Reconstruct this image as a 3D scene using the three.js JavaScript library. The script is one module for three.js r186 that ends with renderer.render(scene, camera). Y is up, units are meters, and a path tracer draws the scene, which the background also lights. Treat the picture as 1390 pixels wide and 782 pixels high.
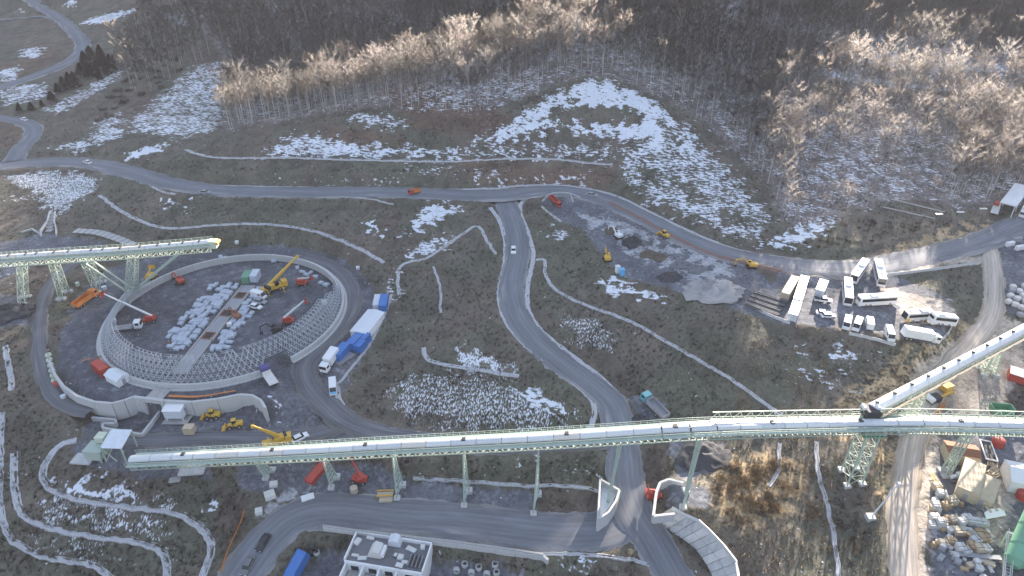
import * as THREE from 'three';
import { mergeGeometries } from 'three/addons/utils/BufferGeometryUtils.js';
import { RoundedBoxGeometry } from 'three/addons/geometries/RoundedBoxGeometry.js';
import { createNoise2D } from 'simplex-noise';

// ------------------------------------------------------------ camera, sky, sun, exposure
const scene = new THREE.Scene();
const W0 = 1390, H0 = 782, FOCAL = 927, TILT = 32 * Math.PI / 180, EYE = 120;
const camera = new THREE.PerspectiveCamera(2 * Math.atan(H0 / 2 / FOCAL) * 180 / Math.PI, W0 / H0, 1, 4000);
camera.position.set(0, EYE, 0);
camera.rotation.set(-TILT, 0, 0);

const SUN_AZ = 27 * Math.PI / 180, SUN_EL = 13.5 * Math.PI / 180;       // low winter sun ahead and to the right
const sunDir = new THREE.Vector3(Math.sin(SUN_AZ) * Math.cos(SUN_EL), Math.sin(SUN_EL), -Math.cos(SUN_AZ) * Math.cos(SUN_EL));
// a clear winter sky: pale and hazy at the horizon, blue overhead, brighter round the sun
const skyTex = (() => {
  const w = 512, h = 256, d = new Float32Array(w * h * 4);
  for (let y = 0; y < h; y++) for (let x = 0; x < w; x++) {
    const el = ((y + 0.5) / h - 0.5) * Math.PI, az = ((x + 0.5) / w - 0.5) * 2 * Math.PI, dx = Math.cos(az) * Math.cos(el), dy = Math.sin(el), dz = Math.sin(az) * Math.cos(el);
    const up = Math.max(0, dy), k = Math.exp(-up * 4.2), c = dx * sunDir.x + dy * sunDir.y + dz * sunDir.z, glow = 0.5 * Math.exp((c - 1) * 9) + 0.9 * Math.exp((c - 1) * 60);
    const o = (y * w + x) * 4;
    d[o] = 0.107 + 0.14 * k + glow * 0.42; d[o + 1] = 0.140 + 0.136 * k + glow * 0.37; d[o + 2] = 0.205 + 0.118 * k + glow * 0.31; d[o + 3] = 1;
  }
  const t = new THREE.DataTexture(d, w, h, THREE.RGBAFormat, THREE.FloatType); t.mapping = THREE.EquirectangularReflectionMapping; t.magFilter = t.minFilter = THREE.LinearFilter; t.needsUpdate = true; return t;
})();
scene.background = skyTex; scene.environment = skyTex;
const sun = new THREE.DirectionalLight(new THREE.Color(1.0, 0.88, 0.76), 5);
sun.name = 'sun_light';
sun.position.copy(sunDir).multiplyScalar(900).add(new THREE.Vector3(0, 0, -200));
sun.target.position.set(0, 0, -200);
sun.castShadow = true; sun.shadow.mapSize.set(4096, 4096);
Object.assign(sun.shadow.camera, { left: -500, right: 500, top: 500, bottom: -500, near: 10, far: 2500 });
scene.add(sun, sun.target);
const renderer = new THREE.WebGLRenderer({ antialias: true });
renderer.toneMapping = THREE.LinearToneMapping;
renderer.toneMappingExposure = 5.0;
renderer.shadowMap.enabled = true;
scene.fog = new THREE.FogExp2(new THREE.Color(0.80, 0.80, 0.86), 0.00009);

// ------------------------------------------------------------ small helpers
let seed_ = 12345;
const rnd = () => { seed_ = (seed_ + 0x6d2b79f5) | 0; let t = Math.imul(seed_ ^ (seed_ >>> 15), 1 | seed_); t = (t + Math.imul(t ^ (t >>> 7), 61 | t)) ^ t; return ((t ^ (t >>> 14)) >>> 0) / 4294967296; };
const rr = (a, b) => a + (b - a) * rnd();
const noise = createNoise2D(rnd), noiseB = createNoise2D(rnd);
const clamp = (x, a = 0, b = 1) => Math.min(b, Math.max(a, x));
const smooth = (a, b, x) => { const t = clamp((x - a) / (b - a)); return t * t * (3 - 2 * t); };
const lerp = (a, b, t) => a + (b - a) * t;
const CT = Math.cos(TILT), ST = Math.sin(TILT);
const ray = (px, py) => { const dx = (px - W0 / 2) / FOCAL, dy = -(py - H0 / 2) / FOCAL; return [dx, dy * CT - ST, -dy * ST - CT]; };
const atLevel = (px, py, e) => { const d = ray(px, py), t = (e - EYE) / d[1]; return [d[0] * t, e, d[2] * t]; };     // the point of the place at level e seen there
const atZ = (px, py, z) => { const d = ray(px, py), t = z / d[2]; return [d[0] * t, EYE + d[1] * t, z]; };

// ------------------------------------------------------------ the lie of the land: surveyed levels (image column, row, metres above the dome pad)
const LEVELS = [
  // near, left to right
  [-250, 900, -17], [100, 900, -17], [500, 900, -15], [900, 900, -11], [1250, 900, -9], [1650, 900, -9],
  [-120, 770, -13], [60, 770, -14], [150, 740, -12], [250, 770, -13], [120, 700, -9.5], [30, 690, -9], [250, 690, -8.5], [120, 650, -6], [330, 690, -8], [60, 620, -5],
  [150, 625, -4.5], [250, 640, -5], [350, 640, -6], [480, 650, -7], [600, 660, -7.5], [700, 670, -7.5], [790, 680, -7], [620, 632, -4.5], [750, 630, -4.5],
  [560, 705, -8], [700, 718, -8.2], [820, 725, -8.5], [900, 760, -9.2], [410, 695, -8], [350, 760, -9.5], [850, 660, -7], [845, 610, -5], [835, 570, -3.5],
  [-150, 560, -2], [-100, 430, 2], [20, 560, -3], [100, 580, -4], [200, 590, -4.5], [300, 590, -4.2], [420, 595, -4], [540, 596, -4.2], [680, 600, -4.6], [780, 592, -4.4],
  [940, 690, -3.5], [1000, 720, -3], [1040, 680, -3], [1080, 760, -9], [960, 620, -5], [1060, 610, -4], [1130, 650, -4], [1150, 695, -7], [1140, 740, -9], [1178, 636, -1.9], [1194, 720, -5],
  [1060, 565, -3], [1150, 545, -1.5], [1190, 570, -1.2],
  // right yard and haul road
  [1240, 600, -1.6], [1226, 700, -2.6], [1228, 780, -3], [1300, 640, -3], [1300, 720, -3], [1380, 640, -3], [1380, 740, -3], [1450, 640, -3], [1500, 760, -3],
  [1290, 500, 0.3], [1330, 460, 1.3], [1350, 410, 3], [1345, 360, 4.6], [1390, 520, 0], [1390, 400, 3.6], [1460, 400, 3.6], [1250, 520, 0.6], [1300, 420, 3.4],
  // slopes in the middle
  [560, 570, -3.4], [480, 545, -3], [520, 480, -0.5], [560, 420, 1.5], [600, 500, -1], [700, 500, -1.2], [640, 430, 2], [620, 350, 5.5], [560, 300, 8], [480, 390, 2], [440, 320, 4.5], [520, 340, 4.5],
  [380, 300, 5.5], [300, 300, 5.5], [220, 290, 6.5], [150, 260, 8.5], [120, 300, 5], [60, 320, 3.5], [20, 300, 5], [0, 360, 3], [-120, 300, 6],
  [770, 560, -3], [790, 530, -1.5], [760, 492, 0], [700, 430, 2], [692, 385, 3.6], [702, 335, 5.8], [692, 280, 8.2],
  [760, 420, 3.8], [820, 450, 3], [900, 480, 2], [950, 530, -1], [880, 540, -2.2], [1000, 500, 1.2], [1100, 500, 1], [1050, 450, 4.6], [900, 400, 6.2], [800, 370, 6.4], [760, 320, 7.2], [1180, 490, 1],
  // yards along the right road
  [760, 275, 8.6], [830, 330, 7], [900, 350, 6.8], [960, 380, 6.6], [880, 375, 6.5], [1030, 410, 5.4], [1100, 410, 5], [1180, 410, 5], [1240, 440, 5], [1200, 460, 4.8], [1270, 400, 5],
  // upper road
  [30, 175, 12], [10, 212, 11.5], [100, 219, 11], [200, 240, 10.5], [300, 258, 10], [450, 259, 9.7], [600, 262, 9.4], [740, 256, 9.2], [830, 275, 9], [900, 307, 8.4], [980, 342, 7.4], [1100, 360, 6.3], [1220, 352, 5.9], [1330, 326, 5.9], [1390, 300, 7],
  // above the road
  [260, 206, 16.5], [400, 214, 16.2], [600, 219, 16], [760, 216, 16], [840, 226, 15.5], [900, 270, 12], [980, 310, 9.8], [1040, 335, 8], [1120, 335, 8], [1250, 315, 8], [1340, 295, 8],
  [160, 200, 13], [200, 170, 16], [300, 180, 19], [440, 185, 20.5], [560, 190, 20.5], [650, 190, 21], [740, 150, 29.5], [800, 112, 37], [880, 145, 31], [800, 170, 23], [930, 200, 19.5], [1000, 240, 14.5], [1040, 290, 10.5],
  // crest of the wooded ridge
  [350, 168, 21], [430, 150, 25], [520, 128, 30], [600, 105, 35], [680, 75, 40], [760, 40, 44], [820, 24, 44], [900, 40, 42], [980, 30, 41], [700, 120, 33], [620, 150, 28], [1000, 100, 31], [1060, 60, 33],
  // hollow and slope behind the ridge
  [280, 120, 17], [250, 60, 24], [330, 60, 24], [430, 60, 25], [520, 40, 29], [600, 8, 36], [420, 0, 38], [200, 0, 36],
  [60, 105, 17.5], [10, 118, 17], [-120, 120, 18], [100, 40, 26], [60, 14, 29.5], [20, 0, 31], [-150, 20, 30], [120, 130, 17], [80, 150, 14.5], [180, 90, 23],
  // right hand hills
  [1040, 180, 21], [1100, 250, 12.5], [1100, 300, 8.5], [1180, 220, 14.5], [1250, 180, 17], [1250, 260, 10.5], [1330, 220, 13], [1380, 250, 10], [1480, 250, 10], [1340, 160, 17.5],
  [1060, 76, 29], [1180, 93, 24.5], [1280, 103, 22.5], [1390, 104, 22], [1550, 104, 22], [1120, 140, 22], [1250, 130, 21], [1390, 130, 19.5], [1120, 40, 33], [1200, 40, 31], [1300, 40, 30], [1390, 40, 29], [1550, 30, 31],
  [1000, 5, 42], [1100, 5, 38], [1250, 5, 36], [1390, 5, 35],
].map(([px, py, e]) => { const p = atLevel(px, py, e); return [p[0], p[2], e]; });
// the hollow behind the crest
for (const [px, py, e] of [[350, 168, 21], [430, 150, 25], [520, 128, 30], [600, 105, 35], [680, 75, 40]]) { const p = atLevel(px, py, e); LEVELS.push([p[0] - 8, p[2] - 42, e - 10]); }
// beyond the frame: the hillside goes on to a mountain ahead that ends where the valley on the right opens
for (const x of [-900, -600, -350]) LEVELS.push([x, -560, 58], [x, -660, 116], [x, -800, 114], [x, -1000, 120]);
LEVELS.push([-200, -560, 60], [0, -560, 64], [110, -570, 66], [220, -590, 68], [-200, -660, 117], [-60, -660, 118], [60, -660, 119], [110, -660, 124], [150, -660, 129], [200, -670, 135], [240, -675, 152], [270, -680, 157], [300, -685, 157], [318, -690, 146], [334, -690, 112], [352, -690, 100], [-100, -820, 120], [150, -860, 150], [0, -1000, 140]);
LEVELS.push([385, -660, 116], [460, -660, 124], [540, -660, 124], [640, -640, 120], [440, -760, 124], [560, -860, 124], [700, -800, 92], [600, -1000, 92], [900, -700, 90], [900, -300, 20], [900, 0, 5], [500, -250, 11], [600, -450, 27], [360, -100, -7], [400, 40, -9]);
LEVELS.push([-420, -250, 9], [-800, -300, 15], [-360, -100, -8], [-400, 100, -18], [0, 100, -18], [-900, 100, -10], [0, -20, -18], [400, 150, -10]);
const MQ = 144;                                           // softening of the interpolation, m2
const phi = (x, z, x2, z2) => Math.sqrt((x - x2) ** 2 + (z - z2) ** 2 + MQ);
const weights = (() => {
  const n = LEVELS.length, N = n + 1, A = [];
  for (let i = 0; i < n; i++) { const r = new Float64Array(N + 1); for (let j = 0; j < n; j++) r[j] = phi(LEVELS[i][0], LEVELS[i][1], LEVELS[j][0], LEVELS[j][1]); r[i] -= 4; r[n] = 1; r[N] = LEVELS[i][2]; A.push(r); }
  const l = new Float64Array(N + 1); l.fill(1, 0, n); A.push(l);
  for (let c = 0; c < N; c++) {
    let p = c; for (let r = c + 1; r < N; r++) if (Math.abs(A[r][c]) > Math.abs(A[p][c])) p = r;
    [A[c], A[p]] = [A[p], A[c]];
    for (let r = c + 1; r < N; r++) { const k = A[r][c] / A[c][c]; if (k) for (let j = c; j <= N; j++) A[r][j] -= k * A[c][j]; }
  }
  const w = new Float64Array(N);
  for (let r = N - 1; r >= 0; r--) { let s = A[r][N]; for (let j = r + 1; j < N; j++) s -= A[r][j] * w[j]; w[r] = s / A[r][r]; }
  return w;
})();
const rawHeight = (x, z) => { let s = weights[LEVELS.length]; for (let i = 0; i < LEVELS.length; i++) s += weights[i] * phi(x, z, LEVELS[i][0], LEVELS[i][1]); return s; };

// one grid of levels: fine near the camera, wider rows far off
const GX0 = -500, GX1 = 500, NX = 1001, GZ = [];
for (let z = -72; z > -710;) { GZ.push(z); z -= z > -300 ? 0.9 : lerp(0.9, 4, clamp((-z - 300) / 200)); }
const NZ = GZ.length, GH = new Float32Array(NX * NZ);
const gx = (i) => GX0 + (GX1 - GX0) * i / (NX - 1);
{ // interpolate on a coarser lattice first
  const cx = 126, cs = 8, cz = 84, c0 = -60, C = new Float32Array(cx * cz);
  for (let j = 0; j < cz; j++) for (let i = 0; i < cx; i++) C[j * cx + i] = rawHeight(GX0 + i * cs, c0 - j * cs);
  const cub = (a, b, c, d, t) => b + 0.5 * t * (c - a + t * (2 * a - 5 * b + 4 * c - d + t * (3 * (b - c) + d - a)));
  const g = (i, j) => C[clamp(j, 0, cz - 1) * cx + clamp(i, 0, cx - 1)];
  for (let j = 0; j < NZ; j++) for (let i = 0; i < NX; i++) {
    const u = (gx(i) - GX0) / cs, v = (c0 - GZ[j]) / cs, a = Math.floor(u), b = Math.floor(v), s = u - a, t = v - b;
    GH[j * NX + i] = cub(...[-1, 0, 1, 2].map((k) => cub(g(a - 1, b + k), g(a, b + k), g(a + 1, b + k), g(a + 2, b + k), s)), t);
  }
}
const rowOf = (z) => { let a = 0, b = NZ - 1; while (b - a > 1) { const m = (a + b) >> 1; if (GZ[m] > z) a = m; else b = m; } return a; };
function height(x, z) {
  const u = clamp((x - GX0) / (GX1 - GX0) * (NX - 1), 0, NX - 1.001), i = Math.floor(u), s = u - i, j = rowOf(clamp(z, GZ[NZ - 1] + 0.01, GZ[0])), t = clamp((z - GZ[j]) / (GZ[j + 1] - GZ[j]));
  const k = j * NX + i;
  return lerp(lerp(GH[k], GH[k + 1], s), lerp(GH[k + NX], GH[k + NX + 1], s), t);
}
// the point of the ground seen at an image position, found by walking along the line of sight
function at(px, py, up = 0) {
  const d = ray(px, py);
  let t = 70, step = 2;
  for (; t < 1500; t += step) { if (EYE + d[1] * t < height(d[0] * t, d[2] * t) + up) break; }
  let a = t - step, b = t;
  for (let k = 0; k < 18; k++) { const m = (a + b) / 2; if (EYE + d[1] * m < height(d[0] * m, d[2] * m) + up) b = m; else a = m; }
  return new THREE.Vector3(d[0] * a, EYE + d[1] * a, d[2] * a);
}
const flat = (list) => list.map(([px, py]) => { const p = at(px, py); return [p.x, p.z]; });
function inside(poly, x, z) { let c = false; for (let i = 0, j = poly.length - 1; i < poly.length; j = i++) { const [a, b] = poly[i], [p, q] = poly[j]; if ((b > z) !== (q > z) && x < (p - a) * (z - b) / (q - b) + a) c = !c; } return c; }
function edgeDist(poly, x, z, closed = true) {
  let m = 1e9;
  for (let i = 0; i < poly.length - (closed ? 0 : 1); i++) {
    const [a, b] = poly[i], [p, q] = poly[(i + 1) % poly.length], l = (p - a) ** 2 + (q - b) ** 2, t = l ? clamp(((x - a) * (p - a) + (z - b) * (q - b)) / l) : 0;
    m = Math.min(m, (x - a - t * (p - a)) ** 2 + (z - b - t * (q - b)) ** 2);
  }
  return Math.sqrt(m);
}
const bounds = (poly, m) => { let a = 1e9, b = -1e9, c = 1e9, d = -1e9; for (const [x, z] of poly) { a = Math.min(a, x); b = Math.max(b, x); c = Math.min(c, z); d = Math.max(d, z); } return [a - m, b + m, c - m, d + m]; };
let editRow = 0;
function editGrid([x0, x1, z0, z1], f) {
  for (let j = rowOf(Math.min(z1, GZ[0])); j < NZ; j++) { const z = GZ[j]; editRow = j; if (z < z0) break; if (z > z1) continue; for (let i = Math.max(0, Math.floor((x0 - GX0) / (GX1 - GX0) * (NX - 1))); i < NX; i++) { const x = gx(i); if (x > x1) break; const k = j * NX + i; GH[k] = f(x, z, GH[k]); } }
}
// level a yard to one height, with a bank round it
function level(poly, e, bank) { editGrid(bounds(poly, bank), (x, z, h) => { if (inside(poly, x, z)) return e; return lerp(e, h, smooth(0, bank, edgeDist(poly, x, z))); }); }

// ------------------------------------------------------------ materials
const mat = (r, g, b, rough = 0.8, extra = {}) => new THREE.MeshStandardMaterial({ color: new THREE.Color().setRGB(r, g, b), roughness: rough, ...extra });
const LUT = new Uint8Array(4097); for (let i = 0; i <= 4096; i++) { const c = i / 4096; LUT[i] = Math.round(255 * (c <= 0.0031308 ? 12.92 * c : 1.055 * c ** (1 / 2.4) - 0.055)); }
const s8 = (c) => LUT[clamp(Math.round(c * 4096), 0, 4096)];
function dataTex(w, h, data, srgb, rx = 1, ry = 1) {
  const t = new THREE.DataTexture(data, w, h, THREE.RGBAFormat); t.magFilter = THREE.LinearFilter; t.minFilter = THREE.LinearMipmapLinearFilter; t.generateMipmaps = true;
  t.wrapS = t.wrapT = THREE.RepeatWrapping; t.repeat.set(rx, ry); if (srgb) t.colorSpace = THREE.SRGBColorSpace; t.needsUpdate = true; return t;
}
// tiling noise: value noise on a wrapped lattice
function tileNoise(n, cells, gain = 0.55, oct = 5) {
  const out = new Float32Array(n * n); let amp = 1, sum = 0;
  for (let o = 0, c = cells; o < oct && c <= n; o++, c *= 2, amp *= gain) {
    const L = new Float32Array(c * c).map(() => rnd()); sum += amp;
    for (let y = 0; y < n; y++) { const v = y / n * c, j = Math.floor(v), t = smooth(0, 1, v - j), j1 = (j + 1) % c; for (let x = 0; x < n; x++) { const u = x / n * c, i = Math.floor(u), s = smooth(0, 1, u - i), i1 = (i + 1) % c; out[y * n + x] += amp * lerp(lerp(L[j * c + i], L[j * c + i1], s), lerp(L[j1 * c + i], L[j1 * c + i1], s), t); } }
  }
  for (let i = 0; i < out.length; i++) out[i] /= sum;
  return out;
}
const TN = tileNoise(512, 8, 0.72, 6), TN2 = tileNoise(256, 6, 0.6, 5);
const greyTex = (n, arr, lo, hi, rx, ry) => { const d = new Uint8Array(n * n * 4); for (let i = 0; i < n * n; i++) { const v = clamp((arr[i] - lo) / (hi - lo)) * 255; d[i * 4] = d[i * 4 + 1] = d[i * 4 + 2] = v; d[i * 4 + 3] = 255; } return dataTex(n, n, d, false, rx, ry); };
const colorTex = (n, f, rx = 1, ry = 1) => { const d = new Uint8Array(n * n * 4); for (let y = 0; y < n; y++) for (let x = 0; x < n; x++) { const c = f(x / n, y / n, y * n + x), i = (y * n + x) * 4; d[i] = s8(c[0]); d[i + 1] = s8(c[1]); d[i + 2] = s8(c[2]); d[i + 3] = 255; } return dataTex(n, n, d, true, rx, ry); };

// ------------------------------------------------------------ roads: lines along their middle, levelled into the ground
const ROADS = [
  // name, width, tone, points
  ['haul_road', 11.5, 'grey', [[-60, 232], [0, 224], [60, 219], [120, 221], [180, 234], [235, 249], [300, 258], [400, 260], [500, 260], [600, 263], [680, 264], [740, 258], [790, 262], [830, 274], [880, 298], [930, 323], [980, 342], [1040, 354], [1100, 361], [1160, 363], [1220, 354], [1280, 340], [1335, 326], [1380, 306], [1440, 280]]],
  ['hairpin_road', 9, 'grey', [[-60, 158], [0, 160], [28, 164], [44, 172], [42, 186], [26, 202], [18, 218]]],
  ['winding_road', 9.5, 'grey', [[684, 262], [690, 285], [701, 318], [702, 350], [694, 385], [699, 422], [722, 457], [760, 490], [803, 520], [829, 545], [841, 577], [847, 620], [851, 655], [862, 695], [892, 742], [925, 800]]],
  ['lower_road', 11.5, 'grey', [[300, 830], [335, 770], [365, 728], [395, 702], [430, 692], [480, 693], [540, 699], [620, 706], [700, 716], [780, 722], [830, 715], [852, 690], [853, 664]]],
  ['dome_access_road', 7.5, 'mud', [[838, 590], [780, 597], [700, 602], [620, 601], [560, 596], [510, 588], [470, 572], [440, 548], [420, 525], [415, 500], [440, 468], [466, 432], [476, 398], [468, 372], [445, 350], [410, 338]]],
  ['site_track', 6, 'mud', [[470, 575], [420, 590], [350, 594], [280, 593], [215, 598], [170, 596]]],
  ['perimeter_track', 4.6, 'mud', [[115, 346], [80, 372], [62, 396], [54, 430], [53, 470], [58, 505], [70, 535], [92, 556], [125, 566]]],
  ['valley_road', 6.5, 'tan', [[1340, 322], [1346, 350], [1350, 395], [1346, 428], [1322, 462], [1290, 498], [1258, 545], [1243, 590], [1232, 640], [1226, 700], [1227, 760], [1232, 830]]],
  ['hill_road', 6, 'grey', [[1040, 70], [1090, 79], [1150, 89], [1210, 99], [1260, 104], [1320, 105], [1440, 104]]],
  ['hill_road', 6, 'grey', [[978, 27], [990, 17], [1010, 4], [1040, -10]]],
  ['upper_road', 10, 'grey', [[10, -20], [48, 4], [78, 22], [100, 42], [112, 58], [108, 72], [92, 84], [60, 98], [20, 112], [-50, 132]]],
  ['side_path', 4, 'grey', [[-40, 25], [20, 25], [50, 23], [78, 28]]],
].map(([name, width, tone, pts]) => ({ name, width, tone, pts }));
// drainage channels and stone kerbs: width, points
const DRAINS = [
  [1.3, [[252, 203], [268, 209], [300, 214], [400, 214], [500, 217], [600, 219], [700, 215], [760, 216], [832, 223]]],
  [1.3, [[135, 265], [170, 290], [215, 308], [240, 310], [300, 305], [370, 305], [430, 315], [480, 333], [522, 357]]],
  [1.1, [[543, 402], [540, 380], [546, 360], [580, 350], [600, 337], [625, 320], [648, 307], [660, 325], [673, 345]]],
  [0.8, [[588, 362], [597, 390], [598, 425]]],
  [1.3, [[575, 472], [579, 486], [600, 494], [650, 502], [705, 511]]],
  [1.1, [[727, 351], [738, 352], [741, 375], [760, 397], [800, 416], [850, 434], [900, 461], [950, 490], [1000, 520], [1062, 564]]],
  [1.8, [[105, 597], [80, 606], [58, 642], [66, 660], [110, 677], [180, 687], [240, 696], [272, 715], [287, 742], [270, 800]]],
  [1.8, [[20, 615], [20, 660], [30, 695], [60, 712], [120, 725], [200, 738], [222, 752], [228, 800]]],
  [1.4, [[3, 560], [1, 640], [1, 690], [15, 730], [60, 755], [130, 768], [165, 800]]],
  [1.5, [[7, 470], [12, 500], [16, 530]]],
  [1.0, [[1108, 600], [1110, 640], [1124, 690], [1134, 740], [1140, 800]]],
  [0.9, [[1058, 602], [1056, 640], [1044, 660]]],
  [0.9, [[165, 240], [195, 246], [215, 262], [240, 268]]],
  [0.7, [[350, 266], [420, 267], [480, 271], [535, 279]]],
  [0.8, [[60, 310], [66, 296], [70, 285]]],
  [1.5, [[455, 520], [462, 545], [474, 562], [510, 578], [580, 588], [660, 594], [740, 596], [790, 588], [806, 566], [806, 548], [786, 526], [740, 490], [705, 462], [684, 432], [678, 400], [684, 365], [686, 330], [678, 300], [665, 282]]],
  [1.5, [[838, 532], [812, 505], [770, 474], [735, 446], [718, 420], [716, 390], [724, 345], [716, 312], [706, 284], [712, 272], [735, 268]]],
  [0.8, [[460, 521], [500, 470], [520, 430], [532, 400]]],
  [0.9, [[560, 645], [640, 650], [730, 657], [812, 664]]],
  [0.8, [[715, 754], [790, 757], [850, 762], [905, 775]]],
  [1.2, [[250, 250], [300, 248], [420, 250], [560, 253], [640, 252], [700, 246], [760, 246], [800, 251], [840, 262], [880, 282], [940, 312], [1000, 336], [1080, 350]]],
];
const curveOf = (xz, step) => {
  const c = new THREE.CatmullRomCurve3(xz.map(([x, z]) => new THREE.Vector3(x, 0, z)), false, 'centripetal'), n = Math.max(4, Math.round(c.getLength() / step));
  return c.getSpacedPoints(n);
};
const LINES0 = ROADS.map((r) => flat(r.pts)), DLINES0 = DRAINS.map((d) => flat(d[1]));
// yards, levelled
const YARDS = [
  { name: 'dome_pad', e: 0, bank: 7, px: [[105, 440], [92, 420], [108, 388], [150, 352], [215, 336], [300, 331], [380, 333], [440, 350], [478, 380], [482, 415], [470, 450], [440, 490], [415, 520], [370, 535], [300, 532], [240, 530], [200, 540], [170, 535], [140, 520], [122, 490]] },
  { name: 'coach_yard', e: 5, bank: 6, px: [[1008, 408], [1060, 372], [1100, 376], [1160, 376], [1210, 372], [1262, 392], [1290, 412], [1293, 440], [1278, 466], [1240, 474], [1180, 455], [1120, 447], [1070, 440]] },
  { name: 'conveyor_yard', e: -7.4, bank: 5, px: [[545, 650], [640, 656], [720, 662], [728, 695], [640, 683], [560, 675], [470, 664], [420, 668], [380, 664], [325, 650], [320, 628], [420, 625], [500, 640]] },
  { name: 'building_yard', e: -13, bank: 2.2, px: [[440, 742], [500, 748], [600, 757], [690, 768], [735, 790], [700, 850], [380, 850], [400, 770]] },
  { name: 'material_yard', e: -3, bank: 6, px: [[1265, 590], [1330, 585], [1420, 590], [1480, 680], [1480, 830], [1262, 830], [1262, 700], [1258, 640]] },
];
for (const y of YARDS) { y.poly = flat(y.px); level(y.poly, y.e, y.bank); }
{ const c = []; for (let i = 0; i < 64; i++) { const a = i / 64 * Math.PI * 2; c.push([-89.6 + 46 * Math.cos(a), -176 + 45 * Math.sin(a)]); } level(c, 0, 5); YARDS[0].poly2 = c; }
const flatL = (list, e) => list.map(([px, py]) => { const p = atLevel(px, py, e); return [p[0], p[2]]; });
level(flat([[889, 690], [893, 668], [899, 657], [925, 655], [955, 660], [960, 690], [940, 700], [915, 698]]), -3.6, 2);
// levels along each road, then the road bed pressed into the grid
ROADS.forEach((r, k) => {
  const p = curveOf(LINES0[k], 1.6), n = p.length, h = p.map((q) => height(q.x, q.z));
  for (let pass = 0; pass < 3; pass++) { const s = h.slice(); for (let i = 0; i < n; i++) { let a = 0, m = 0; for (let j = -5; j <= 5; j++) { const q = s[clamp(i + j, 0, n - 1)]; a += q; m++; } h[i] = a / m; } }
  p.forEach((q, i) => { q.y = h[i]; });
  r.line = p;
  const D = new Float32Array(NX * NZ).fill(1e9), E = new Float32Array(NX * NZ), bank = 5, R = r.width / 2 + bank;
  p.forEach((q) => editGrid([q.x - R, q.x + R, q.z - R, q.z + R], (x, z, g) => { const d = Math.hypot(x - q.x, z - q.z), i = Math.round((x - GX0) / (GX1 - GX0) * (NX - 1)), j = editRow, at_ = j * NX + i; if (d < D[at_]) { D[at_] = d; E[at_] = q.y; } return g; }));
  for (let i = 0; i < D.length; i++) if (D[i] < R) GH[i] = lerp(E[i] - 0.3, GH[i], smooth(r.width / 2 + 0.5, R, D[i]));
  r.D = D; r.E = E;
});
for (const r of ROADS) for (let i = 0; i < GH.length; i++) if (r.D[i] < r.width / 2 + 0.6) GH[i] = Math.min(GH[i], r.E[i] - 0.3);
for (const r of ROADS) r.D = r.E = null;

// the pit in front of the dome wall, and the bed under the panel slope
level(flatL([[104, 560], [128, 567], [152, 569], [168, 565], [181, 560], [222, 565], [260, 567], [295, 563], [325, 557], [344, 559], [366, 570], [340, 582], [200, 592], [140, 586], [110, 578]], -4.3), -4.3, 1.6);
level(flatL([[150, 572], [182, 566], [216, 566], [192, 587], [158, 581]], -5.6), -5.6, 0.8);
const SLOPE_LOW = flatL([[887, 703], [905, 718], [925, 731], [942, 744], [956, 762], [968, 785], [978, 812]], -8.6), SLOPE_TOP = flatL([[912, 690], [930, 700], [948, 708], [963, 722], [982, 742], [999, 764], [1004, 800]], -3.6);
{ const poly = [...SLOPE_LOW, ...SLOPE_TOP.slice().reverse()]; editGrid(bounds(poly, 1), (x, z, h) => { const a = edgeDist(SLOPE_LOW, x, z, false), b = edgeDist(SLOPE_TOP, x, z, false); if (inside(poly, x, z)) return lerp(-9.4, -4.6, a / (a + b)); if (Math.min(a, b) < 1) return Math.min(h, b < a ? -3.6 : -8.9); return h; }); }

// ------------------------------------------------------------ what the ground is made of, by zone
const RX0 = -500, RZ0 = -710, RW = 1001, RH = 640;        // rasters of one metre
const raster = () => new Float32Array(RW * RH).fill(-9);
function zoneInto(A, poly) { // signed distance to the edge, metres, capped
  const [x0, x1, z0, z1] = bounds(poly, 8);
  for (let j = Math.max(0, Math.floor(z0 - RZ0)); j < RH && j + RZ0 <= z1; j++) for (let i = Math.max(0, Math.floor(x0 - RX0)); i < RW && i + RX0 <= x1; i++) {
    const x = i + RX0, z = j + RZ0, d = Math.min(edgeDist(poly, x, z), 9) * (inside(poly, x, z) ? 1 : -1), k = j * RW + i;
    if (d > A[k]) A[k] = d;
  }
}
const sample = (A, x, z) => { const u = clamp(x - RX0, 0, RW - 1.001), v = clamp(z - RZ0, 0, RH - 1.001), i = u | 0, j = v | 0, s = u - i, t = v - j, k = j * RW + i; return lerp(lerp(A[k], A[k + 1], s), lerp(A[k + RW], A[k + RW + 1], s), t); };
const Z = { gravel: raster(), pale: raster(), dirt: raster(), tan: raster(), straw: raster(), wood: raster(), rust: raster(), slag: raster() };
zoneInto(Z.slag, YARDS[0].poly2);
for (const y of YARDS) zoneInto(Z.gravel, y.poly);
zoneInto(Z.gravel, YARDS[0].poly2);
const zone = (A, ...lists) => { for (const l of lists) zoneInto(A, flat(l)); };
const WOOD_PX = [[308, 178], [330, 172], [420, 160], [490, 146], [560, 150], [640, 158], [700, 135], [745, 118], [790, 104], [840, 108], [900, 135], [950, 165], [1000, 205], [1045, 255], [1062, 300], [1110, 312], [1150, 285], [1230, 268], [1300, 283], [1345, 276], [1400, 262], [1440, 240], [1440, -36], [240, -36], [255, 20], [290, 60], [312, 90]];
const WOOD = flat(WOOD_PX);
zoneInto(Z.wood, WOOD);
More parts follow.
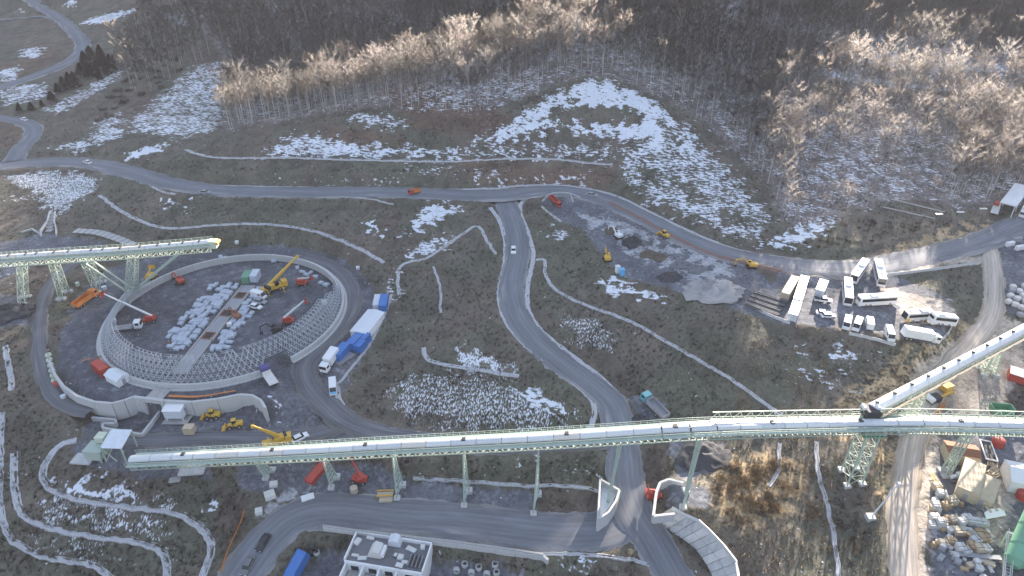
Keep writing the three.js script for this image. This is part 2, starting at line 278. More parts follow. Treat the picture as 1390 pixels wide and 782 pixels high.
zone(Z.gravel, [[150, 588], [330, 560], [400, 530], [470, 560], [560, 596], [700, 604], [640, 612], [300, 614], [170, 612]], [[735, 268], [800, 272], [880, 305], [950, 338], [1010, 360], [1050, 385], [1075, 440], [1010, 425], [960, 405], [880, 385], [840, 372], [815, 345], [790, 310], [752, 300]],
  [[120, 570], [330, 540], [370, 560], [460, 560], [520, 590], [640, 600], [640, 606], [420, 612], [160, 610], [110, 596]], [[100, 600], [180, 605], [280, 620], [290, 650], [200, 652], [110, 630], [95, 612]],
  [[320, 625], [500, 632], [560, 650], [560, 676], [400, 672], [330, 668]], [[900, 660], [960, 660], [962, 690], [915, 695]], [[910, 595], [985, 600], [975, 640], [920, 650]],
  [[1335, 330], [1390, 300], [1440, 330], [1440, 420], [1370, 430], [1355, 400]], [[0, 330], [60, 318], [110, 322], [150, 330], [110, 345], [70, 350], [30, 365], [0, 380]], [[858, 540], [900, 548], [915, 580], [870, 584]], [[440, 540], [430, 505], [470, 440], [515, 405], [530, 410], [520, 440], [480, 500], [462, 540]], [[0, 400], [40, 405], [45, 440], [0, 445]]);
zone(Z.pale, [[788, 290], [835, 300], [905, 322], [960, 345], [1000, 365], [985, 385], [925, 378], [880, 352], [850, 345], [830, 320], [800, 310]], [[925, 385], [960, 378], [1004, 398], [985, 412], [940, 400]], [[345, 700], [385, 665], [420, 668], [400, 680], [370, 700]]);
zone(Z.dirt, [[66, 440], [100, 438], [122, 490], [128, 520], [90, 505], [72, 480]], [[60, 340], [110, 348], [80, 400], [40, 420], [20, 400]], [[530, 285], [545, 290], [540, 320], [515, 310]], [[870, 605], [912, 600], [905, 655], [872, 660]], [[730, 660], [815, 668], [808, 708], [735, 700]], [[225, 590], [640, 606], [520, 650], [330, 625]], [[300, 650], [340, 690], [325, 740], [290, 720]], [[700, 600], [640, 605], [760, 600]], [[1270, 505], [1390, 470], [1390, 585], [1270, 590]], [[170, 120], [215, 130], [205, 160], [170, 155]], [[260, 55], [300, 80], [290, 100], [255, 75]], [[590, 750], [600, 782], [520, 790], [430, 790], [440, 745]]);
zone(Z.dirt, [[150, 570], [182, 562], [222, 562], [205, 590], [158, 584]]);
zone(Z.tan, [[1235, 345], [1330, 332], [1334, 356], [1200, 374], [1196, 362]], [[1266, 520], [1330, 470], [1390, 448], [1390, 500], [1345, 588], [1264, 586]], [[1325, 640], [1378, 660], [1365, 742], [1322, 725]]);
zone(Z.tan, [[1195, 372], [1216, 370], [1218, 400], [1200, 395]], [[1215, 395], [1290, 408], [1293, 440], [1250, 440], [1230, 440]], [[1240, 500], [1330, 440], [1360, 430], [1390, 440], [1390, 470], [1300, 530], [1260, 580], [1240, 590], [1230, 560]], [[1245, 595], [1275, 590], [1262, 660], [1258, 790], [1218, 790], [1222, 680]], [[1340, 330], [1352, 330], [1362, 400], [1345, 430]], [[1340, 650], [1375, 660], [1360, 740], [1335, 720]]);
zone(Z.straw, [[1125, 560], [1180, 510], [1260, 455], [1290, 445], [1320, 440], [1260, 510], [1215, 565], [1180, 600], [1120, 590]], [[960, 625], [1050, 615], [1110, 640], [1075, 690], [1010, 720], [965, 690]], [[1195, 605], [1225, 605], [1215, 680], [1190, 670]], [[1195, 345], [1260, 315], [1340, 298], [1345, 308], [1240, 340]]);
zone(Z.rust, [[480, 130], [700, 165], [690, 190], [560, 175]], [[250, 60], [310, 90], [270, 105]], [[0, 165], [35, 172], [20, 198], [0, 200]], [[440, 170], [530, 180], [560, 195], [440, 200]], [[620, 215], [840, 225], [830, 250], [640, 248]], [[0, 90], [60, 60], [90, 75], [20, 108]]);

// snow: how much of the ground it covers (0 to 1), and how coarse its patches are
const SNOW = new Float32Array(RW * RH), FINE = new Float32Array(RW * RH);
function snow(cover, soft, list, fine = 0) {
  const poly = flat(list), [x0, x1, z0, z1] = bounds(poly, soft);
  for (let j = Math.max(0, Math.floor(z0 - RZ0)); j < RH && j + RZ0 <= z1; j++) for (let i = Math.max(0, Math.floor(x0 - RX0)); i < RW && i + RX0 <= x1; i++) {
    const x = i + RX0, z = j + RZ0, d = edgeDist(poly, x, z) * (inside(poly, x, z) ? 1 : -1), v = cover * smooth(-soft, soft, d), k = j * RW + i;
    if (cover < 0) SNOW[k] *= 1 + v; else if (v > SNOW[k]) { SNOW[k] = v; FINE[k] = fine; }
  }
}
snow(0.33, 8, WOOD_PX);
snow(0.42, 10, [[310, 90], [420, 70], [420, 130], [340, 150]]); snow(0.4, 12, [[450, 20], [620, 5], [560, 60], [470, 70]]); snow(0.45, 8, [[560, 120], [760, 90], [740, 120], [640, 155], [560, 150]]);
snow(0.8, 5, [[640, 193], [690, 168], [745, 132], [800, 107], [845, 115], [900, 146], [950, 190], [940, 215], [870, 195], [830, 188], [760, 180], [700, 195]]);
snow(0.51, 5, [[845, 200], [900, 180], [960, 200], [1000, 235], [1045, 290], [1035, 336], [1000, 328], [930, 296], [880, 275], [850, 250], [838, 225]]);
snow(-0.95, 3, [[755, 145], [800, 138], [850, 145], [875, 148], [872, 165], [855, 168], [790, 168], [740, 165]]); snow(-0.9, 3, [[705, 190], [760, 172], [830, 185], [842, 205], [740, 205], [700, 205]]); snow(-0.6, 3, [[890, 160], [930, 180], [920, 205], [900, 190]]); snow(-0.8, 2, [[905, 235], [935, 250], [960, 275], [940, 272]]); snow(-0.8, 2, [[975, 285], [1010, 290], [1015, 310], [985, 305]]); snow(-0.7, 2, [[868, 222], [895, 235], [890, 250], [865, 240]]);
snow(0.55, 3, [[630, 207], [720, 198], [835, 196], [842, 212], [760, 214], [640, 217]]);
snow(0.51, 6, [[165, 165], [205, 140], [240, 105], [262, 88], [303, 82], [308, 130], [302, 175], [262, 186], [210, 186], [180, 180]]); snow(0.55, 3, [[60, 200], [120, 190], [165, 172], [170, 185], [110, 205]]); snow(0.8, 2, [[165, 214], [200, 198], [240, 196], [190, 214]]); snow(0.5, 3, [[130, 165], [170, 150], [160, 180], [120, 190]]);
snow(0.6, 3, [[375, 200], [395, 182], [440, 185], [520, 198], [640, 206], [630, 216], [400, 213], [340, 212]]); snow(0.5, 2, [[480, 150], [560, 165], [530, 178], [470, 165]]); snow(0.62, 3, [[490, 152], [530, 158], [530, 163], [490, 158]]);
snow(0.4, 3, [[640, 232], [820, 232], [800, 246], [640, 248]]); snow(0.32, 3, [[350, 240], [470, 236], [600, 244], [560, 250], [360, 248]]); snow(0.3, 3, [[540, 222], [640, 222], [620, 240], [560, 240]]);
snow(0.52, 3, [[5, 238], [60, 231], [138, 236], [132, 258], [112, 268], [95, 285], [78, 295], [60, 285], [42, 262], [15, 250]], 0.8); snow(0.45, 2, [[8, 268], [45, 258], [45, 275], [10, 275]]);
snow(0.43, 3.5, [[540, 512], [600, 506], [680, 518], [760, 548], [790, 572], [770, 586], [640, 586], [560, 572], [530, 545]], 1); snow(0.7, 1.5, [[690, 520], [720, 528], [765, 558], [755, 570], [715, 545]]);
snow(0.62, 2, [[612, 490], [628, 466], [640, 478], [690, 492], [700, 506], [640, 500]], 0.8);
snow(0.75, 1.6, [[580, 278], [610, 275], [618, 284], [640, 278], [600, 296], [575, 312], [550, 318], [560, 302]]); snow(0.55, 2, [[545, 350], [570, 330], [600, 318], [615, 322], [595, 345], [560, 352]]); snow(0.9, 0.8, [[500, 300], [508, 296], [512, 310], [516, 322], [506, 320]]); snow(0.5, 2, [[532, 370], [548, 380], [545, 410], [533, 420], [528, 390]]);
snow(0.42, 2.5, [[760, 432], [800, 424], [828, 445], [835, 470], [800, 472], [768, 455]], 1); snow(0.7, 1.2, [[808, 381], [850, 385], [855, 392], [905, 402], [900, 408], [850, 400], [818, 392]]); snow(0.8, 1, [[835, 374], [862, 384], [855, 387], [832, 380]]);
snow(0.55, 2, [[740, 318], [760, 308], [775, 315], [755, 330]]); snow(0.6, 2.5, [[1060, 460], [1075, 458], [1094, 475], [1085, 480]]); snow(0.6, 2.5, [[1120, 475], [1140, 468], [1165, 485], [1150, 500], [1125, 490]]); snow(0.5, 2, [[1160, 485], [1190, 478], [1185, 492]]); snow(0.3, 4, [[1060, 500], [1180, 500], [1180, 530], [1100, 520]]);
snow(0.75, 2, [[1046, 332], [1060, 318], [1110, 300], [1138, 296], [1120, 315], [1090, 330], [1060, 340]]);
snow(0.62, 4, [[1060, 66], [1120, 70], [1180, 60], [1260, 80], [1300, 70], [1390, 98], [1240, 96], [1150, 84], [1070, 72]]); snow(0.45, 6, [[1160, 50], [1260, 35], [1330, 70], [1260, 85]]); snow(0.62, 4, [[1100, 88], [1160, 100], [1260, 114], [1390, 112], [1390, 130], [1250, 124], [1110, 104]]); snow(0.36, 6, [[1060, 120], [1180, 160], [1300, 180], [1240, 210], [1100, 200], [1060, 170]]); snow(0.38, 6, [[1100, 200], [1180, 200], [1240, 230], [1170, 260], [1110, 240]]);
snow(0.8, 1.6, [[76, 648], [100, 652], [180, 664], [182, 676], [140, 678], [80, 668]], 0.6); snow(0.5, 1.6, [[176, 672], [240, 676], [236, 690], [180, 686]], 1); snow(0.5, 2, [[55, 680], [100, 682], [190, 698], [232, 720], [225, 734], [150, 722], [60, 705]], 1); snow(0.45, 2, [[30, 728], [80, 732], [160, 750], [190, 765], [120, 762], [50, 745]], 1); snow(0.75, 1, [[275, 690], [285, 677], [292, 700], [270, 702]]);
snow(0.6, 2, [[0, 95], [30, 88], [20, 110], [0, 118]]); snow(0.55, 3, [[0, 118], [60, 112], [70, 130], [0, 145]]); snow(0.7, 2, [[105, 33], [140, 20], [190, 10], [185, 16], [130, 34]]); snow(0.6, 3, [[200, 22], [240, 16], [268, 40], [240, 32]]); snow(0.6, 2, [[80, 4], [100, 0], [102, 12]]); snow(0.6, 1.5, [[26, 68], [60, 62], [55, 80], [30, 78]]); snow(0.5, 2, [[15, 15], [35, 12], [30, 22]]); snow(0.5, 2, [[60, 150], [140, 105], [190, 85], [150, 115], [80, 155]]);
snow(0.6, 1.5, [[755, 760], [790, 758], [835, 770], [800, 776]]); snow(0.3, 2.5, [[690, 625], [800, 622], [810, 650], [760, 655]]); snow(0.5, 1, [[800, 647], [812, 642], [808, 652]]); snow(0.75, 1, [[215, 274], [228, 270], [238, 280], [225, 282]]); snow(0.7, 1, [[242, 280], [262, 274], [258, 286], [245, 286]]);
snow(0.5, 1.5, [[360, 545], [385, 548], [378, 565], [365, 562]]); snow(0.3, 3, [[0, 360], [14, 356], [10, 390], [0, 400]]);

// ------------------------------------------------------------ colour of the ground, texel by texel
const mix3 = (a, b, t) => { a[0] += (b[0] - a[0]) * t; a[1] += (b[1] - a[1]) * t; a[2] += (b[2] - a[2]) * t; };
const C = { grass: [0.116, 0.105, 0.079], olive: [0.100, 0.098, 0.069], brown: [0.126, 0.103, 0.081], gravel: [0.115, 0.121, 0.138], gravel2: [0.18, 0.187, 0.207], pale: [0.33, 0.335, 0.35], dirt: [0.125, 0.098, 0.078], dirt2: [0.085, 0.07, 0.058], tan: [0.47, 0.40, 0.33], straw: [0.40, 0.29, 0.165], wood: [0.20, 0.17, 0.155], wood2: [0.15, 0.13, 0.12], rust: [0.13, 0.085, 0.06], snow: [0.74, 0.77, 0.82], slag: [0.08, 0.085, 0.10], stone: [0.3, 0.3, 0.31] };
function groundTexture(x0, x1, z0, z1, w, h, fine) {
  const d = new Uint8Array(w * h * 4), c = [0, 0, 0];
  for (let y = 0; y < h; y++) {
    const z = lerp(z1, z0, (y + 0.5) / h);                       // v grows away from the camera
    for (let x_ = 0; x_ < w; x_++) {
      const x = lerp(x0, x1, (x_ + 0.5) / w), o = (y * w + x_) * 4;
      const ti = ((Math.floor(x * 17) & 511) + (Math.floor(z * 17) & 511) * 512), tj = ((Math.floor(x * 5.3 + z * 1.7) & 511) + (Math.floor(z * 5.3 - x * 1.7) & 511) * 512);
      const f = TN[ti] - 0.5, g = TN[tj] - 0.5;                  // grain of a few centimetres and decimetres
      const n1 = noise(x * 0.045, z * 0.045), n2 = noise(x * 0.17 + 40, z * 0.17), n3 = noiseB(x * 0.6, z * 0.6);
      c[0] = C.grass[0]; c[1] = C.grass[1]; c[2] = C.grass[2];
      const n0 = noiseB(x * 0.013 + 3, z * 0.016); mix3(c, C.olive, smooth(-0.4, 0.6, n1 * 0.7 + n0 * 0.7 + g)); mix3(c, C.brown, 0.9 * smooth(-0.1, 0.7, n2 * 0.5 - n1 * 0.4 - n0 * 0.6 + g * 1.2)); mix3(c, C.dirt2, 0.35 * smooth(0.45, 0.75, noise(x * 0.035 + 77, z * 0.07) + 0.3 * n3));
      const j = n2 * 1.1 + n3 * 0.7 + g * 1.5;
      let v;
      if ((v = sample(Z.wood, x, z)) > -5) { mix3(c, C.wood, smooth(-2, 2, v + j)); mix3(c, C.wood2, smooth(-2, 2, v + j) * smooth(-0.2, 0.6, n2 + g)); }
      if ((v = sample(Z.rust, x, z)) > -5) mix3(c, C.rust, 0.75 * smooth(-3, 3, v + j * 1.5));
      if ((v = sample(Z.straw, x, z)) > -5) mix3(c, C.straw, smooth(-2, 2.5, v + j * 1.5) * smooth(-0.8, 0.3, n2 + n3 * 0.6 + g));
      if ((v = sample(Z.dirt, x, z)) > -5) { const k = smooth(-1.5, 1.5, v + j); mix3(c, C.dirt, k); mix3(c, C.dirt2, k * smooth(-0.2, 0.5, n2 + g * 1.5)); }
      if ((v = sample(Z.gravel, x, z)) > -5) { const k = smooth(-0.7, 0.7, v + j * 0.8); mix3(c, C.gravel, k); mix3(c, C.gravel2, k * smooth(0.1, 0.9, n2 * 0.5 + n3 * 0.4 + g)); mix3(c, C.dirt2, 0.18 * k * smooth(0.2, 0.8, n1 - n3 * 0.3)); }
      if ((v = sample(Z.slag, x, z)) > -5) mix3(c, C.slag, smooth(-1.5, 1.5, v + j) * (0.75 - 0.45 * smooth(-0.1, 0.8, n2 + g)));
      if ((v = sample(Z.pale, x, z)) > -5) mix3(c, C.pale, smooth(-1, 1.5, v + j * 1.3) * smooth(-0.7, 0.25, n2 + n3 * 0.5 + g * 1.5 - 0.1));
      if ((v = sample(Z.tan, x, z)) > -5) mix3(c, C.tan, smooth(-1, 1, v + j) * (0.75 + 0.5 * g));
      let k = 1 + 1.25 * f + 0.8 * g + 0.16 * n3 + 0.22 * noiseB(x * 1.3 + 5, z * 1.3);
      c[0] *= k; c[1] *= k; c[2] *= k;
      const sn = sample(SNOW, x + n2 * 3.2 + n3 * 1.2, z + noise(x * 0.16 - 60, z * 0.16) * 3.2 + n3);
      if (sn > 0.02) {
        const big = noiseB(x * 0.11 + 7, z * 0.14), md = noise(x * 0.42 + 90, z * 0.5), sm = noiseB(x * 1.25, z * 1.3 + 30), fn = sample(FINE, x, z), q = lerp(0.5 + 0.5 * (0.3 * big + 0.34 * md + 0.3 * sm + 0.5 * noise(x * 0.22 + z * 0.1 + 50, z * 0.85 - x * 0.2) + 0.55 * g), fn > 0.01 ? 0.5 + 0.5 * (0.2 * md + 0.62 * noiseB(x * 1.7 + 2, z * 0.62) + 0.4 * noise(x * 2.7, z * 1.3 + 8) + 0.5 * g) : 0.5, fn);
        mix3(c, C.snow, smooth(-0.10, 0.13, q - (1 - sn)) * (0.93 + 0.25 * f));
      } else if (fine && (k = noiseB(x * 0.9 + 11, z * 0.9) + g) > 1.02 && n1 > 0.1 && sample(Z.gravel, x, z) < 0) mix3(c, C.snow, 0.8);
      d[o] = s8(c[0]); d[o + 1] = s8(c[1]); d[o + 2] = s8(c[2]); d[o + 3] = 255;
    }
  }
  const t = dataTex(w, h, d, true); t.wrapS = t.wrapT = THREE.ClampToEdgeWrapping; return t;
}
const structure = (o) => { o.userData.kind = 'structure'; scene.add(o); return o; };
const shadowy = (m) => { m.castShadow = m.receiveShadow = true; return m; };
// a stretch of the grid as one mesh; keep says which cells belong to it
function groundMesh(name, i0, i1, j0, j1, step, material, keep) {
  const pos = [], uv = [], idx = [], id = new Map(), x0 = gx(i0), x1 = gx(i1), z0 = GZ[j1], z1 = GZ[j0];
  const vert = (i, j) => { const k = j * NX + i; if (!id.has(k)) { id.set(k, pos.length / 3); const x = gx(i), z = GZ[j], r = 0.10 * noise(x * 0.35, z * 0.35) + 0.06 * noiseB(x * 0.9, z * 0.9); pos.push(x, GH[k] + r, z); uv.push((x - x0) / (x1 - x0), (z1 - z) / (z1 - z0)); } return id.get(k); };
  for (let j = j0; j < j1; j += step) for (let i = i0; i < i1; i += step) {
    if (keep && !keep((gx(i) + gx(i + step)) / 2, (GZ[j] + GZ[Math.min(j + step, j1)]) / 2)) continue;
    const J = Math.min(j + step, j1), a = vert(i, j), b = vert(i + step, j), c = vert(i + step, J), e = vert(i, J);
    idx.push(a, b, c, a, c, e);
  }
  const g = new THREE.BufferGeometry(); g.setAttribute('position', new THREE.Float32BufferAttribute(pos, 3)); g.setAttribute('uv', new THREE.Float32BufferAttribute(uv, 2)); g.setIndex(idx); g.computeVertexNormals();
  const m = shadowy(new THREE.Mesh(g, material)); m.name = name; return structure(m);
}
const ix = (x) => Math.round((x - GX0) / (GX1 - GX0) * (NX - 1)), JN = rowOf(-312), XN = 252;
const groundMat = (x0, x1, z0, z1, w, h, fine, bump) => {
  const m = new THREE.MeshStandardMaterial({ map: groundTexture(x0, x1, z0, z1, w, h, fine), roughness: 0.95 });
  m.bumpMap = greyTex(512, TN, 0.2, 0.8, (x1 - x0) / 9, (z1 - z0) / 9); m.bumpScale = bump; return m;
};
const yardPolys = YARDS.map((y) => [y.name, y.poly]); yardPolys[0][1] = YARDS[0].poly2;
const yardOf = (x, z) => { for (const [n, p] of yardPolys) if (inside(p, x, z)) return n; return 'ground'; };
for (const [xa, xb] of [[-XN, 0], [0, XN]]) {
  const m = groundMat(xa, xb, GZ[JN], GZ[0], 2048, 2048, true, 0.10), w = new Map();
  for (const n of ['ground', ...yardPolys.map((y) => y[0])]) {
    if (n !== 'ground') { const b = bounds(yardPolys.find((y) => y[0] === n)[1], 0); if (b[1] < xa || b[0] > xb) continue; }
    groundMesh(n === 'ground' && xa === 0 ? 'ground_001' : n, ix(xa), ix(xb), 0, JN, 1, m, (x, z) => yardOf(x, z) === n);
  }
}
{
  const m = groundMat(-500, 500, GZ[NZ - 1], GZ[JN], 2048, 1024, false, 0.15);
  groundMesh('hillside', 0, NX - 1, JN, NZ - 1, 2, m);
  const m2 = mat(0.085, 0.075, 0.055, 0.95);
  groundMesh('hillside_001', 0, ix(-XN), 0, JN, 4, m2); groundMesh('hillside_002', ix(XN), NX - 1, 0, JN, 4, m2);
  // the mountain beyond, and the land round about
  const pos = [], idx = [], n = 101, q = 92;
  for (let j = 0; j < q; j++) for (let i = 0; i < n; i++) { const x = -1250 + i * 25, z = 300 - j * 16, cover = x > -500 && x < 500 && z < -75 && z > -700; pos.push(x, rawHeight(x, z) - (cover ? 9 : 1.5), z); }
  for (let j = 0; j < q - 1; j++) for (let i = 0; i < n - 1; i++) { const a = j * n + i; idx.push(a, a + 1, a + n + 1, a, a + n + 1, a + n); }
  const g = new THREE.BufferGeometry(); g.setAttribute('position', new THREE.Float32BufferAttribute(pos, 3)); g.setIndex(idx); g.computeVertexNormals();
  const me = shadowy(new THREE.Mesh(g, mat(0.085, 0.075, 0.06, 0.95))); me.name = 'mountain'; structure(me);
}

// ------------------------------------------------------------ road surfaces
const TN5 = tileNoise(512, 4, 0.62, 7);
const tracks = (base, edge, lo, hi) => { // wheel tracks run along v
  const col = new Float32Array(256); for (let i = 0; i < 256; i++) { const u = i / 256; col[i] = 0.6 * noise(u * 9, 3) + 0.22 * noise(u * 26, 9); }
  return colorTex(512, (u, v, i) => { const big = TN5[i] - 0.5, e = smooth(0.36, 0.48, Math.abs(u - 0.5) + 0.5 * big), n = 0.5 * big + 0.7 * (TN[i] - 0.5), t = col[Math.min(255, Math.floor(((u + 0.03 * Math.sin(v * 6.283) + 0.015 * Math.sin(v * 12.57 + 1) + 1) % 1) * 256))], k = 1 + lo * t + hi * n, c = [0, 1, 2].map((a) => lerp(base[a], edge[a], e) * k); return c; });
};
const roadMat = {};
for (const [k, b, e, bl] of [['grey', [0.168, 0.178, 0.198], [0.25, 0.248, 0.245], 0.10], ['mud', [0.132, 0.136, 0.147], [0.16, 0.15, 0.14], 0.14], ['tan', [0.46, 0.395, 0.33], [0.34, 0.27, 0.2], 0.14]]) {
  roadMat[k] = new THREE.MeshStandardMaterial({ map: tracks(b, e, bl * 3, bl * 8), roughness: 0.88 });
  roadMat[k].bumpMap = greyTex(256, TN2, 0.2, 0.8); roadMat[k].bumpScale = 0.04;
}
function ribbon(name, line, section, material, vLen, lift = 0, wob = 0) { // section: [across, up] pairs
  const pos = [], uv = [], idx = [], m = section.length; let s = 0;
  const w0 = section[0][0], w1 = section[m - 1][0];
  line.forEach((p, i) => {
    const a = line[Math.max(0, i - 1)], b = line[Math.min(line.length - 1, i + 1)], l = Math.hypot(b.x - a.x, b.z - a.z) || 1, nx = -(b.z - a.z) / l, nz = (b.x - a.x) / l;
    if (i) s += p.distanceTo(line[i - 1]);
    section.forEach(([q0, up], si) => { const q = wob && (si === 0 || si === m - 1 || si === 1 || si === m - 2) ? q0 + wob * (noise(p.x * 0.12 + q0, p.z * 0.12) + 0.6 * noiseB(p.x * 0.45, p.z * 0.45 + q0)) : q0, x = p.x + nx * q, z = p.z + nz * q; pos.push(x, (p.y ?? height(x, z)) + up + lift, z); uv.push((q - w0) / (w1 - w0), s / vLen); });
    if (i) for (let k = 0; k < m - 1; k++) { const A = (i - 1) * m + k, B = A + 1, D = A + m, E = D + 1; idx.push(A, B, E, A, E, D); }
  });
  const g = new THREE.BufferGeometry(); g.setAttribute('position', new THREE.Float32BufferAttribute(pos, 3)); g.setAttribute('uv', new THREE.Float32BufferAttribute(uv, 2)); g.setIndex(idx); g.computeVertexNormals();
  const me = shadowy(new THREE.Mesh(g, material)); me.name = name; return me;
}
const taken = {};
const numbered = (n) => { const k = taken[n] = (taken[n] ?? -1) + 1; return k ? n + '_' + String(k).padStart(3, '0') : n; };
ROADS.forEach((r, i) => { const h = r.width / 2, sec = []; for (let k = 0; k <= 8; k++) { const q = lerp(-h, h, k / 8); sec.push([q, (k === 0 || k === 8 ? -0.45 : 0.0) + 0.05 * (1 - (q / h) ** 2)]); } structure(ribbon(numbered(r.name), r.line, sec, roadMat[r.tone], 62, 0.008 * i, 0.55)); });
const stoneMat = new THREE.MeshStandardMaterial({ roughness: 0.9, map: colorTex(256, (u, v, i) => { const n = TN2[i], k = 0.55 + 0.9 * n, s = smooth(0.62, 0.66, TN2[(i * 7 + 4000) % 65536]); return [lerp(0.35 * k, 0.78, s), lerp(0.345 * k, 0.81, s), lerp(0.345 * k, 0.86, s)]; }) });
stoneMat.bumpMap = greyTex(256, TN2, 0.2, 0.8); stoneMat.bumpScale = 0.05;
DLINES0.forEach((l, i) => {
  const p = curveOf(l, 1.2), h = DRAINS[i][0] / 2;
  p.forEach((q) => { q.x += 0.22 * noise(q.x * 0.3, q.z * 0.3); q.z += 0.22 * noiseB(q.x * 0.3, q.z * 0.3); });
  p.forEach((q) => { q.y = Math.max(height(q.x, q.z), 0.5 * (height(q.x + h, q.z) + height(q.x - h, q.z)), 0.5 * (height(q.x, q.z + h) + height(q.x, q.z - h))); });
  const m = ribbon(numbered('drainage_channel'), p, [[-h - 0.12, -0.5], [-h, 0.16], [-h * 0.68, 0.2], [-h * 0.5, 0.06], [h * 0.5, 0.06], [h * 0.68, 0.2], [h, 0.16], [h + 0.12, -0.5]], stoneMat, 3); structure(m);
});

// ------------------------------------------------------------ geometry helpers
const V = (x, y, z) => new THREE.Vector3(x, y, z);
const M4 = () => new THREE.Matrix4();
function clean(g) { const h = g.index ? g.toNonIndexed() : g; for (const k of Object.keys(h.attributes)) if (!['position', 'normal', 'uv'].includes(k)) h.deleteAttribute(k); return h; }
const box = (w, h, d, x = 0, y = 0, z = 0, ry = 0, rx = 0, rz = 0) => clean(new THREE.BoxGeometry(w, h, d)).applyMatrix4(M4().makeRotationFromEuler(new THREE.Euler(rx, ry, rz, 'YXZ')).setPosition(x, y, z));
const rbox = (w, h, d, r, x = 0, y = 0, z = 0, ry = 0, rx = 0, rz = 0) => clean(new RoundedBoxGeometry(w, h, d, 2, r)).applyMatrix4(M4().makeRotationFromEuler(new THREE.Euler(rx, ry, rz, 'YXZ')).setPosition(x, y, z));
const cyl = (r0, r1, h, n, x = 0, y = 0, z = 0, rx = 0, rz = 0) => clean(new THREE.CylinderGeometry(r1, r0, h, n)).applyMatrix4(M4().makeRotationFromEuler(new THREE.Euler(rx, 0, rz)).setPosition(x, y, z));
const UP = V(0, 1, 0);
function bar(a, b, w, d = w) { // a square bar between two points
  const A = Array.isArray(a) ? V(...a) : a, B = Array.isArray(b) ? V(...b) : b, dir = B.clone().sub(A), l = dir.length();
  const q = new THREE.Quaternion().setFromUnitVectors(UP, dir.normalize());
  return clean(new THREE.BoxGeometry(w, l, d)).applyMatrix4(M4().compose(A.clone().add(B).multiplyScalar(0.5), q, V(1, 1, 1)));
}
function rod(a, b, r0, r1 = r0, n = 8) {
  const A = Array.isArray(a) ? V(...a) : a, B = Array.isArray(b) ? V(...b) : b, dir = B.clone().sub(A), l = dir.length();
  const q = new THREE.Quaternion().setFromUnitVectors(UP, dir.normalize());
  return clean(new THREE.CylinderGeometry(r1, r0, l, n)).applyMatrix4(M4().compose(A.clone().add(B).multiplyScalar(0.5), q, V(1, 1, 1)));
}
// outline in x, y pushed through z (centred), edges cut
const extrude = (pts, depth, bevel = 0.03) => { const s = new THREE.Shape(pts.map(([x, y]) => new THREE.Vector2(x, y))); const g = new THREE.ExtrudeGeometry(s, { depth: depth - 2 * bevel, bevelEnabled: bevel > 0, bevelSize: bevel, bevelThickness: bevel, bevelOffset: -bevel, bevelSegments: 1 }); g.translate(0, 0, -depth / 2 + bevel); return clean(g); };
const merged = (list) => list.length === 1 ? list[0] : mergeGeometries(list);
function part(parent, name, list, material) { const m = shadowy(new THREE.Mesh(Array.isArray(list) ? merged(list) : list, material)); m.name = name; parent.add(m); return m; }
function thing(name, label, category, group) { const o = new THREE.Group(); o.name = numbered(name); o.userData = { label, category }; if (group) o.userData.group = group; scene.add(o); return o; }
function solo(name, list, material, label, category, group) { const m = shadowy(new THREE.Mesh(Array.isArray(list) ? merged(list) : list, material)); m.name = numbered(name); m.userData = { label, category }; if (group) m.userData.group = group; scene.add(m); return m; }
function dup(o, label, group) { const c = o.clone(); c.name = numbered(o.name.replace(/_\d{3}$/, '')); c.userData = { ...o.userData, label }; if (group) c.userData.group = group; scene.add(c); return c; }
// stand a thing on the ground, its +x axis pointing from image point a to image point b
function stand(o, a, b, up = 0) {
  const A = at(...a), B = at(...b), X = B.clone().sub(A).normalize(), Zx = X.clone().cross(UP).normalize(), Y = Zx.clone().cross(X);
  o.matrixAutoUpdate = true; const m = M4().makeBasis(X, Y, Zx); o.quaternion.setFromRotationMatrix(m);
  const mid = A.clone().add(B).multiplyScalar(0.5); o.position.set(mid.x, height(mid.x, mid.z) + 0.08 + up, mid.z); return o;
}
function standAt(o, p, yaw = 0, up = 0) { const q = at(...p); o.position.set(q.x, q.y + 0.06 + up, q.z); o.rotation.y = yaw; return o; }

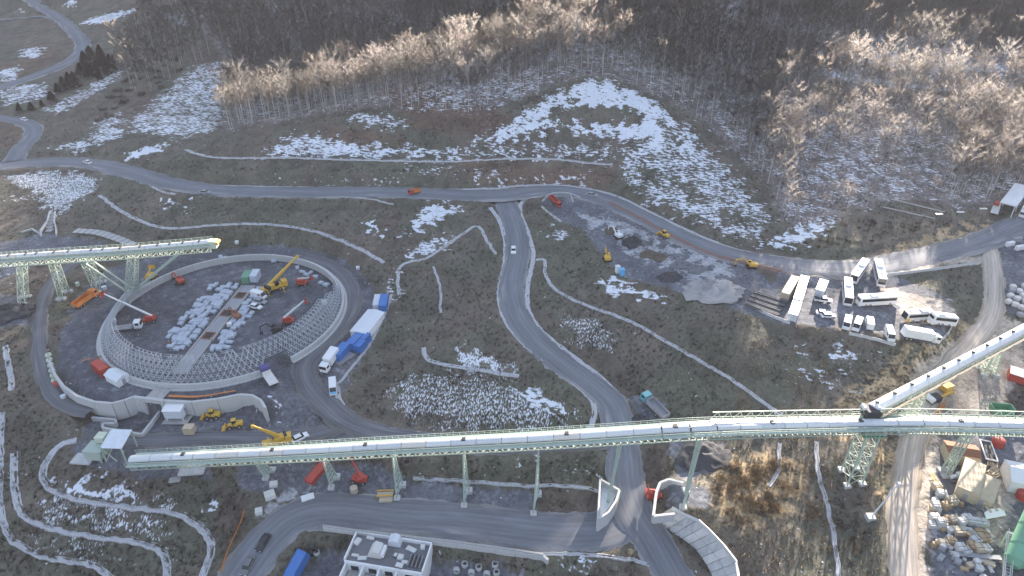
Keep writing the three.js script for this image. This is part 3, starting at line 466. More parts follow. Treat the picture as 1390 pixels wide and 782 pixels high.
// ------------------------------------------------------------ trees
const barkMat = mat(0.44, 0.42, 0.39, 0.95), twigMat = mat(0.47, 0.435, 0.425, 1), twigPale = mat(0.30, 0.245, 0.205, 1);
function bareTree(h, spread, twigs) {
  const trunk = [], tw = [], lean = rr(-0.04, 0.04) * h, top = V(lean, h * 0.9, rr(-0.03, 0.03) * h);
  trunk.push(rod(V(0, -0.6, 0), V(lean * 0.3, h * 0.4, 0), 0.02 * h * 0.5, 0.013 * h * 0.5, 5), rod(V(lean * 0.3, h * 0.4, 0), top, 0.013 * h * 0.5, 0.02, 4));
  const pos = [], nor = [];
  const sliver = (a, b, w) => { const d = b.clone().sub(a), s = d.clone().cross(V(rr(-1, 1), rr(-1, 1), rr(-1, 1))).normalize().multiplyScalar(w / 2); pos.push(a.x - s.x, a.y - s.y, a.z - s.z, a.x + s.x, a.y + s.y, a.z + s.z, b.x, b.y, b.z); const n = d.cross(s).normalize(); for (let i = 0; i < 3; i++) nor.push(n.x, n.y, n.z); };
  const limbs = 15;
  for (let i = 0; i < limbs; i++) {
    const f = lerp(0.42, 0.95, i / (limbs - 1)), a = i * 2.4 + rr(-0.4, 0.4), base = V(lean * f, h * f * 0.92, 0), len = spread * (0.55 + 0.6 * Math.sin(Math.PI * clamp((f - 0.2) / 0.85))) * rr(0.75, 1.2);
    const end = base.clone().add(V(Math.cos(a) * len * 0.8, len * rr(0.55, 1.1), Math.sin(a) * len * 0.8));
    trunk.push(rod(base, end, 0.045, 0.012, 3));
    const n = Math.round(twigs / limbs);
    for (let k = 0; k < n; k++) {
      const t = rr(0.25, 1.02), o = base.clone().lerp(end, t), dir = V(Math.cos(a) * 0.6 + rr(-0.9, 0.9), rr(0.1, 1.3), Math.sin(a) * 0.6 + rr(-0.9, 0.9)).normalize(), l = rr(0.7, 1.9) * h / 15;
      const e = o.clone().addScaledVector(dir, l); sliver(o, e, rr(0.05, 0.10));
      sliver(o.clone().lerp(e, 0.5), o.clone().lerp(e, 0.5).addScaledVector(V(rr(-1, 1), rr(0, 1), rr(-1, 1)).normalize(), l * 0.6), 0.06);
    }
  }
  const g = new THREE.BufferGeometry(); g.setAttribute('position', new THREE.Float32BufferAttribute(pos, 3)); g.setAttribute('normal', new THREE.Float32BufferAttribute(nor, 3));
  const tg = merged(trunk); tg.deleteAttribute('uv');
  return { trunk: tg, crown: g };
}
const TREES = []; for (let i = 0; i < 7; i++) TREES.push(bareTree(rr(13, 19), rr(3.4, 4.8), 380));
const joined = TREES.map((t) => { const a = t.trunk.clone(), b = t.crown.clone(); for (const [g, c] of [[a, [0.44, 0.42, 0.39]], [b, [0.47, 0.435, 0.425]]]) { const n = g.attributes.position.count, col = new Float32Array(n * 3); for (let i = 0; i < n; i++) col.set(c, i * 3); g.setAttribute('color', new THREE.BufferAttribute(col, 3)); } return mergeGeometries([a, b]); });
const roadClear = (x, z, m) => { for (const r of ROADS) if (r.name === 'hill_road' || r.name === 'haul_road' || r.name === 'upper_road') for (let i = 0; i < r.line.length; i += 3) { const q = r.line[i]; if (Math.hypot(q.x - x, q.z - z) < r.width / 2 + m) return false; } return true; };
const project = (x, y, z) => { const dy = y - EYE, depth = -dy * ST - z * CT; return [W0 / 2 + FOCAL * x / depth, H0 / 2 - FOCAL * (dy * CT - z * ST) / depth * 1, depth]; };
const sites = [];
{
  const LOOSE = flat([[150, 112], [182, 60], [200, -10], [260, -10], [285, 40], [310, 90], [262, 86], [228, 112], [190, 132]]);
  const [x0, x1, z0, z1] = bounds(WOOD, 0), step = 5.0;
  for (let z = Math.max(z0, -640); z < z1; z += step) for (let x = -420; x < Math.min(x1, 460); x += step) {
    const X = x + rr(-1.9, 1.9), Zz = z + rr(-1.9, 1.9);
    if (!inside(WOOD, X, Zz) && !(inside(LOOSE, X, Zz) && rnd() < 0.5)) continue;
    const snowy = sample(SNOW, X, Zz);
    if (rnd() < 0.16 + 0.7 * Math.max(0, snowy - 0.34) + 0.22 * noise(X * 0.02, Zz * 0.02)) continue;
    const y = height(X, Zz), p = project(X, y + 6, Zz);
    if (p[0] < -60 || p[0] > W0 + 60 || p[1] < -60) continue;
    if (!roadClear(X, Zz, X > 60 ? 7 : 3.5) || (p[0] > 1120 && p[0] < 1285 && p[1] > 195 && rnd() < 0.65)) continue;
    sites.push([X, y, Zz, p]);
  }
}
sites.sort((a, b) => a[3][2] - b[3][2]);
const EDGE = [[520, 'on the left end of the wooded ridge above the terrace channel', 'bare trees at the left end of the ridge'], [740, 'on the ridge above the brown terrace left of the snowy hilltop', 'bare trees above the brown terrace'], [890, 'directly behind the snowy hilltop in the middle', 'bare trees behind the snowy hilltop'], [1050, 'beside the snowy slope right of the hilltop', 'bare trees beside the snowy slope'], [1150, 'above the narrow tongue of snow by the haul road', 'bare trees above the snow tongue'], [1290, 'behind the stake rows and lamp posts', 'bare trees behind the stake rows'], [1e9, 'near the white canopy at the right edge', 'bare trees near the white canopy']];
let soloTrees = 0; const rest = TREES.map(() => []);
for (const [x, y, z, p] of sites) {
  const k = Math.floor(rnd() * TREES.length), s = rr(0.85, 1.35) * (p[0] > 1285 && p[1] > 150 ? 1.0 : p[0] > 1080 && p[1] > 200 ? 0.5 : p[0] > 1080 && p[1] > 120 ? 0.75 : 1), yaw = rr(0, 6.28);
  if (soloTrees < 300 && p[0] > 10 && p[0] < W0 - 10 && p[1] > 10 && p[2] < 400) {
    soloTrees++;
    const [where, set] = EDGE.find((e) => p[0] < e[0]).slice(1), o = thing('bare_tree', 'leafless grey brown tree ' + where, 'tree', set);
    part(o, 'trunk', TREES[k].trunk, barkMat); part(o, 'crown', TREES[k].crown, twigMat);
    o.position.set(x, y, z); o.rotation.y = yaw; o.scale.setScalar(s);
  } else rest[k].push([x, y, z, s, yaw]);
}
const forestMat = new THREE.MeshStandardMaterial({ vertexColors: true, roughness: 1 });
const forest = new THREE.Group(); forest.name = 'forest'; forest.userData = { label: 'dense leafless winter wood covering the hills at the top', category: 'forest', kind: 'stuff' }; scene.add(forest);
rest.forEach((l, k) => {
  const im = new THREE.InstancedMesh(joined[k], forestMat, l.length), m = M4(), q = new THREE.Quaternion(), col = new THREE.Color(); im.name = 'trees';
  l.forEach(([x, y, z, s, yaw], i) => { im.setMatrixAt(i, m.compose(V(x, y, z), q.setFromAxisAngle(UP, yaw), V(s, s * rr(0.9, 1.15), s))); const b = rr(0.75, 1.25); im.setColorAt(i, col.setRGB(b * rr(0.95, 1.08), b, b * rr(0.92, 1.02))); });
  shadowy(im); forest.add(im);
});
console.log('trees', sites.length, soloTrees);

// ------------------------------------------------------------ structures
const speck = (base, amt, n = 128) => colorTex(128, (u, v, i) => { const k = 1 + amt * (TN2[(Math.floor(v * 256) * 256 + Math.floor(u * 256)) % 65536] - 0.5) * 2; return base.map((b) => b * k); });
const textured = (base, amt, rough, rx = 1, ry = 1, extra = {}) => { const m = new THREE.MeshStandardMaterial({ roughness: rough, map: speck(base, amt), ...extra }); m.map.repeat.set(rx, ry); return m; };
const MT = {
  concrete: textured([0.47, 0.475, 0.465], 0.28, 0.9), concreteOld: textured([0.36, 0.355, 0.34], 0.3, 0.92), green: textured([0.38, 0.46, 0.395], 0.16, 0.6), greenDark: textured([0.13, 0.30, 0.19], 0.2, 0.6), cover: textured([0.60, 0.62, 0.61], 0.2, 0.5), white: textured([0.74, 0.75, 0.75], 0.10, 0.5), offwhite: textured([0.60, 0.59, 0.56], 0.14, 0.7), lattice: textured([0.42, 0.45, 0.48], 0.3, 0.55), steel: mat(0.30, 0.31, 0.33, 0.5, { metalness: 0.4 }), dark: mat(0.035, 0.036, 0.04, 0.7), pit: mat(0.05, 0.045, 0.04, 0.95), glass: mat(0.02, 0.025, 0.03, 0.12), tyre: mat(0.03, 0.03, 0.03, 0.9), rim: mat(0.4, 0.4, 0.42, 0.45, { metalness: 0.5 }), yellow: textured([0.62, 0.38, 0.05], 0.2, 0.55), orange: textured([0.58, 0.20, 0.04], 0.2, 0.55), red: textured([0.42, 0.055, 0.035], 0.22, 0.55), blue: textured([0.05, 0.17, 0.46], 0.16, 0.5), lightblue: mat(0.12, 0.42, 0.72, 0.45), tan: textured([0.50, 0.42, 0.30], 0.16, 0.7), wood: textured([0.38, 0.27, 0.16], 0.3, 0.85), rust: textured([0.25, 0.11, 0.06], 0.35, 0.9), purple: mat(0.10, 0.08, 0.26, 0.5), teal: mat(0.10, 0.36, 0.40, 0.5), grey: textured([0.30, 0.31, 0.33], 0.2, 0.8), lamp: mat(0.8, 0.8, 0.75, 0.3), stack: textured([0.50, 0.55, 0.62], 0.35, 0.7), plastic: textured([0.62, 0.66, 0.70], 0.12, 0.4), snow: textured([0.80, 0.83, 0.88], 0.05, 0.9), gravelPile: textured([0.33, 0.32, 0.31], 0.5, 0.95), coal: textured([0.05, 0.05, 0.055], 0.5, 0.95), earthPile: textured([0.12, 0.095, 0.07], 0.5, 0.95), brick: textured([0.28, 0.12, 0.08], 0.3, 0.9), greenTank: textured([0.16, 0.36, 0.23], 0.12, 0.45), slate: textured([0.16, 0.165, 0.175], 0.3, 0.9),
};
// a wall along points [x, z, topLevel, footLevel], built in panels that leave a thin joint
function wallPanels(o, pts, thick, panel, material, name = 'wall_panel', gap = 0.05) {
  for (let i = 0; i < pts.length - 1; i++) {
    const a = pts[i], b = pts[i + 1], l = Math.hypot(b[0] - a[0], b[1] - a[1]), n = Math.max(1, Math.round(l / panel));
    for (let k = 0; k < n; k++) {
      const f = (t) => [0, 1, 2, 3].map((c) => lerp(a[c], b[c], t)), p = f(k / n), q = f((k + 1) / n), len = l / n - gap, ang = Math.atan2(-(q[1] - p[1]), q[0] - p[0]);
      const g = extrude([[-len / 2, p[3]], [len / 2, q[3]], [len / 2, q[2]], [-len / 2, p[2]]], thick, 0.03);
      g.applyMatrix4(M4().makeRotationY(ang).setPosition((p[0] + q[0]) / 2, 0, (p[1] + q[1]) / 2)); part(o, name, g, material);
    }
  }
}
const topPts = (list, top, foot) => list.map(([px, py, t = top, f = foot]) => { const p = atLevel(px, py, t); return [p[0], p[2], t, f]; });

// ---- the unfinished dome
const DC = V(-88.6, 0, -176.3), DR = 35.6;
{
  const o = thing('storage_dome', 'unfinished round storage dome: concrete ring wall carrying a white triangulated steel lattice', 'dome'); o.position.copy(DC);
  const ringPart = (name, a0, a1, r0, r1, h, n) => { for (let i = 0; i < n; i++) { const A = lerp(a0, a1, i / n), B = lerp(a0, a1, (i + 1) / n) - 0.002, s = new THREE.Shape(), m = 4; for (let k = 0; k <= m; k++) { const a = lerp(A, B, k / m); s[k ? 'lineTo' : 'moveTo'](r1 * Math.cos(a), r1 * Math.sin(a)); } for (let k = m; k >= 0; k--) { const a = lerp(A, B, k / m); s.lineTo(r0 * Math.cos(a), r0 * Math.sin(a)); } const g = new THREE.ExtrudeGeometry(s, { depth: h, bevelEnabled: false }); g.rotateX(Math.PI / 2); g.translate(0, h, 0); part(o, name, clean(g), MT.concrete); } };
  const D = Math.PI / 180;
  ringPart('ring_wall', 53 * D, 402 * D, DR - 0.6, DR + 0.1, 1.6, 44);
  ringPart('ring_footing', 53 * D, 402 * D, DR + 0.15, DR + 0.9, 0.35, 44);
  ringPart('ring_kerb', 190 * D, 340 * D, DR - 1.5, DR - 1.0, 2.4, 18);
  const node = (a, t, inner) => { const r = DR - 0.6 - (inner ? 1.1 : 0) - 4.3 * (0.55 * t + 0.45 * t * t), y = 1.6 + 5.6 * t - (inner ? 0.25 : 0); return V(r * Math.cos(a), y, r * Math.sin(a)); };
  const a0 = -32 * D, a1 = 206 * D, bays = 84, rows = 5;
  for (let b = 0; b < bays; b++) {
    const am = lerp(a0, a1, (b + 0.5) / bays) / D, A = (k) => lerp(a0, a1, (b + k) / bays), bars = [];
    let r0 = 0, r1 = rows; if (am > 42.5 && am < 53) r0 = 2; if (am < 6) r1 = Math.max(1, Math.round(rows * (am + 32) / 38)); if (am > 178) r1 = Math.max(1, Math.round(rows * (206 - am) / 28)); if (am > 60 && am < 176 && rnd() < 0.12) r1--;
    for (let r = r0; r < r1; r++) {
      const s0 = r % 2 ? 0.5 : 0, s1 = 0.5 - s0, t0 = r / rows, t1 = (r + 1) / rows;
      for (const inner of [0, 1]) {
        bars.push(bar(node(A(s0), t0, inner), node(A(s0 + 1), t0, inner), 0.085));
        bars.push(bar(node(A(s0), t0, inner), node(A(s1 + (s0 ? 1 : 0)), t1, inner), 0.085), bar(node(A(s0 ? 0.5 : 1), t0, inner), node(A(s0 ? 0 : 0.5), t1, inner), 0.085));
      }
      bars.push(bar(node(A(s0), t0, 0), node(A(s1), t1, 1), 0.09), bar(node(A(s0), t0, 1), node(A(s0), t0, 0), 0.09));
    }
    const s = r1 % 2 ? 0.5 : 0; for (const inner of [0, 1]) bars.push(bar(node(A(s), r1 / rows, inner), node(A(s + 1), r1 / rows, inner), 0.085));
    part(o, 'lattice_panel', bars, MT.lattice);
  }
}
// ---- the tunnel under the dome floor: roof strip and hopper openings
{
  const a = at(243, 508), b = at(338, 388), d = b.clone().sub(a), L = d.length(), yaw = Math.atan2(-d.z, d.x);
  const o = thing('tunnel_roof', 'worn concrete tunnel roof strip with dark hopper openings across the dome floor', 'tunnel'); o.position.set((a.x + b.x) / 2, 0.02, (a.z + b.z) / 2); o.rotation.y = yaw;
  part(o, 'roof_slab', [rbox(L, 0.3, 3.6, 0.05, 0, 0.12, 0)], MT.grey);
  for (const s of [-1, 1]) part(o, 'side_rail', [box(L * 0.98, 0.5, 0.4, 0, 0.2, s * 2.05)], MT.concreteOld);
  for (const f of [-0.12, 0.14, 0.36]) { const h = part(o, 'hopper_opening', [box(3, 0.1, 2.4, L * f, 0.25, 0)], MT.pit); part(h, 'frame', [box(3.4, 0.35, 0.25, L * f, 0.3, 1.35), box(3.4, 0.35, 0.25, L * f, 0.3, -1.35), box(0.25, 0.35, 2.5, L * f + 1.6, 0.3, 0), box(0.25, 0.35, 2.5, L * f - 1.6, 0.3, 0)], MT.rust); }
  // bundles of lattice parts on both sides of it
  const kinds = []; for (let k = 0; k < 4; k++) { const g = []; const l = rr(1.7, 2.7), n = 4 + k % 3; for (let i = 0; i < n; i++) for (let j = 0; j < 3; j++) g.push(box(l * rr(0.85, 1), 0.2, 0.2, rr(-0.1, 0.1), 0.14 + j * 0.24, (i - (n - 1) / 2) * 0.3)); g.push(box(0.12, 0.12, n * 0.32, l * 0.3, 0.02, 0), box(0.12, 0.12, n * 0.32, -l * 0.3, 0.02, 0), box(0.08, 0.8, n * 0.32, l * 0.25, 0.42, 0)); kinds.push(merged(g)); }
  const nx = -d.z / L, nz = d.x / L;
  for (let i = 0; i < 21; i++) for (const lane of [-11.4, -9.8, -8, -6.2, -4.4, 4.2, 6, 7.6]) {
    const t = 0.24 + i * 0.0375 + rr(-0.012, 0.012); if (rnd() < 0.1 || (lane < -8.5 && (t < 0.34 || rnd() < 0.3)) || (lane > 6.5 && rnd() < 0.5) || t > 0.99) continue;
    const q = lane + rr(-0.5, 0.5), x = a.x + d.x * t + nx * q, z = a.z + d.z * t + nz * q;
    const m = solo('lattice_bundle', kinds[Math.floor(rnd() * 4)], MT.stack, lane < 0 ? 'tied bundle of white steel struts on the dome floor left of the tunnel strip' : 'tied bundle of white steel struts on the dome floor right of the tunnel strip', 'bundle', lane < 0 ? 'strut bundles left of the tunnel strip' : 'strut bundles right of the tunnel strip');
    m.position.set(x, 0.12, z); m.rotation.y = yaw + (rnd() < 0.5 ? 0 : Math.PI / 2) + rr(-0.12, 0.12); m.scale.setScalar(rr(0.85, 1.15));
  }
  for (const [px, py, l] of [[404, 365, 2], [410, 370, 1.8], [416, 374, 2], [422, 371, 1.6], [428, 377, 2], [436, 385, 1.8], [443, 388, 2], [300, 350, 2], [306, 352, 2], [357, 352, 2.2], [369, 350, 2.4], [372, 355, 2]]) { const m = standAt(solo('lattice_bundle', kinds[Math.floor(rnd() * 4)], MT.stack, 'tied bundle of white steel struts along the far rim of the dome floor', 'bundle', 'strut bundles along the far rim'), [px, py], rr(0, 3)); m.scale.setScalar(l / 2); }
}
// ---- wall in front of the dome pad, portal and pit walls
{
  let o = thing('retaining_wall', 'long curved pale concrete retaining wall below the dome pad, left of the portal', 'wall');
  wallPanels(o, topPts([[66, 488, 0.6, -1], [74, 508, 0.8, -2.5], [86, 524, 0.9, -4.6], [104, 537, 0.9, -4.8], [128, 545, 0.9, -4.8], [152, 547, 0.9, -4.8], [168, 543, 0.9, -4.8], [181, 538, 0.9, -4.8]]), 0.7, 4.5, MT.concrete);
  o = thing('tunnel_portal', 'square concrete tunnel portal with dark opening under the dome pad', 'portal');
  const c = topPts([[181, 538], [222, 543]], 0.9, -4.6), A = V(c[0][0], 0, c[0][1]), B = V(c[1][0], 0, c[1][1]), u = B.clone().sub(A), L = u.length(), yaw = Math.atan2(-u.z, u.x), g = (list, name, m) => { const x = merged(list); x.applyMatrix4(M4().makeRotationY(yaw).setPosition(A.x, 0, A.z)); part(o, name, x, m); };
  g([box(L * 0.36, 5.6, 0.8, L * 0.18, -1.9, 0)], 'pier', MT.concrete); g([box(L * 0.12, 5.6, 0.8, L * 0.94, -1.9, 0)], 'pier', MT.concrete); g([box(L * 0.52, 1.3, 0.9, L * 0.62, 0.3, 0)], 'lintel', MT.concrete);
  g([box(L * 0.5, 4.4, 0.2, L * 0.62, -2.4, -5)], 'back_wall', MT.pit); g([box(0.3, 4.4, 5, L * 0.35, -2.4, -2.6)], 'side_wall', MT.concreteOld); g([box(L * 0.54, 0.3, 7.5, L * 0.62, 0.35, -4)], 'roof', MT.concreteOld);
  o = thing('retaining_wall', 'pale concrete retaining wall below the dome pad, right of the portal with a curled end', 'wall');
  wallPanels(o, topPts([[223, 543], [260, 545], [295, 541], [325, 535], [342, 536], [354, 543], [360, 553]], 0.8, -4.6), 0.7, 4.5, MT.concrete);
  o = thing('pit_wall', 'low pale concrete pit wall running out from the portal with an angled corner', 'wall');
  wallPanels(o, topPts([[221, 551], [206, 571], [192, 589], [168, 585], [139, 580], [139, 574], [157, 574], [156, 569], [124, 566]], -3.1, -4.6), 0.6, 5, MT.concrete);
}
// ---- generic trestle: two legs splayed across the gallery, bracing, footings
function trestle(baseA, baseB, top, label, group, w = 0.36) {
  const o = thing('conveyor_trestle', label, 'trestle', group), A = at(...baseA), B = at(...baseB), mid = A.clone().add(B).multiplyScalar(0.5);
  o.position.copy(mid); const a = A.sub(mid), b = B.sub(mid), t = top.clone().sub(mid), ta = t.clone().add(V(0, 0, 0.75)), tb = t.clone().add(V(0, 0, -0.75));
  part(o, 'leg', [bar(a, ta, w)], MT.green); part(o, 'leg', [bar(b, tb, w)], MT.green);
  const br = []; for (let k = 0; k < 7; k++) { const f = k / 7, g = (k + 1) / 7; br.push(bar(a.clone().lerp(ta, f), b.clone().lerp(tb, g), 0.11), bar(b.clone().lerp(tb, f), a.clone().lerp(ta, g), 0.11), bar(a.clone().lerp(ta, g), b.clone().lerp(tb, g), 0.16)); }
  part(o, 'brace', br, MT.green);
  part(o, 'footing', [rbox(1.5, 1.1, 1.5, 0.08, a.x, a.y + 0.2, a.z)], MT.concrete); part(o, 'footing', [rbox(1.5, 1.1, 1.5, 0.08, b.x, b.y + 0.2, b.z)], MT.concrete);
  return o;
}
// a four-legged lattice tower between a base quad and a top quad
function latticeTower(o, base, topq, n, w, material = MT.green) {
  for (let i = 0; i < 4; i++) part(o, 'leg', [bar(base[i], topq[i], w)], material);
  for (let i = 0; i < 4; i++) { const a = base[i], b = base[(i + 1) % 4], c = topq[i], d = topq[(i + 1) % 4], br = []; for (let k = 0; k < n; k++) { const f = k / n, g = (k + 1) / n; br.push(bar(a.clone().lerp(c, f), b.clone().lerp(d, g), w * 0.36), bar(b.clone().lerp(d, f), a.clone().lerp(c, g), w * 0.36), bar(a.clone().lerp(c, g), b.clone().lerp(d, g), w * 0.36)); } part(o, 'side_bracing', br, material); }
  for (let i = 0; i < 4; i++) part(o, 'footing', [rbox(1.5, 1.0, 1.5, 0.08, base[i].x, base[i].y + 0.1, base[i].z)], MT.concrete);
}
// ---- a covered belt gallery along 3-D points: truss sides, deck, curved cover sheets, hatches
function gallery(o, line, width, depth, sheet, railFrom = 1e9, every = 4) {
  const c = new THREE.CatmullRomCurve3(line, false, 'centripetal'), L = c.getLength(), n = Math.round(L / sheet), P = c.getSpacedPoints(n);
  for (let i = 0; i < n; i++) {
    const a = P[i], b = P[i + 1], dir = b.clone().sub(a), l = dir.length(), X = dir.clone().normalize(), Zx = X.clone().cross(UP).normalize(), Y = Zx.clone().cross(X), m = M4().makeBasis(X, Y, Zx).setPosition(a), h = width / 2;
    const put = (name, list, material) => { const g = merged(list); g.applyMatrix4(m); return part(o, name, g, material); };
    const s = new THREE.Shape(); const k = 10, r = h * 0.74; for (let j = 0; j <= k; j++) { const t = Math.PI * j / k; s[j ? 'lineTo' : 'moveTo'](r * Math.cos(t), 0.35 + r * 0.72 * Math.sin(t)); } for (let j = k; j >= 0; j--) { const t = Math.PI * j / k; s.lineTo((r - 0.06) * Math.cos(t), 0.35 + (r - 0.06) * 0.72 * Math.sin(t)); }
    const cg = new THREE.ExtrudeGeometry(s, { depth: l - 0.14, bevelEnabled: false }); cg.rotateY(Math.PI / 2); cg.translate(0.07, 0, 0); put('cover_sheet', [clean(cg)], [MT.cover, MT.cover, MT.cover2, MT.cover3][Math.floor(rnd() * 4)]);
    const tr = [], bays = Math.max(2, Math.round(l / 1.6)), st = l / bays;
    for (const zz of [-h, h]) {
      tr.push(box(l, 0.2, 0.2, l / 2, 0.25, zz), box(l, 0.22, 0.22, l / 2, -depth, zz));
      for (let q = 0; q < bays; q++) { tr.push(bar([q * st, -depth, zz], [q * st, 0.25, zz], 0.11), bar([q * st, q % 2 ? -depth : 0.25, zz], [(q + 1) * st, q % 2 ? 0.25 : -depth, zz], 0.11)); }
    }
    for (let q = 0; q < bays; q++) tr.push(bar([q * st, -depth, -h], [q * st, -depth, h], 0.14), bar([q * st, -depth, -h], [(q + 1) * st, -depth, h], 0.09));
    put('truss_bay', tr, MT.green);
    put('deck', [box(l, 0.08, width * 0.98, l / 2, 0.06, 0)], MT.grey);
    for (const zz of [-h - 0.55, h + 0.55]) { const rails = []; rails.push(box(l, 0.06, 0.9, l / 2, 0.02, zz * 0.97), box(l, 0.07, 0.07, l / 2, 1.1, zz * 1.12), box(l, 0.05, 0.05, l / 2, 0.6, zz * 1.12)); for (let q = 0; q < bays; q++) rails.push(box(0.06, 1.1, 0.06, q * st, 0.55, zz * 1.12)); put('walkway', rails, MT.green); }
    if (i % every === 2 % every && i < n * 0.97) put('hatch', every < 3 ? [rbox(0.55, 0.3, r * 1.5, 0.05, l * rr(0.2, 0.8), 0.3 + r * 0.72, 0)] : [rbox(0.9, 0.35, 0.9, 0.05, l / 2, 0.4 + r * 0.72, 0)], MT.dark);
    if (a.x > railFrom) { const br = [], zz = -h - 0.9; br.push(box(l, 0.16, 0.16, l / 2, 2.3, zz), box(l, 0.16, 0.16, l / 2, 0.3, zz)); for (let q = 0; q < bays; q++) br.push(bar([q * st, q % 2 ? 2.3 : 0.3, zz], [(q + 1) * st, q % 2 ? 0.3 : 2.3, zz], 0.11)); put('side_truss', br, MT.greenPale); }
  }
  return { P, c };
}
MT.cover2 = textured([0.52, 0.54, 0.55], 0.35, 0.55); MT.cover3 = textured([0.58, 0.55, 0.50], 0.3, 0.5);
MT.greenPale = textured([0.52, 0.58, 0.46], 0.12, 0.6);
// ---- the long conveyor across the site
const CA = V(-90, 0, -116), CB = V(73, 0, -103);
const onConveyor = (px, py) => { const d = ray(px, py); if (px > 935) { const z = px < 1175 ? lerp(-103.6, -113, smooth(900, 1190, px)) : -113; return V(...atZ(px, py, z)); } const k = (-103.6 + 116) / (40 + 90), t = (CA.z - k * CA.x) / (d[2] - k * d[0]); return V(d[0] * t, EYE + d[1] * t, d[2] * t); };
const longLine = [[178, 625], [300, 619], [420, 613], [540, 606], [640, 601], [735, 596], [830, 590], [935, 583], [1050, 579], [1175, 576], [1240, 575], [1320, 577], [1420, 580]].map((p) => onConveyor(...p));
{
  const o = thing('long_conveyor', 'long pale green covered belt conveyor crossing the whole site on trestles', 'conveyor');
  const { c } = gallery(o, longLine, 2.9, 1.7, 5.6, 40);
  const topAt = (x) => { let b = null, m = 1e9; for (let t = 0; t <= 1; t += 0.002) { const p = c.getPointAt(t), d = Math.abs(p.x - x); if (d < m) { m = d; b = p; } } return b.clone().add(V(0, -1.75, 0)); };
  const G = 'trestles under the long conveyor';
  const T = [[[361, 650], [370, 639], 'shortest green trestle under the low left end of the long conveyor'], [[450, 663], [458, 648], 'green trestle between the red trailer and the red telehandler under the long conveyor'], [[539, 678], [547, 659], 'green trestle beside the yellow frame at the left edge of the gravel strip'], [[630, 688], [637, 667], 'green trestle standing in the middle of the blue grey gravel strip'], [[724, 699], [731, 671], 'green trestle at the right end of the blue grey gravel strip'], [[823, 690], [829, 668], 'green trestle standing inside the white triangular wall'], [[927, 690], [931, 668], 'thick pale green trestle on the kerbed pad right of the road junction']];
  T.forEach(([a, b, label], i) => { const A = at(...a), B = at(...b), tp = topAt((A.x + B.x) / 2); trestle(a, b, tp, label, G, i > 4 ? 0.55 : 0.34); });
  // transfer tower where the second conveyor starts
  const tp = topAt(onConveyor(1186, 576).x), o2 = thing('transfer_tower', 'tall green lattice transfer tower where two conveyors meet', 'tower');
  const b = [V(-1.9, 0, 1.9), V(1.5, 0, 1.9), V(1.7, 0, -2.4), V(-1.7, 0, -2.4)].map((v) => { v.add(V(tp.x, 0, tp.z)); v.y = height(v.x, v.z); return v; }), q = [V(-1.5, 0, 1.7), V(1.5, 0, 1.7), V(1.5, 0, -2.2), V(-1.5, 0, -2.2)].map((v) => v.add(V(tp.x, tp.y - 0.4, tp.z)));
  latticeTower(o2, b, q, 5, 0.3);
  part(o2, 'platform', [box(5, 0.25, 7, tp.x, tp.y - 0.2, tp.z - 1.2)], MT.greenDark);
  const rails = []; for (const [x, z, w, d] of [[0, 2.3, 5, 0.07], [0, -4.7, 5, 0.07], [2.5, -1.2, 0.07, 7], [-2.5, -1.2, 0.07, 7]]) for (const y of [0.6, 1.2]) rails.push(box(w, 0.07, d, tp.x + x, tp.y + y, tp.z + z)); for (let k = -2; k <= 2; k++) rails.push(box(0.07, 1.2, 0.07, tp.x + k, tp.y + 0.6, tp.z + 2.3), box(0.07, 1.2, 0.07, tp.x + k, tp.y + 0.6, tp.z - 4.7)); part(o2, 'railing', rails, MT.greenPale);
  part(o2, 'drive_house', [rbox(3.2, 2.6, 3, 0.08, tp.x + 0.5, tp.y + 2.9, tp.z - 2.6)], MT.dark); part(o2, 'chute', [rbox(1.8, 4, 1.8, 0.1, tp.x, tp.y + 0.5, tp.z - 1.6)], MT.greenDark);
  for (const k of [-1, 1]) part(o2, 'motor', [cyl(0.45, 0.45, 1.4, 10, tp.x + k * 1.6, tp.y + 4.5, tp.z - 2.6, Math.PI / 2)], MT.white);
  // right hand tower
  const o3 = thing('lattice_tower', 'slim green lattice tower in the material yard under the right end of the long conveyor', 'tower'), f = at(1283, 643), t3 = topAt(at(1283, 643).x);
  latticeTower(o3, [V(-0.6, 0, 0.9), V(0.6, 0, 0.9), V(0.6, 0, -0.9), V(-0.6, 0, -0.9)].map((v) => v.add(f)), [V(-0.5, 0, 0.9), V(0.5, 0, 0.9), V(0.5, 0, -0.9), V(-0.5, 0, -0.9)].map((v) => v.add(t3)), 6, 0.22);
  // the second conveyor, climbing away to the right
  const o4 = thing('inclined_conveyor', 'white round covered conveyor climbing away from the transfer tower to the right edge', 'conveyor');
  const s0 = V(tp.x + 0.6, tp.y + 3.4, tp.z - 3), e0 = V(...atZ(1392, 446, -155)), dd = e0.clone().sub(s0), e1 = e0.clone().addScaledVector(dd, 0.35);
  const n = 14; for (let i = 0; i < n; i++) {
    const a = s0.clone().lerp(e1, i / n), bb = s0.clone().lerp(e1, (i + 0.985) / n); part(o4, 'cover_sheet', [rod(a, bb, 1.35, 1.35, 16)], MT.white);
    const X = bb.clone().sub(a).normalize(), Zx = X.clone().cross(UP).normalize(), w = (k, y, t) => a.clone().lerp(bb, t).addScaledVector(Zx, k).add(V(0, y, 0)), tr = [];
    for (const k of [-1.5, 1.5]) { tr.push(bar(w(k, -0.3, 0), w(k, -0.3, 1), 0.2), bar(w(k, -2.4, 0), w(k, -2.4, 1), 0.2)); for (let j = 0; j < 3; j++) tr.push(bar(w(k, -2.4, j / 3), w(k, -0.3, (j + 0.5) / 3), 0.12), bar(w(k, -0.3, (j + 0.5) / 3), w(k, -2.4, (j + 1) / 3), 0.12)); }
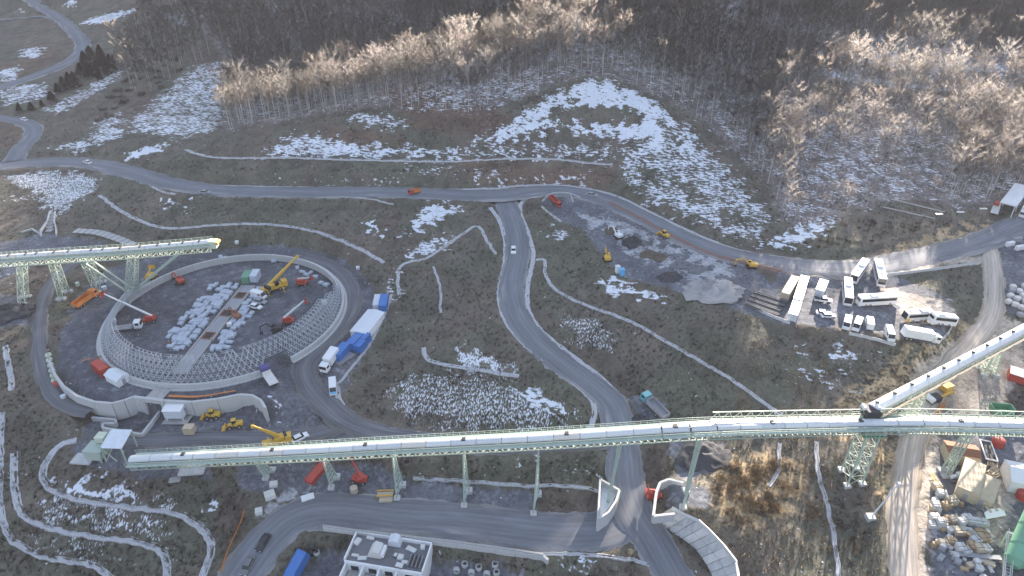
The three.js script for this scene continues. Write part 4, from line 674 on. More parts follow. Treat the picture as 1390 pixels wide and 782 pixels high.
    for (let j = 0; j < 3; j++) tr.push(bar(w(-1.5, -2.4, j / 3), w(1.5, -2.4, (j + 1) / 3), 0.1));
    part(o4, 'truss_bay', tr, MT.greenPale);
    part(o4, 'walkway', [bar(w(2.3, -0.6, 0), w(2.3, -0.6, 1), 0.1, 1.1), bar(w(2.8, 0.5, 0), w(2.8, 0.5, 1), 0.1), bar(w(2.8, 0, 0), w(2.8, 0, 1), 0.07)], MT.tan);
    part(o4, 'hatch', [rbox(0.7, 0.5, 0.7, 0.06, a.x + dd.x * 0.02, a.y + 1.5, a.z + dd.z * 0.02)], MT.dark);
  }
  const o5 = thing('conveyor_trestle', 'pale lattice tower under the inclined white conveyor beside the valley road', 'trestle'), m5 = s0.clone().lerp(e1, 0.22).add(V(0, -2.5, 0)), b5 = V(m5.x, height(m5.x, m5.z), m5.z);
  latticeTower(o5, [V(-1.6, 0, 1.6), V(1.6, 0, 1.6), V(1.6, 0, -1.6), V(-1.6, 0, -1.6)].map((v) => v.add(b5)), [V(-1, 0, 1), V(1, 0, 1), V(1, 0, -1), V(-1, 0, -1)].map((v) => v.add(m5)), 7, 0.3, MT.greenPale);
  const o6 = thing('conveyor_trestle', 'pale lattice tower under the inclined white conveyor near the right edge', 'trestle'), m6 = s0.clone().lerp(e1, 0.6).add(V(0, -2.5, 0)), b6 = V(m6.x, height(m6.x, m6.z), m6.z);
  latticeTower(o6, [V(-1.6, 0, 1.6), V(1.6, 0, 1.6), V(1.6, 0, -1.6), V(-1.6, 0, -1.6)].map((v) => v.add(b6)), [V(-1, 0, 1), V(1, 0, 1), V(1, 0, -1), V(-1, 0, -1)].map((v) => v.add(m6)), 7, 0.3, MT.greenPale);
}
// ---- the short conveyor that feeds the dome from the left
{
  const zl = -182, pt = (px, py) => V(...atZ(px, py, zl)), line = [pt(-60, 356), pt(60, 347), pt(170, 340), pt(286, 330)];
  const o = thing('dome_conveyor', 'pale green and white conveyor reaching over the dome from the left edge', 'conveyor');
  const { P } = gallery(o, line, 3, 2.2, 5, 1e9, 1);
  const e = P[P.length - 1]; part(o, 'head_chute', [rbox(2.6, 2.4, 2.6, 0.2, e.x + 0.6, e.y - 0.2, e.z)], MT.greenPale); part(o, 'head_drum', [cyl(0.55, 0.55, 2.4, 14, e.x + 2.1, e.y + 0.3, e.z, Math.PI / 2)], MT.yellow);
  const on = (x) => { let b = P[0]; for (const p of P) if (Math.abs(p.x - x) < Math.abs(b.x - x)) b = p; return b.clone().add(V(0, -2.3, 0)); };
  const tower = (bases, px, label) => { const t = thing('conveyor_trestle', label, 'trestle', 'lattice towers of the dome conveyor'), b = bases.map((p) => at(...p)), x = pt(px, 348).x, c = on(x); latticeTower(t, b, [V(-0.9, 0, 1.2), V(0.9, 0, 1.2), V(0.9, 0, -1.2), V(-0.9, 0, -1.2)].map((v) => v.add(c)), 4, 0.24); return t; };
  tower([[24, 415], [33, 414], [39, 403], [30, 404]], 14, 'green lattice tower under the dome conveyor nearest the left edge');
  tower([[80, 407], [86, 406], [95, 396], [88, 397]], 72, 'green lattice tower under the dome conveyor beside the perimeter track');
  tower([[128, 398], [134, 397], [142, 383], [135, 384]], 122, 'green lattice tower under the dome conveyor beside the orange dump truck');
  const t = thing('strut_tower', 'green lattice tower with long raking struts holding the conveyor at the dome rim', 'tower'), f = at(178, 400), c = on(pt(172, 345).x);
  latticeTower(t, [V(-1.4, 0, 1.6), V(1.4, 0, 1.6), V(1.4, 0, -1.6), V(-1.4, 0, -1.6)].map((v) => v.add(f)), [V(-1.1, 0, 1.3), V(1.1, 0, 1.3), V(1.1, 0, -1.3), V(-1.1, 0, -1.3)].map((v) => v.add(c)), 5, 0.34);
  const foot = f.clone().add(V(0.6, 1, 0)); for (const [px, s] of [[122, 1], [122, -1], [242, 1], [242, -1]]) part(t, 'raking_strut', [bar(foot.clone().add(V(0, 0, s * 1.3)), on(pt(px, 345).x).add(V(0, 0.2, s * 1.4)), 0.5)], MT.green);
}
// ---- drive station at the low left end of the long conveyor
{
  const o = thing('drive_station', 'green drive station with sloping roof plate at the low end of the long conveyor', 'machine'), p = at(160, 618); o.position.copy(p); o.rotation.y = -0.08;
  part(o, 'roof_plate', [box(5.6, 0.16, 5.4, 0.8, 5.0, -0.6, 0, 0.22, 0.06)], MT.plastic);
  for (const [x, z] of [[-1.8, 2], [3.4, 2], [3.4, -3], [-1.8, -3]]) part(o, 'post', [bar([x, -0.3, z], [x, 4.9 - z * 0.2, z], 0.28)], MT.green);
  part(o, 'hopper', [extrude([[-1.8, 0.4], [1.8, 0.4], [2.3, 3.2], [-2.3, 3.2]], 4, 0.06).translate(-4.4, 0, 0.6)], MT.green);
  part(o, 'motor_house', [rbox(2.4, 1.7, 2.4, 0.15, -3.8, 4.2, -1.6)], MT.greenPale);
  for (const [x, z] of [[-6, 2.4], [-2.8, 2.4], [-6, -1], [-2.8, -1]]) part(o, 'leg', [bar([x, -0.4, z], [x, 1, z], 0.3)], MT.green);
  part(o, 'brace', [bar([-1.8, 0, 2], [1, 4.2, 2], 0.2), bar([1, 0, 2], [-1.8, 4.2, 2], 0.2), bar([-6, 3.4, 2.7], [-2.2, 3.4, 2.7], 0.12)], MT.green);
  part(o, 'base_slab', [rbox(5, 0.5, 3.4, 0.05, -7.6, 0.15, 2)], MT.concrete);
}
// ---- office building under construction at the bottom, and the wall behind it
{
  const TOP = -7.2, GR = -13.2, q = [[484, 721], [586, 737], [577, 778], [462, 757]].map((p) => V(...atLevel(p[0], p[1], TOP))), u = q[1].clone().sub(q[0]), L = u.length(), yaw = Math.atan2(-u.z, u.x), Dp = (q[3].distanceTo(q[0]) + q[2].distanceTo(q[1])) / 2;
  const o = thing('flat_roof_building', 'white flat roofed building shell with parapet, cluttered roof and open front bays', 'building'); o.position.set(q[0].x, GR, q[0].z); o.rotation.y = yaw; const H = TOP - GR;
  part(o, 'parapet_wall', [box(L, H, 0.35, L / 2, H / 2, 0)], MT.white); part(o, 'parapet_wall', [box(0.35, H, Dp - 0.36, 0, H / 2, Dp / 2)], MT.white); part(o, 'parapet_wall', [box(0.35, H, Dp - 0.36, L, H / 2, Dp / 2)], MT.white); part(o, 'front_wall', [box(L, H - 0.4, 0.35, L / 2, H / 2 - 0.2, Dp)], MT.white);
  part(o, 'roof', [box(L - 0.4, 0.25, Dp - 0.4, L / 2, H - 1.0, Dp / 2)], MT.slate);
  for (const f of [0.02, 0.25, 0.46, 0.68, 0.98]) part(o, 'bay_wall', [box(0.35, H * 0.86, 6, L * f, H * 0.43, Dp + 3.2)], MT.white);
  for (const f of [0.08, 0.3, 0.52, 0.75]) part(o, 'bay_floor', [box(L * 0.17, 0.2, 5.6, L * (f + 0.05), H * 0.45, Dp + 3.2)], MT.concreteOld);
  for (const f of [0.13, 0.36, 0.57, 0.83]) part(o, 'window', [box(L * 0.1, 1.4, 0.1, L * f, H * 0.62, Dp + 0.2)], MT.glass);
  const on = (x, z, label, name, cat, build) => { const t = thing(name, label, cat); t.position.copy(V(x * L, H - 0.86, z * Dp).applyAxisAngle(UP, yaw).add(o.position)); t.rotation.y = yaw; build(t); return t; };
  on(0.34, 0.55, 'large white sheeted roof unit left of the roof centre', 'roof_unit', 'roof unit', (t) => { part(t, 'body', [extrude([[-1.6, 0], [1.7, 0], [1.4, 2.0], [-0.2, 2.4], [-1.0, 1.4]], 2.8, 0.12)], MT.offwhite); part(t, 'duct', [rbox(0.7, 1.2, 2.6, 0.1, 1.9, 1.0, 0)], MT.white); });
  on(0.53, 0.12, 'white wrapped roof unit against the back parapet', 'roof_unit', 'roof unit', (t) => { part(t, 'body', [extrude([[-1.5, 0], [1.5, 0], [1.1, 1.9], [0, 2.3], [-1.1, 1.8]], 2.2, 0.2)], MT.plastic); part(t, 'fold', [box(0.1, 1.7, 2.1, -0.5, 1.0, 0, 0, 0, 0.15), box(0.1, 1.7, 2.1, 0.5, 1.0, 0, 0, 0, -0.15)], MT.white); });
  const bits = [[0.06, 0.3, 1.2, 0.7, 1.6, 'white', 'small white crate on the left edge of the roof'], [0.1, 0.75, 1.6, 0.3, 0.6, 'white', 'white board lying on the left front of the roof'], [0.2, 0.1, 1.8, 0.5, 0.7, 'white', 'white box against the back parapet left'], [0.2, 0.8, 2, 0.2, 1, 'stack', 'blue grey sheet stack on the roof front left'], [0.6, 0.55, 0.8, 0.5, 1, 'dark', 'dark vent box in the middle of the roof'], [0.67, 0.6, 1.2, 0.8, 1.2, 'plastic', 'pale wrapped pallet right of the roof centre'], [0.74, 0.72, 1.4, 0.4, 0.8, 'white', 'white pallet at the right front of the roof'], [0.76, 0.25, 2.4, 0.2, 1.2, 'stack', 'blue grey panel lying on the right rear of the roof'], [0.9, 0.15, 0.9, 0.9, 0.9, 'white', 'white box in the rear right corner of the roof'], [0.7, 0.9, 1.8, 0.9, 1.2, 'slate', 'grey skip at the front right of the roof']];
  for (const [x, z, w, h, d, m, label] of bits) on(x, z, label, 'roof_crate', 'crate', (t) => { t.rotation.y += rr(-0.3, 0.3); part(t, 'body', [rbox(w, h, d, 0.06, 0, h / 2, 0)], MT[m]); part(t, 'lid', [box(w * 0.9, 0.06, d * 0.9, 0, h + 0.03, 0)], MT.offwhite); });
  on(0.87, 0.65, 'dark slatted rack of bars at the right of the roof', 'bar_rack', 'rack', (t) => { for (let k = 0; k < 7; k++) part(t, 'bar', [box(0.16, 0.3, 3, -1.3 + k * 0.42, 0.5, 0)], k % 2 ? MT.dark : MT.steel); part(t, 'frame', [box(3, 0.2, 0.16, 0, 0.2, -1.2), box(3, 0.2, 0.16, 0, 0.2, 1.2)], MT.steel); });
  const w = thing('retaining_wall', 'long straight pale concrete wall between the lower road and the white building', 'wall');
  wallPanels(w, topPts([[438, 715], [480, 721], [540, 728], [620, 737], [700, 748], [738, 754]], -7.3, -13.4).concat([(() => { const p = atLevel(744, 757, -7.3); return [p[0], p[2] + 0.3, -7.6, -11]; })()]), 0.6, 5.2, MT.concrete);
  const cp = thing('wall_coping', 'narrow pale coping kerb along the top of the long wall beside the lower road', 'kerb'); wallPanels(cp, topPts([[438, 713], [480, 719], [540, 726], [620, 735], [700, 746], [738, 752]], -7.0, -7.6), 0.5, 10.4, MT.concreteOld, 'coping_block');
}
// ---- slope of concrete panels right of the junction, kerbed pad, triangular wall
{
  const o = thing('panel_slope', 'curved sloping wall of pale concrete panels right of the road junction', 'wall');
  const bot = SLOPE_LOW.map(([x, z]) => V(x, -8.6, z)), top = SLOPE_TOP.map(([x, z]) => V(x, -3.4, z));
  const cb = new THREE.CatmullRomCurve3(bot), ctp = new THREE.CatmullRomCurve3(top), n = 12;
  for (let i = 0; i < n; i++) for (let r = 0; r < 2; r++) {
    const f = (t, s) => cb.getPointAt(t).lerp(ctp.getPointAt(t), s), e = 0.006, a = f(i / n + e * 0.4, r / 2 + e), b = f((i + 1) / n - e * 0.4, r / 2 + e), c = f((i + 1) / n - e * 0.4, (r + 1) / 2 - e), d = f(i / n + e * 0.4, (r + 1) / 2 - e), nn = b.clone().sub(a).cross(d.clone().sub(a)).normalize().multiplyScalar(0.35); if (nn.y < 0) nn.negate();
    const q = [a, b, c, d], w = q.map((v) => v.clone().sub(nn)), pos = [], uv = [], tri = (x, y, z2) => { for (const v of [x, y, z2]) { pos.push(v.x, v.y, v.z); uv.push(v.x / 4, v.z / 4); } }; const quad = (x, y, z2, t) => { tri(x, y, z2); tri(x, z2, t); };
    quad(...q); quad(w[3], w[2], w[1], w[0]); for (let k = 0; k < 4; k++) { const m = (k + 1) % 4; quad(q[k], w[k], w[m], q[m]); }
    const g = new THREE.BufferGeometry(); g.setAttribute('position', new THREE.Float32BufferAttribute(pos, 3)); g.setAttribute('uv', new THREE.Float32BufferAttribute(uv, 2)); g.computeVertexNormals(); part(o, 'panel', g, i % 3 === 1 ? MT.offwhite : MT.concrete);
  }
  part(o, 'cap', [top.slice(0, -1).map((v, k) => bar(v, top[k + 1], 0.45, 0.7))].flat(), MT.concrete);
  const k = thing('pad_kerb', 'white angular concrete kerb round the trestle pad beside the junction', 'kerb'); wallPanels(k, topPts([[916, 697], [887, 700], [891, 668], [896, 655], [908, 650], [928, 655]], -2.6, -5), 0.6, 6, MT.concrete, 'kerb_block');
  const t = thing('triangular_wall', 'white triangular concrete wall round a trestle foot beside the road', 'wall'); wallPanels(t, topPts([[815, 650], [841, 665], [836, 680], [826, 695], [812, 704], [815, 650]], -3.6, -8.5), 0.5, 8, MT.concrete);
  const fl = topPts([[817, 656], [838, 667], [833, 680], [824, 693], [814, 701]], -5.2, -5.2); const sh = new THREE.Shape(fl.map(([x, z]) => new THREE.Vector2(x, -z))), sg = new THREE.ExtrudeGeometry(sh, { depth: 0.3, bevelEnabled: false }); sg.rotateX(-Math.PI / 2); sg.translate(0, -5.5, 0); part(t, 'floor', clean(sg), MT.plastic);
}

// ------------------------------------------------------------ vehicles and machines: front towards +x, wheels on y = 0
const wheelG = new Map();
function wheel(o, x, y, z, r, w = 0.3, name = 'wheel') {
  const k = r + '_' + w; if (!wheelG.has(k)) wheelG.set(k, [cyl(r, r, w, 14, 0, 0, 0, Math.PI / 2), cyl(r * 0.55, r * 0.55, w + 0.04, 10, 0, 0, 0, Math.PI / 2)]);
  const [a, b] = wheelG.get(k), t = part(o, name, a, MT.tyre); t.position.set(x, y, z); part(t, 'rim', b, MT.rim); return t;
}
const lights = (o, x, y, z, w = 0.4) => { for (const s of [-1, 1]) part(o, 'headlight', [rbox(0.08, 0.18, w, 0.03, x, y, s * z)], MT.lamp); };
function car(label, body, group) {
  const o = thing('car', label, 'car', group);
  part(o, 'body', [extrude([[-2.15, 0.3], [2.15, 0.3], [2.2, 0.62], [2.05, 0.8], [1.1, 0.92], [-1.9, 0.95], [-2.2, 0.85]], 1.78, 0.08)], body);
  part(o, 'cabin', [extrude([[-1.75, 0.9], [1.05, 0.9], [0.35, 1.38], [-1.35, 1.4]], 1.5, 0.07)], MT.glass);
  part(o, 'roof', [rbox(1.75, 0.08, 1.36, 0.03, -0.5, 1.41, 0)], body);
  for (const x of [-1.35, 1.35]) for (const s of [-1, 1]) wheel(o, x, 0.33, s * 0.8, 0.33, 0.24);
  lights(o, 2.16, 0.68, 0.6); return o;
}
function van(label, body, L = 5.4, H = 2.3, group, cat = 'van') {
  const o = thing(cat === 'van' ? 'van' : 'minibus', label, cat, group), h = L / 2;
  part(o, 'body', [extrude([[-h, 0.35], [h, 0.35], [h, 0.95], [h - 0.55, 1.15], [h - 1.15, H], [-h, H]], 1.95, 0.09)], body);
  part(o, 'windscreen', [extrude([[h - 0.56, 1.2], [h - 0.5, 1.2], [h - 1.08, H - 0.1], [h - 1.14, H - 0.1]], 1.7, 0)], MT.glass);
  for (const s of [-1, 1]) part(o, 'side_window', [box(cat === 'van' ? 0.9 : L - 1.9, 0.6, 0.04, cat === 'van' ? h - 1.75 : -0.35, H - 0.62, s * 0.985)], MT.glass);
  for (const x of [-h + 1, h - 0.95]) for (const s of [-1, 1]) wheel(o, x, 0.36, s * 0.86, 0.36, 0.26);
  lights(o, h, 0.8, 0.7); return o;
}
function pickup(label, body) {
  const o = thing('pickup_truck', label, 'pickup');
  part(o, 'body', [extrude([[-2.6, 0.45], [2.55, 0.45], [2.6, 0.9], [1.5, 1.05], [-2.6, 1.05]], 1.85, 0.07)], body); part(o, 'cabin', [extrude([[-0.8, 1.0], [1.5, 1.0], [0.9, 1.7], [-0.6, 1.72]], 1.6, 0.07)], MT.glass); part(o, 'roof', [rbox(1.4, 0.08, 1.5, 0.03, 0.15, 1.74, 0)], body);
  part(o, 'load_bed', [box(1.7, 0.06, 1.6, -1.7, 1.06, 0)], MT.dark); for (const x of [-1.7, 1.65]) for (const s of [-1, 1]) wheel(o, x, 0.4, s * 0.84, 0.4, 0.27); lights(o, 2.58, 0.8, 0.65); return o;
}
function coach(label, body, L = 12.2, group) {
  const o = thing('coach', label, 'coach', group), h = L / 2;
  part(o, 'body', [extrude([[-h, 0.4], [h, 0.4], [h, 1.2], [h - 0.35, 3.3], [-h + 0.12, 3.35], [-h, 1.4]], 2.5, 0.1)], body);
  part(o, 'windscreen', [extrude([[h + 0.01, 1.25], [h + 0.05, 1.25], [h - 0.24, 3.0], [h - 0.28, 3.0]], 2.2, 0)], MT.glass); part(o, 'rear_window', [box(0.05, 0.8, 1.9, -h - 0.01, 2.3, 0)], MT.glass);
  for (const s of [-1, 1]) part(o, 'window_band', [box(L - 1.3, 0.95, 0.05, -0.1, 2.35, s * 1.255)], MT.glass);
  part(o, 'roof_unit', [rbox(2.2, 0.28, 1.7, 0.1, -1.5, 3.46, 0)], MT.offwhite); part(o, 'roof_hatch', [rbox(0.7, 0.1, 0.7, 0.04, 2.5, 3.38, 0)], MT.grey);
  for (const x of [-h + 2.2, -h + 3.5, h - 2.4]) for (const s of [-1, 1]) wheel(o, x, 0.48, s * 1.1, 0.48, 0.32); lights(o, h, 0.8, 0.9); return o;
}
function truck(label, cab, load, loadMat, L = 8, group) { // load: box, tipper, flat, mixer
  const o = thing('truck', label, 'truck', group), h = L / 2;
  part(o, 'chassis', [box(L - 0.6, 0.25, 0.9, -0.2, 0.75, 0)], MT.dark);
  const c = part(o, 'cab', [extrude([[h - 2.1, 0.6], [h, 0.6], [h, 1.7], [h - 0.25, 2.8], [h - 2.0, 2.85]], 2.4, 0.1)], cab); part(c, 'windscreen', [extrude([[h + 0.01, 1.75], [h + 0.05, 1.75], [h - 0.17, 2.6], [h - 0.21, 2.6]], 2.1, 0)], MT.glass); for (const s of [-1, 1]) part(c, 'side_window', [box(1, 0.7, 0.04, h - 1.0, 2.2, s * 1.21)], MT.glass);
  const b = L - 2.5, x = -h + b / 2;
  if (load === 'box') part(o, 'box_body', [rbox(b, 2.5, 2.5, 0.05, x, 2.25, 0)], loadMat);
  if (load === 'flat') { part(o, 'load_bed', [box(b, 0.25, 2.5, x, 1.05, 0)], loadMat); part(o, 'headboard', [box(0.1, 0.9, 2.5, x + b / 2, 1.5, 0)], loadMat); }
  if (load === 'tipper') { part(o, 'tipper_body', [extrude([[-b / 2, 0.15], [b / 2, 0], [b / 2, 1.5], [-b / 2, 1.3]], 0.12, 0.02).translate(x, 1.05, 1.2), extrude([[-b / 2, 0.15], [b / 2, 0], [b / 2, 1.5], [-b / 2, 1.3]], 0.12, 0.02).translate(x, 1.05, -1.2), box(b, 0.15, 2.4, x, 1.15, 0), box(0.12, 1.6, 2.4, x + b / 2, 1.85, 0), box(0.12, 1.2, 2.4, x - b / 2, 1.75, 0)], loadMat); }
  for (const q of [-h + 1.1, -h + 2.4, h - 1.3]) for (const s of [-1, 1]) wheel(o, q, 0.5, s * 1.0, 0.5, 0.4); lights(o, h, 0.95, 0.85); return o;
}
function container(label, m, L = 6.06, W = 2.44, H = 2.6, cat = 'container', group) {
  const o = thing('shipping_container', label, cat, group), rib = []; part(o, 'body', [box(L - 0.1, H - 0.1, W - 0.1, 0, H / 2 + 0.1, 0)], m);
  const n = Math.round(L / 0.45); for (let i = 0; i < n; i++) for (const s of [-1, 1]) rib.push(box(0.2, H - 0.3, 0.06, -L / 2 + 0.25 + i * (L - 0.5) / (n - 1), H / 2 + 0.1, s * (W / 2 - 0.03))); part(o, 'ribbed_side', rib, m);
  part(o, 'corner_frame', [box(L, 0.15, 0.15, 0, 0.1, W / 2 - 0.07), box(L, 0.15, 0.15, 0, 0.1, -W / 2 + 0.07), box(L, 0.15, 0.15, 0, H + 0.06, W / 2 - 0.07), box(L, 0.15, 0.15, 0, H + 0.06, -W / 2 + 0.07)], m);
  const d = part(o, 'door', [box(0.06, H - 0.3, W - 0.2, L / 2, H / 2 + 0.1, 0)], m); part(d, 'lock_rod', [box(0.05, H - 0.4, 0.05, L / 2 + 0.05, H / 2 + 0.1, 0.3), box(0.05, H - 0.4, 0.05, L / 2 + 0.05, H / 2 + 0.1, -0.3)], MT.steel); return o;
}
function tracksOf(o, L, w, gauge) { for (const s of [-1, 1]) { const t = part(o, 'track', [extrude([[-L / 2 + 0.3, 0], [L / 2 - 0.3, 0], [L / 2, 0.35], [L / 2 - 0.3, 0.75], [-L / 2 + 0.3, 0.75], [-L / 2, 0.35]], w, 0.06).translate(0, 0, s * gauge)], MT.tyre); } }
function excavator(label, m, swing = 0, reach = 1) {
  const o = thing('excavator', label, 'excavator'); tracksOf(o, 3.8, 0.55, 1.1);
  const u = new THREE.Group(); u.name = 'upper_body'; u.rotation.y = swing; o.add(u);
  part(u, 'engine_house', [rbox(3.2, 1.2, 2.4, 0.2, -0.6, 1.6, 0)], m); const c = part(u, 'cab', [rbox(1.3, 1.5, 0.95, 0.12, 0.75, 2.1, 0.7)], m); void c; part(u, 'cab_window', [box(1.0, 0.8, 1.0, 0.85, 2.4, 0.7)], MT.glass);
  const a = [0.8, 1.6, -0.2], b = [0.8 + 2.4 * reach, 4.1, -0.2], e = [0.8 + 4.9 * reach, 3.2, -0.2], f = [0.8 + 5.2 * reach, 1.0, -0.2];
  part(u, 'boom', [bar(a, b, 0.45, 0.4), bar(b, e, 0.38, 0.35)], m); part(u, 'arm', [bar(e, f, 0.32, 0.3)], m); part(u, 'bucket', [extrude([[-0.5, 0], [0.4, -0.2], [0.5, 0.5], [-0.2, 0.8], [-0.6, 0.5]], 1.1, 0.05).translate(f[0] - 0.3, 0.35, -0.2)], MT.dark); return o;
}
function loader(label, m) {
  const o = thing('wheel_loader', label, 'loader'); part(o, 'rear_body', [rbox(2.8, 1.3, 1.9, 0.2, -1.5, 1.6, 0)], m); part(o, 'front_frame', [rbox(1.6, 0.9, 1.3, 0.12, 1.0, 1.2, 0)], m); part(o, 'cab', [rbox(1.3, 1.5, 1.5, 0.1, -0.2, 2.6, 0)], MT.glass); part(o, 'cab_roof', [rbox(1.5, 0.14, 1.6, 0.05, -0.2, 3.4, 0)], m);
  for (const s of [-1, 1]) part(o, 'lift_arm', [bar([0.9, 1.6, s * 0.6], [2.9, 0.8, s * 0.6], 0.25)], m); part(o, 'bucket', [extrude([[2.7, 0.2], [4.0, 0.15], [3.6, 0.5], [3.1, 0.7], [3.0, 1.4], [2.7, 1.3]], 2.6, 0.04)], m);
  for (const x of [-1.7, 1.3]) for (const s of [-1, 1]) wheel(o, x, 0.75, s * 1.05, 0.75, 0.55); return o;
}
function crane(label, m, len, raise, swing = 0) {
  const o = thing('mobile_crane', label, 'crane'); part(o, 'carrier', [rbox(8.4, 0.9, 2.5, 0.12, 0, 1.3, 0)], m); const c = part(o, 'cab', [rbox(1.8, 1.5, 2.4, 0.12, 3.4, 2.2, 0)], m); part(c, 'windscreen', [box(0.06, 0.8, 2.1, 4.32, 2.4, 0)], MT.glass);
  for (const x of [-3.2, -1.8, 1.6, 3.0]) for (const s of [-1, 1]) wheel(o, x, 0.62, s * 1.05, 0.62, 0.45); for (const x of [-2.5, 2.4]) part(o, 'outrigger', [box(0.4, 0.3, 5.6, x, 0.9, 0), box(0.6, 0.12, 0.6, x, 0.1, 2.7), box(0.6, 0.12, 0.6, x, 0.1, -2.7)], m);
  const u = new THREE.Group(); u.name = 'slewing_deck'; u.rotation.y = swing; o.add(u); part(u, 'deck', [rbox(3, 1.1, 2.2, 0.12, -0.8, 2.4, 0)], m); part(u, 'crane_cab', [rbox(1.4, 1.4, 0.9, 0.1, 0.4, 2.7, 1.0)], MT.glass); part(u, 'counterweight', [rbox(0.9, 1.2, 2.5, 0.1, -2.6, 2.5, 0)], MT.dark);
  const p0 = V(-1, 3, -0.2), dir = V(Math.cos(raise), Math.sin(raise), 0), q = (t) => p0.clone().addScaledVector(dir, len * t); part(u, 'boom', [bar(p0, q(0.5), 0.85, 0.7), bar(q(0.45), q(0.78), 0.66, 0.55), bar(q(0.75), q(1), 0.5, 0.42)], m); part(u, 'boom_head', [rbox(0.9, 0.9, 0.8, 0.1, q(1).x, q(1).y - 0.2, -0.2)], m); part(u, 'lift_cylinder', [rod([0.6, 2.6, -0.2], q(0.32), 0.22)], MT.steel); return o;
}
function lift(label, m, boomMat, len, raise, swing = 0, name = 'boom_lift', cat = 'boom lift') {
  const o = thing(name, label, cat); part(o, 'chassis', [rbox(3.6, 0.8, 2.1, 0.12, 0, 1.0, 0)], m); for (const x of [-1.3, 1.3]) for (const s of [-1, 1]) wheel(o, x, 0.55, s * 1.0, 0.55, 0.4);
  const u = new THREE.Group(); u.name = 'turntable'; u.rotation.y = swing; o.add(u); part(u, 'engine_cover', [rbox(2.4, 1.0, 1.8, 0.15, -0.4, 1.9, 0)], m); const a = V(-1.2, 2.3, 0), b = a.clone().add(V(Math.cos(raise) * len, Math.sin(raise) * len, 0)); part(u, 'boom', [bar(a, a.clone().lerp(b, 0.6), 0.5, 0.42), bar(a.clone().lerp(b, 0.55), b, 0.36, 0.3)], boomMat);
  part(u, 'basket', [rbox(0.9, 0.12, 1.9, 0.03, b.x + 0.5, b.y - 0.6, 0), box(0.06, 1.0, 1.9, b.x + 0.92, b.y - 0.1, 0), box(0.06, 1.0, 1.9, b.x + 0.08, b.y - 0.1, 0), box(0.9, 0.06, 0.06, b.x + 0.5, b.y + 0.4, 0.92), box(0.9, 0.06, 0.06, b.x + 0.5, b.y + 0.4, -0.92)], m); return o;
}
function hut(label, wallM, roofM, L, W, H, ridge = 0, name = 'site_hut', cat = 'hut') {
  const o = thing(name, label, cat); part(o, 'walls', [rbox(L, H, W, 0.05, 0, H / 2, 0)], wallM);
  if (ridge) part(o, 'roof', [extrude([[-W / 2 - 0.15, H], [W / 2 + 0.15, H], [0, H + ridge]], L + 0.3, 0.03).rotateY(Math.PI / 2)], roofM); else part(o, 'roof', [box(L + 0.2, 0.15, W + 0.2, 0, H + 0.08, 0)], roofM);
  part(o, 'door', [box(0.06, Math.min(2, H * 0.85), Math.min(0.9, W * 0.4), L / 2 + 0.03, Math.min(1, H * 0.45), 0)], MT.grey); return o;
}
function heap(name, label, cat, m, r, h, n = 26, sx = 1) {
  const g = new THREE.SphereGeometry(1, n, 12, 0, Math.PI * 2, 0, Math.PI / 2), p = g.attributes.position, o1 = rr(0, 50);
  for (let i = 0; i < p.count; i++) { const x = p.getX(i), y = p.getY(i), z = p.getZ(i), k = 1 + 0.22 * noise(x * 1.6 + o1, z * 1.6 + y) + 0.1 * noiseB(x * 5 + o1, z * 5); p.setXYZ(i, x * r * k * sx, Math.pow(y, 1.25) * h * (0.75 + 0.45 * noise(x * 2 + o1, z * 2)) - 0.15 * (y < 0.05), z * r * k); }
  g.computeVertexNormals(); return solo(name, clean(g), m, label, cat);
}
// bring in a thing: stand(thing, rear point, front point)
const ROADCARS = [
  [car('white car on the hairpin road at the upper left', MT.white), [39, 166], [27, 161]], [car('white car on the haul road at the left above the snowy slope', MT.white), [126, 224], [112, 220]], [car('white car driving down the winding road in the centre', MT.white), [697, 335], [697, 348]], [car('grey car in the lay-by below the left haul road', MT.grey), [272, 263], [286, 263]], [car('dark grey car at the yard entrance beside the haul road', MT.grey), [795, 265], [812, 268]], [car('white car beside the orange mobile crane', MT.white), [400, 600], [415, 593]],
  [car('white car parked left of a second car inside the dome', MT.white), [341, 417], [354, 420]], [van('white van parked inside the dome beside the tunnel strip', MT.white), [345, 402], [359, 406]], [car('dark grey car between two white vehicles inside the dome', MT.grey), [347, 410], [360, 413]], [pickup('white pickup in front of the short white container in the coach yard', MT.white), [1108, 409], [1125, 411]], [car('white car in the middle of the coach yard, left of a pair', MT.white), [1112, 427], [1123, 428]], [car('white car in the middle of the coach yard, right of a pair', MT.white), [1117, 431], [1130, 431]],
  [car('dark grey car parked on the bend of the lower road, upper one', MT.dark), [361, 734], [355, 744]], [car('dark grey car parked on the bend of the lower road, lower one', MT.slate), [340, 764], [334, 776]],
  [truck('small red tipper truck on the haul road above the fork', MT.red, 'tipper', MT.orange, 6.5), [569, 262], [556, 265]], [truck('red tipper truck in the kerbed lay-by right of the road fork', MT.red, 'tipper', MT.red, 9), [746, 269], [760, 282]], [truck('turquoise cab tipper truck parked at the junction right of the winding road', MT.teal, 'tipper', MT.grey, 9), [897, 566], [877, 546]], [truck('truck with purple cab and white flat bed by the dome gate', MT.purple, 'flat', MT.offwhite, 8), [374, 527], [358, 504]], [truck('white flatbed truck inside the dome at the left', MT.white, 'flat', MT.grey, 9), [155, 450], [190, 446]], [truck('white box truck at the lower end of the blue containers', MT.white, 'box', MT.white, 7.5), [458, 484], [440, 510]], [van('white van with blue front parked alone below the container row', MT.white, 5.2), [452, 519], [453, 538]],
  [truck('orange articulated dump truck left of the dome ring', MT.orange, 'tipper', MT.orange, 9), [108, 418], [127, 404]], [truck('white lorry beside the white roofed canopy at the right edge', MT.white, 'box', MT.white, 9), [1396, 282], [1383, 302]],
];
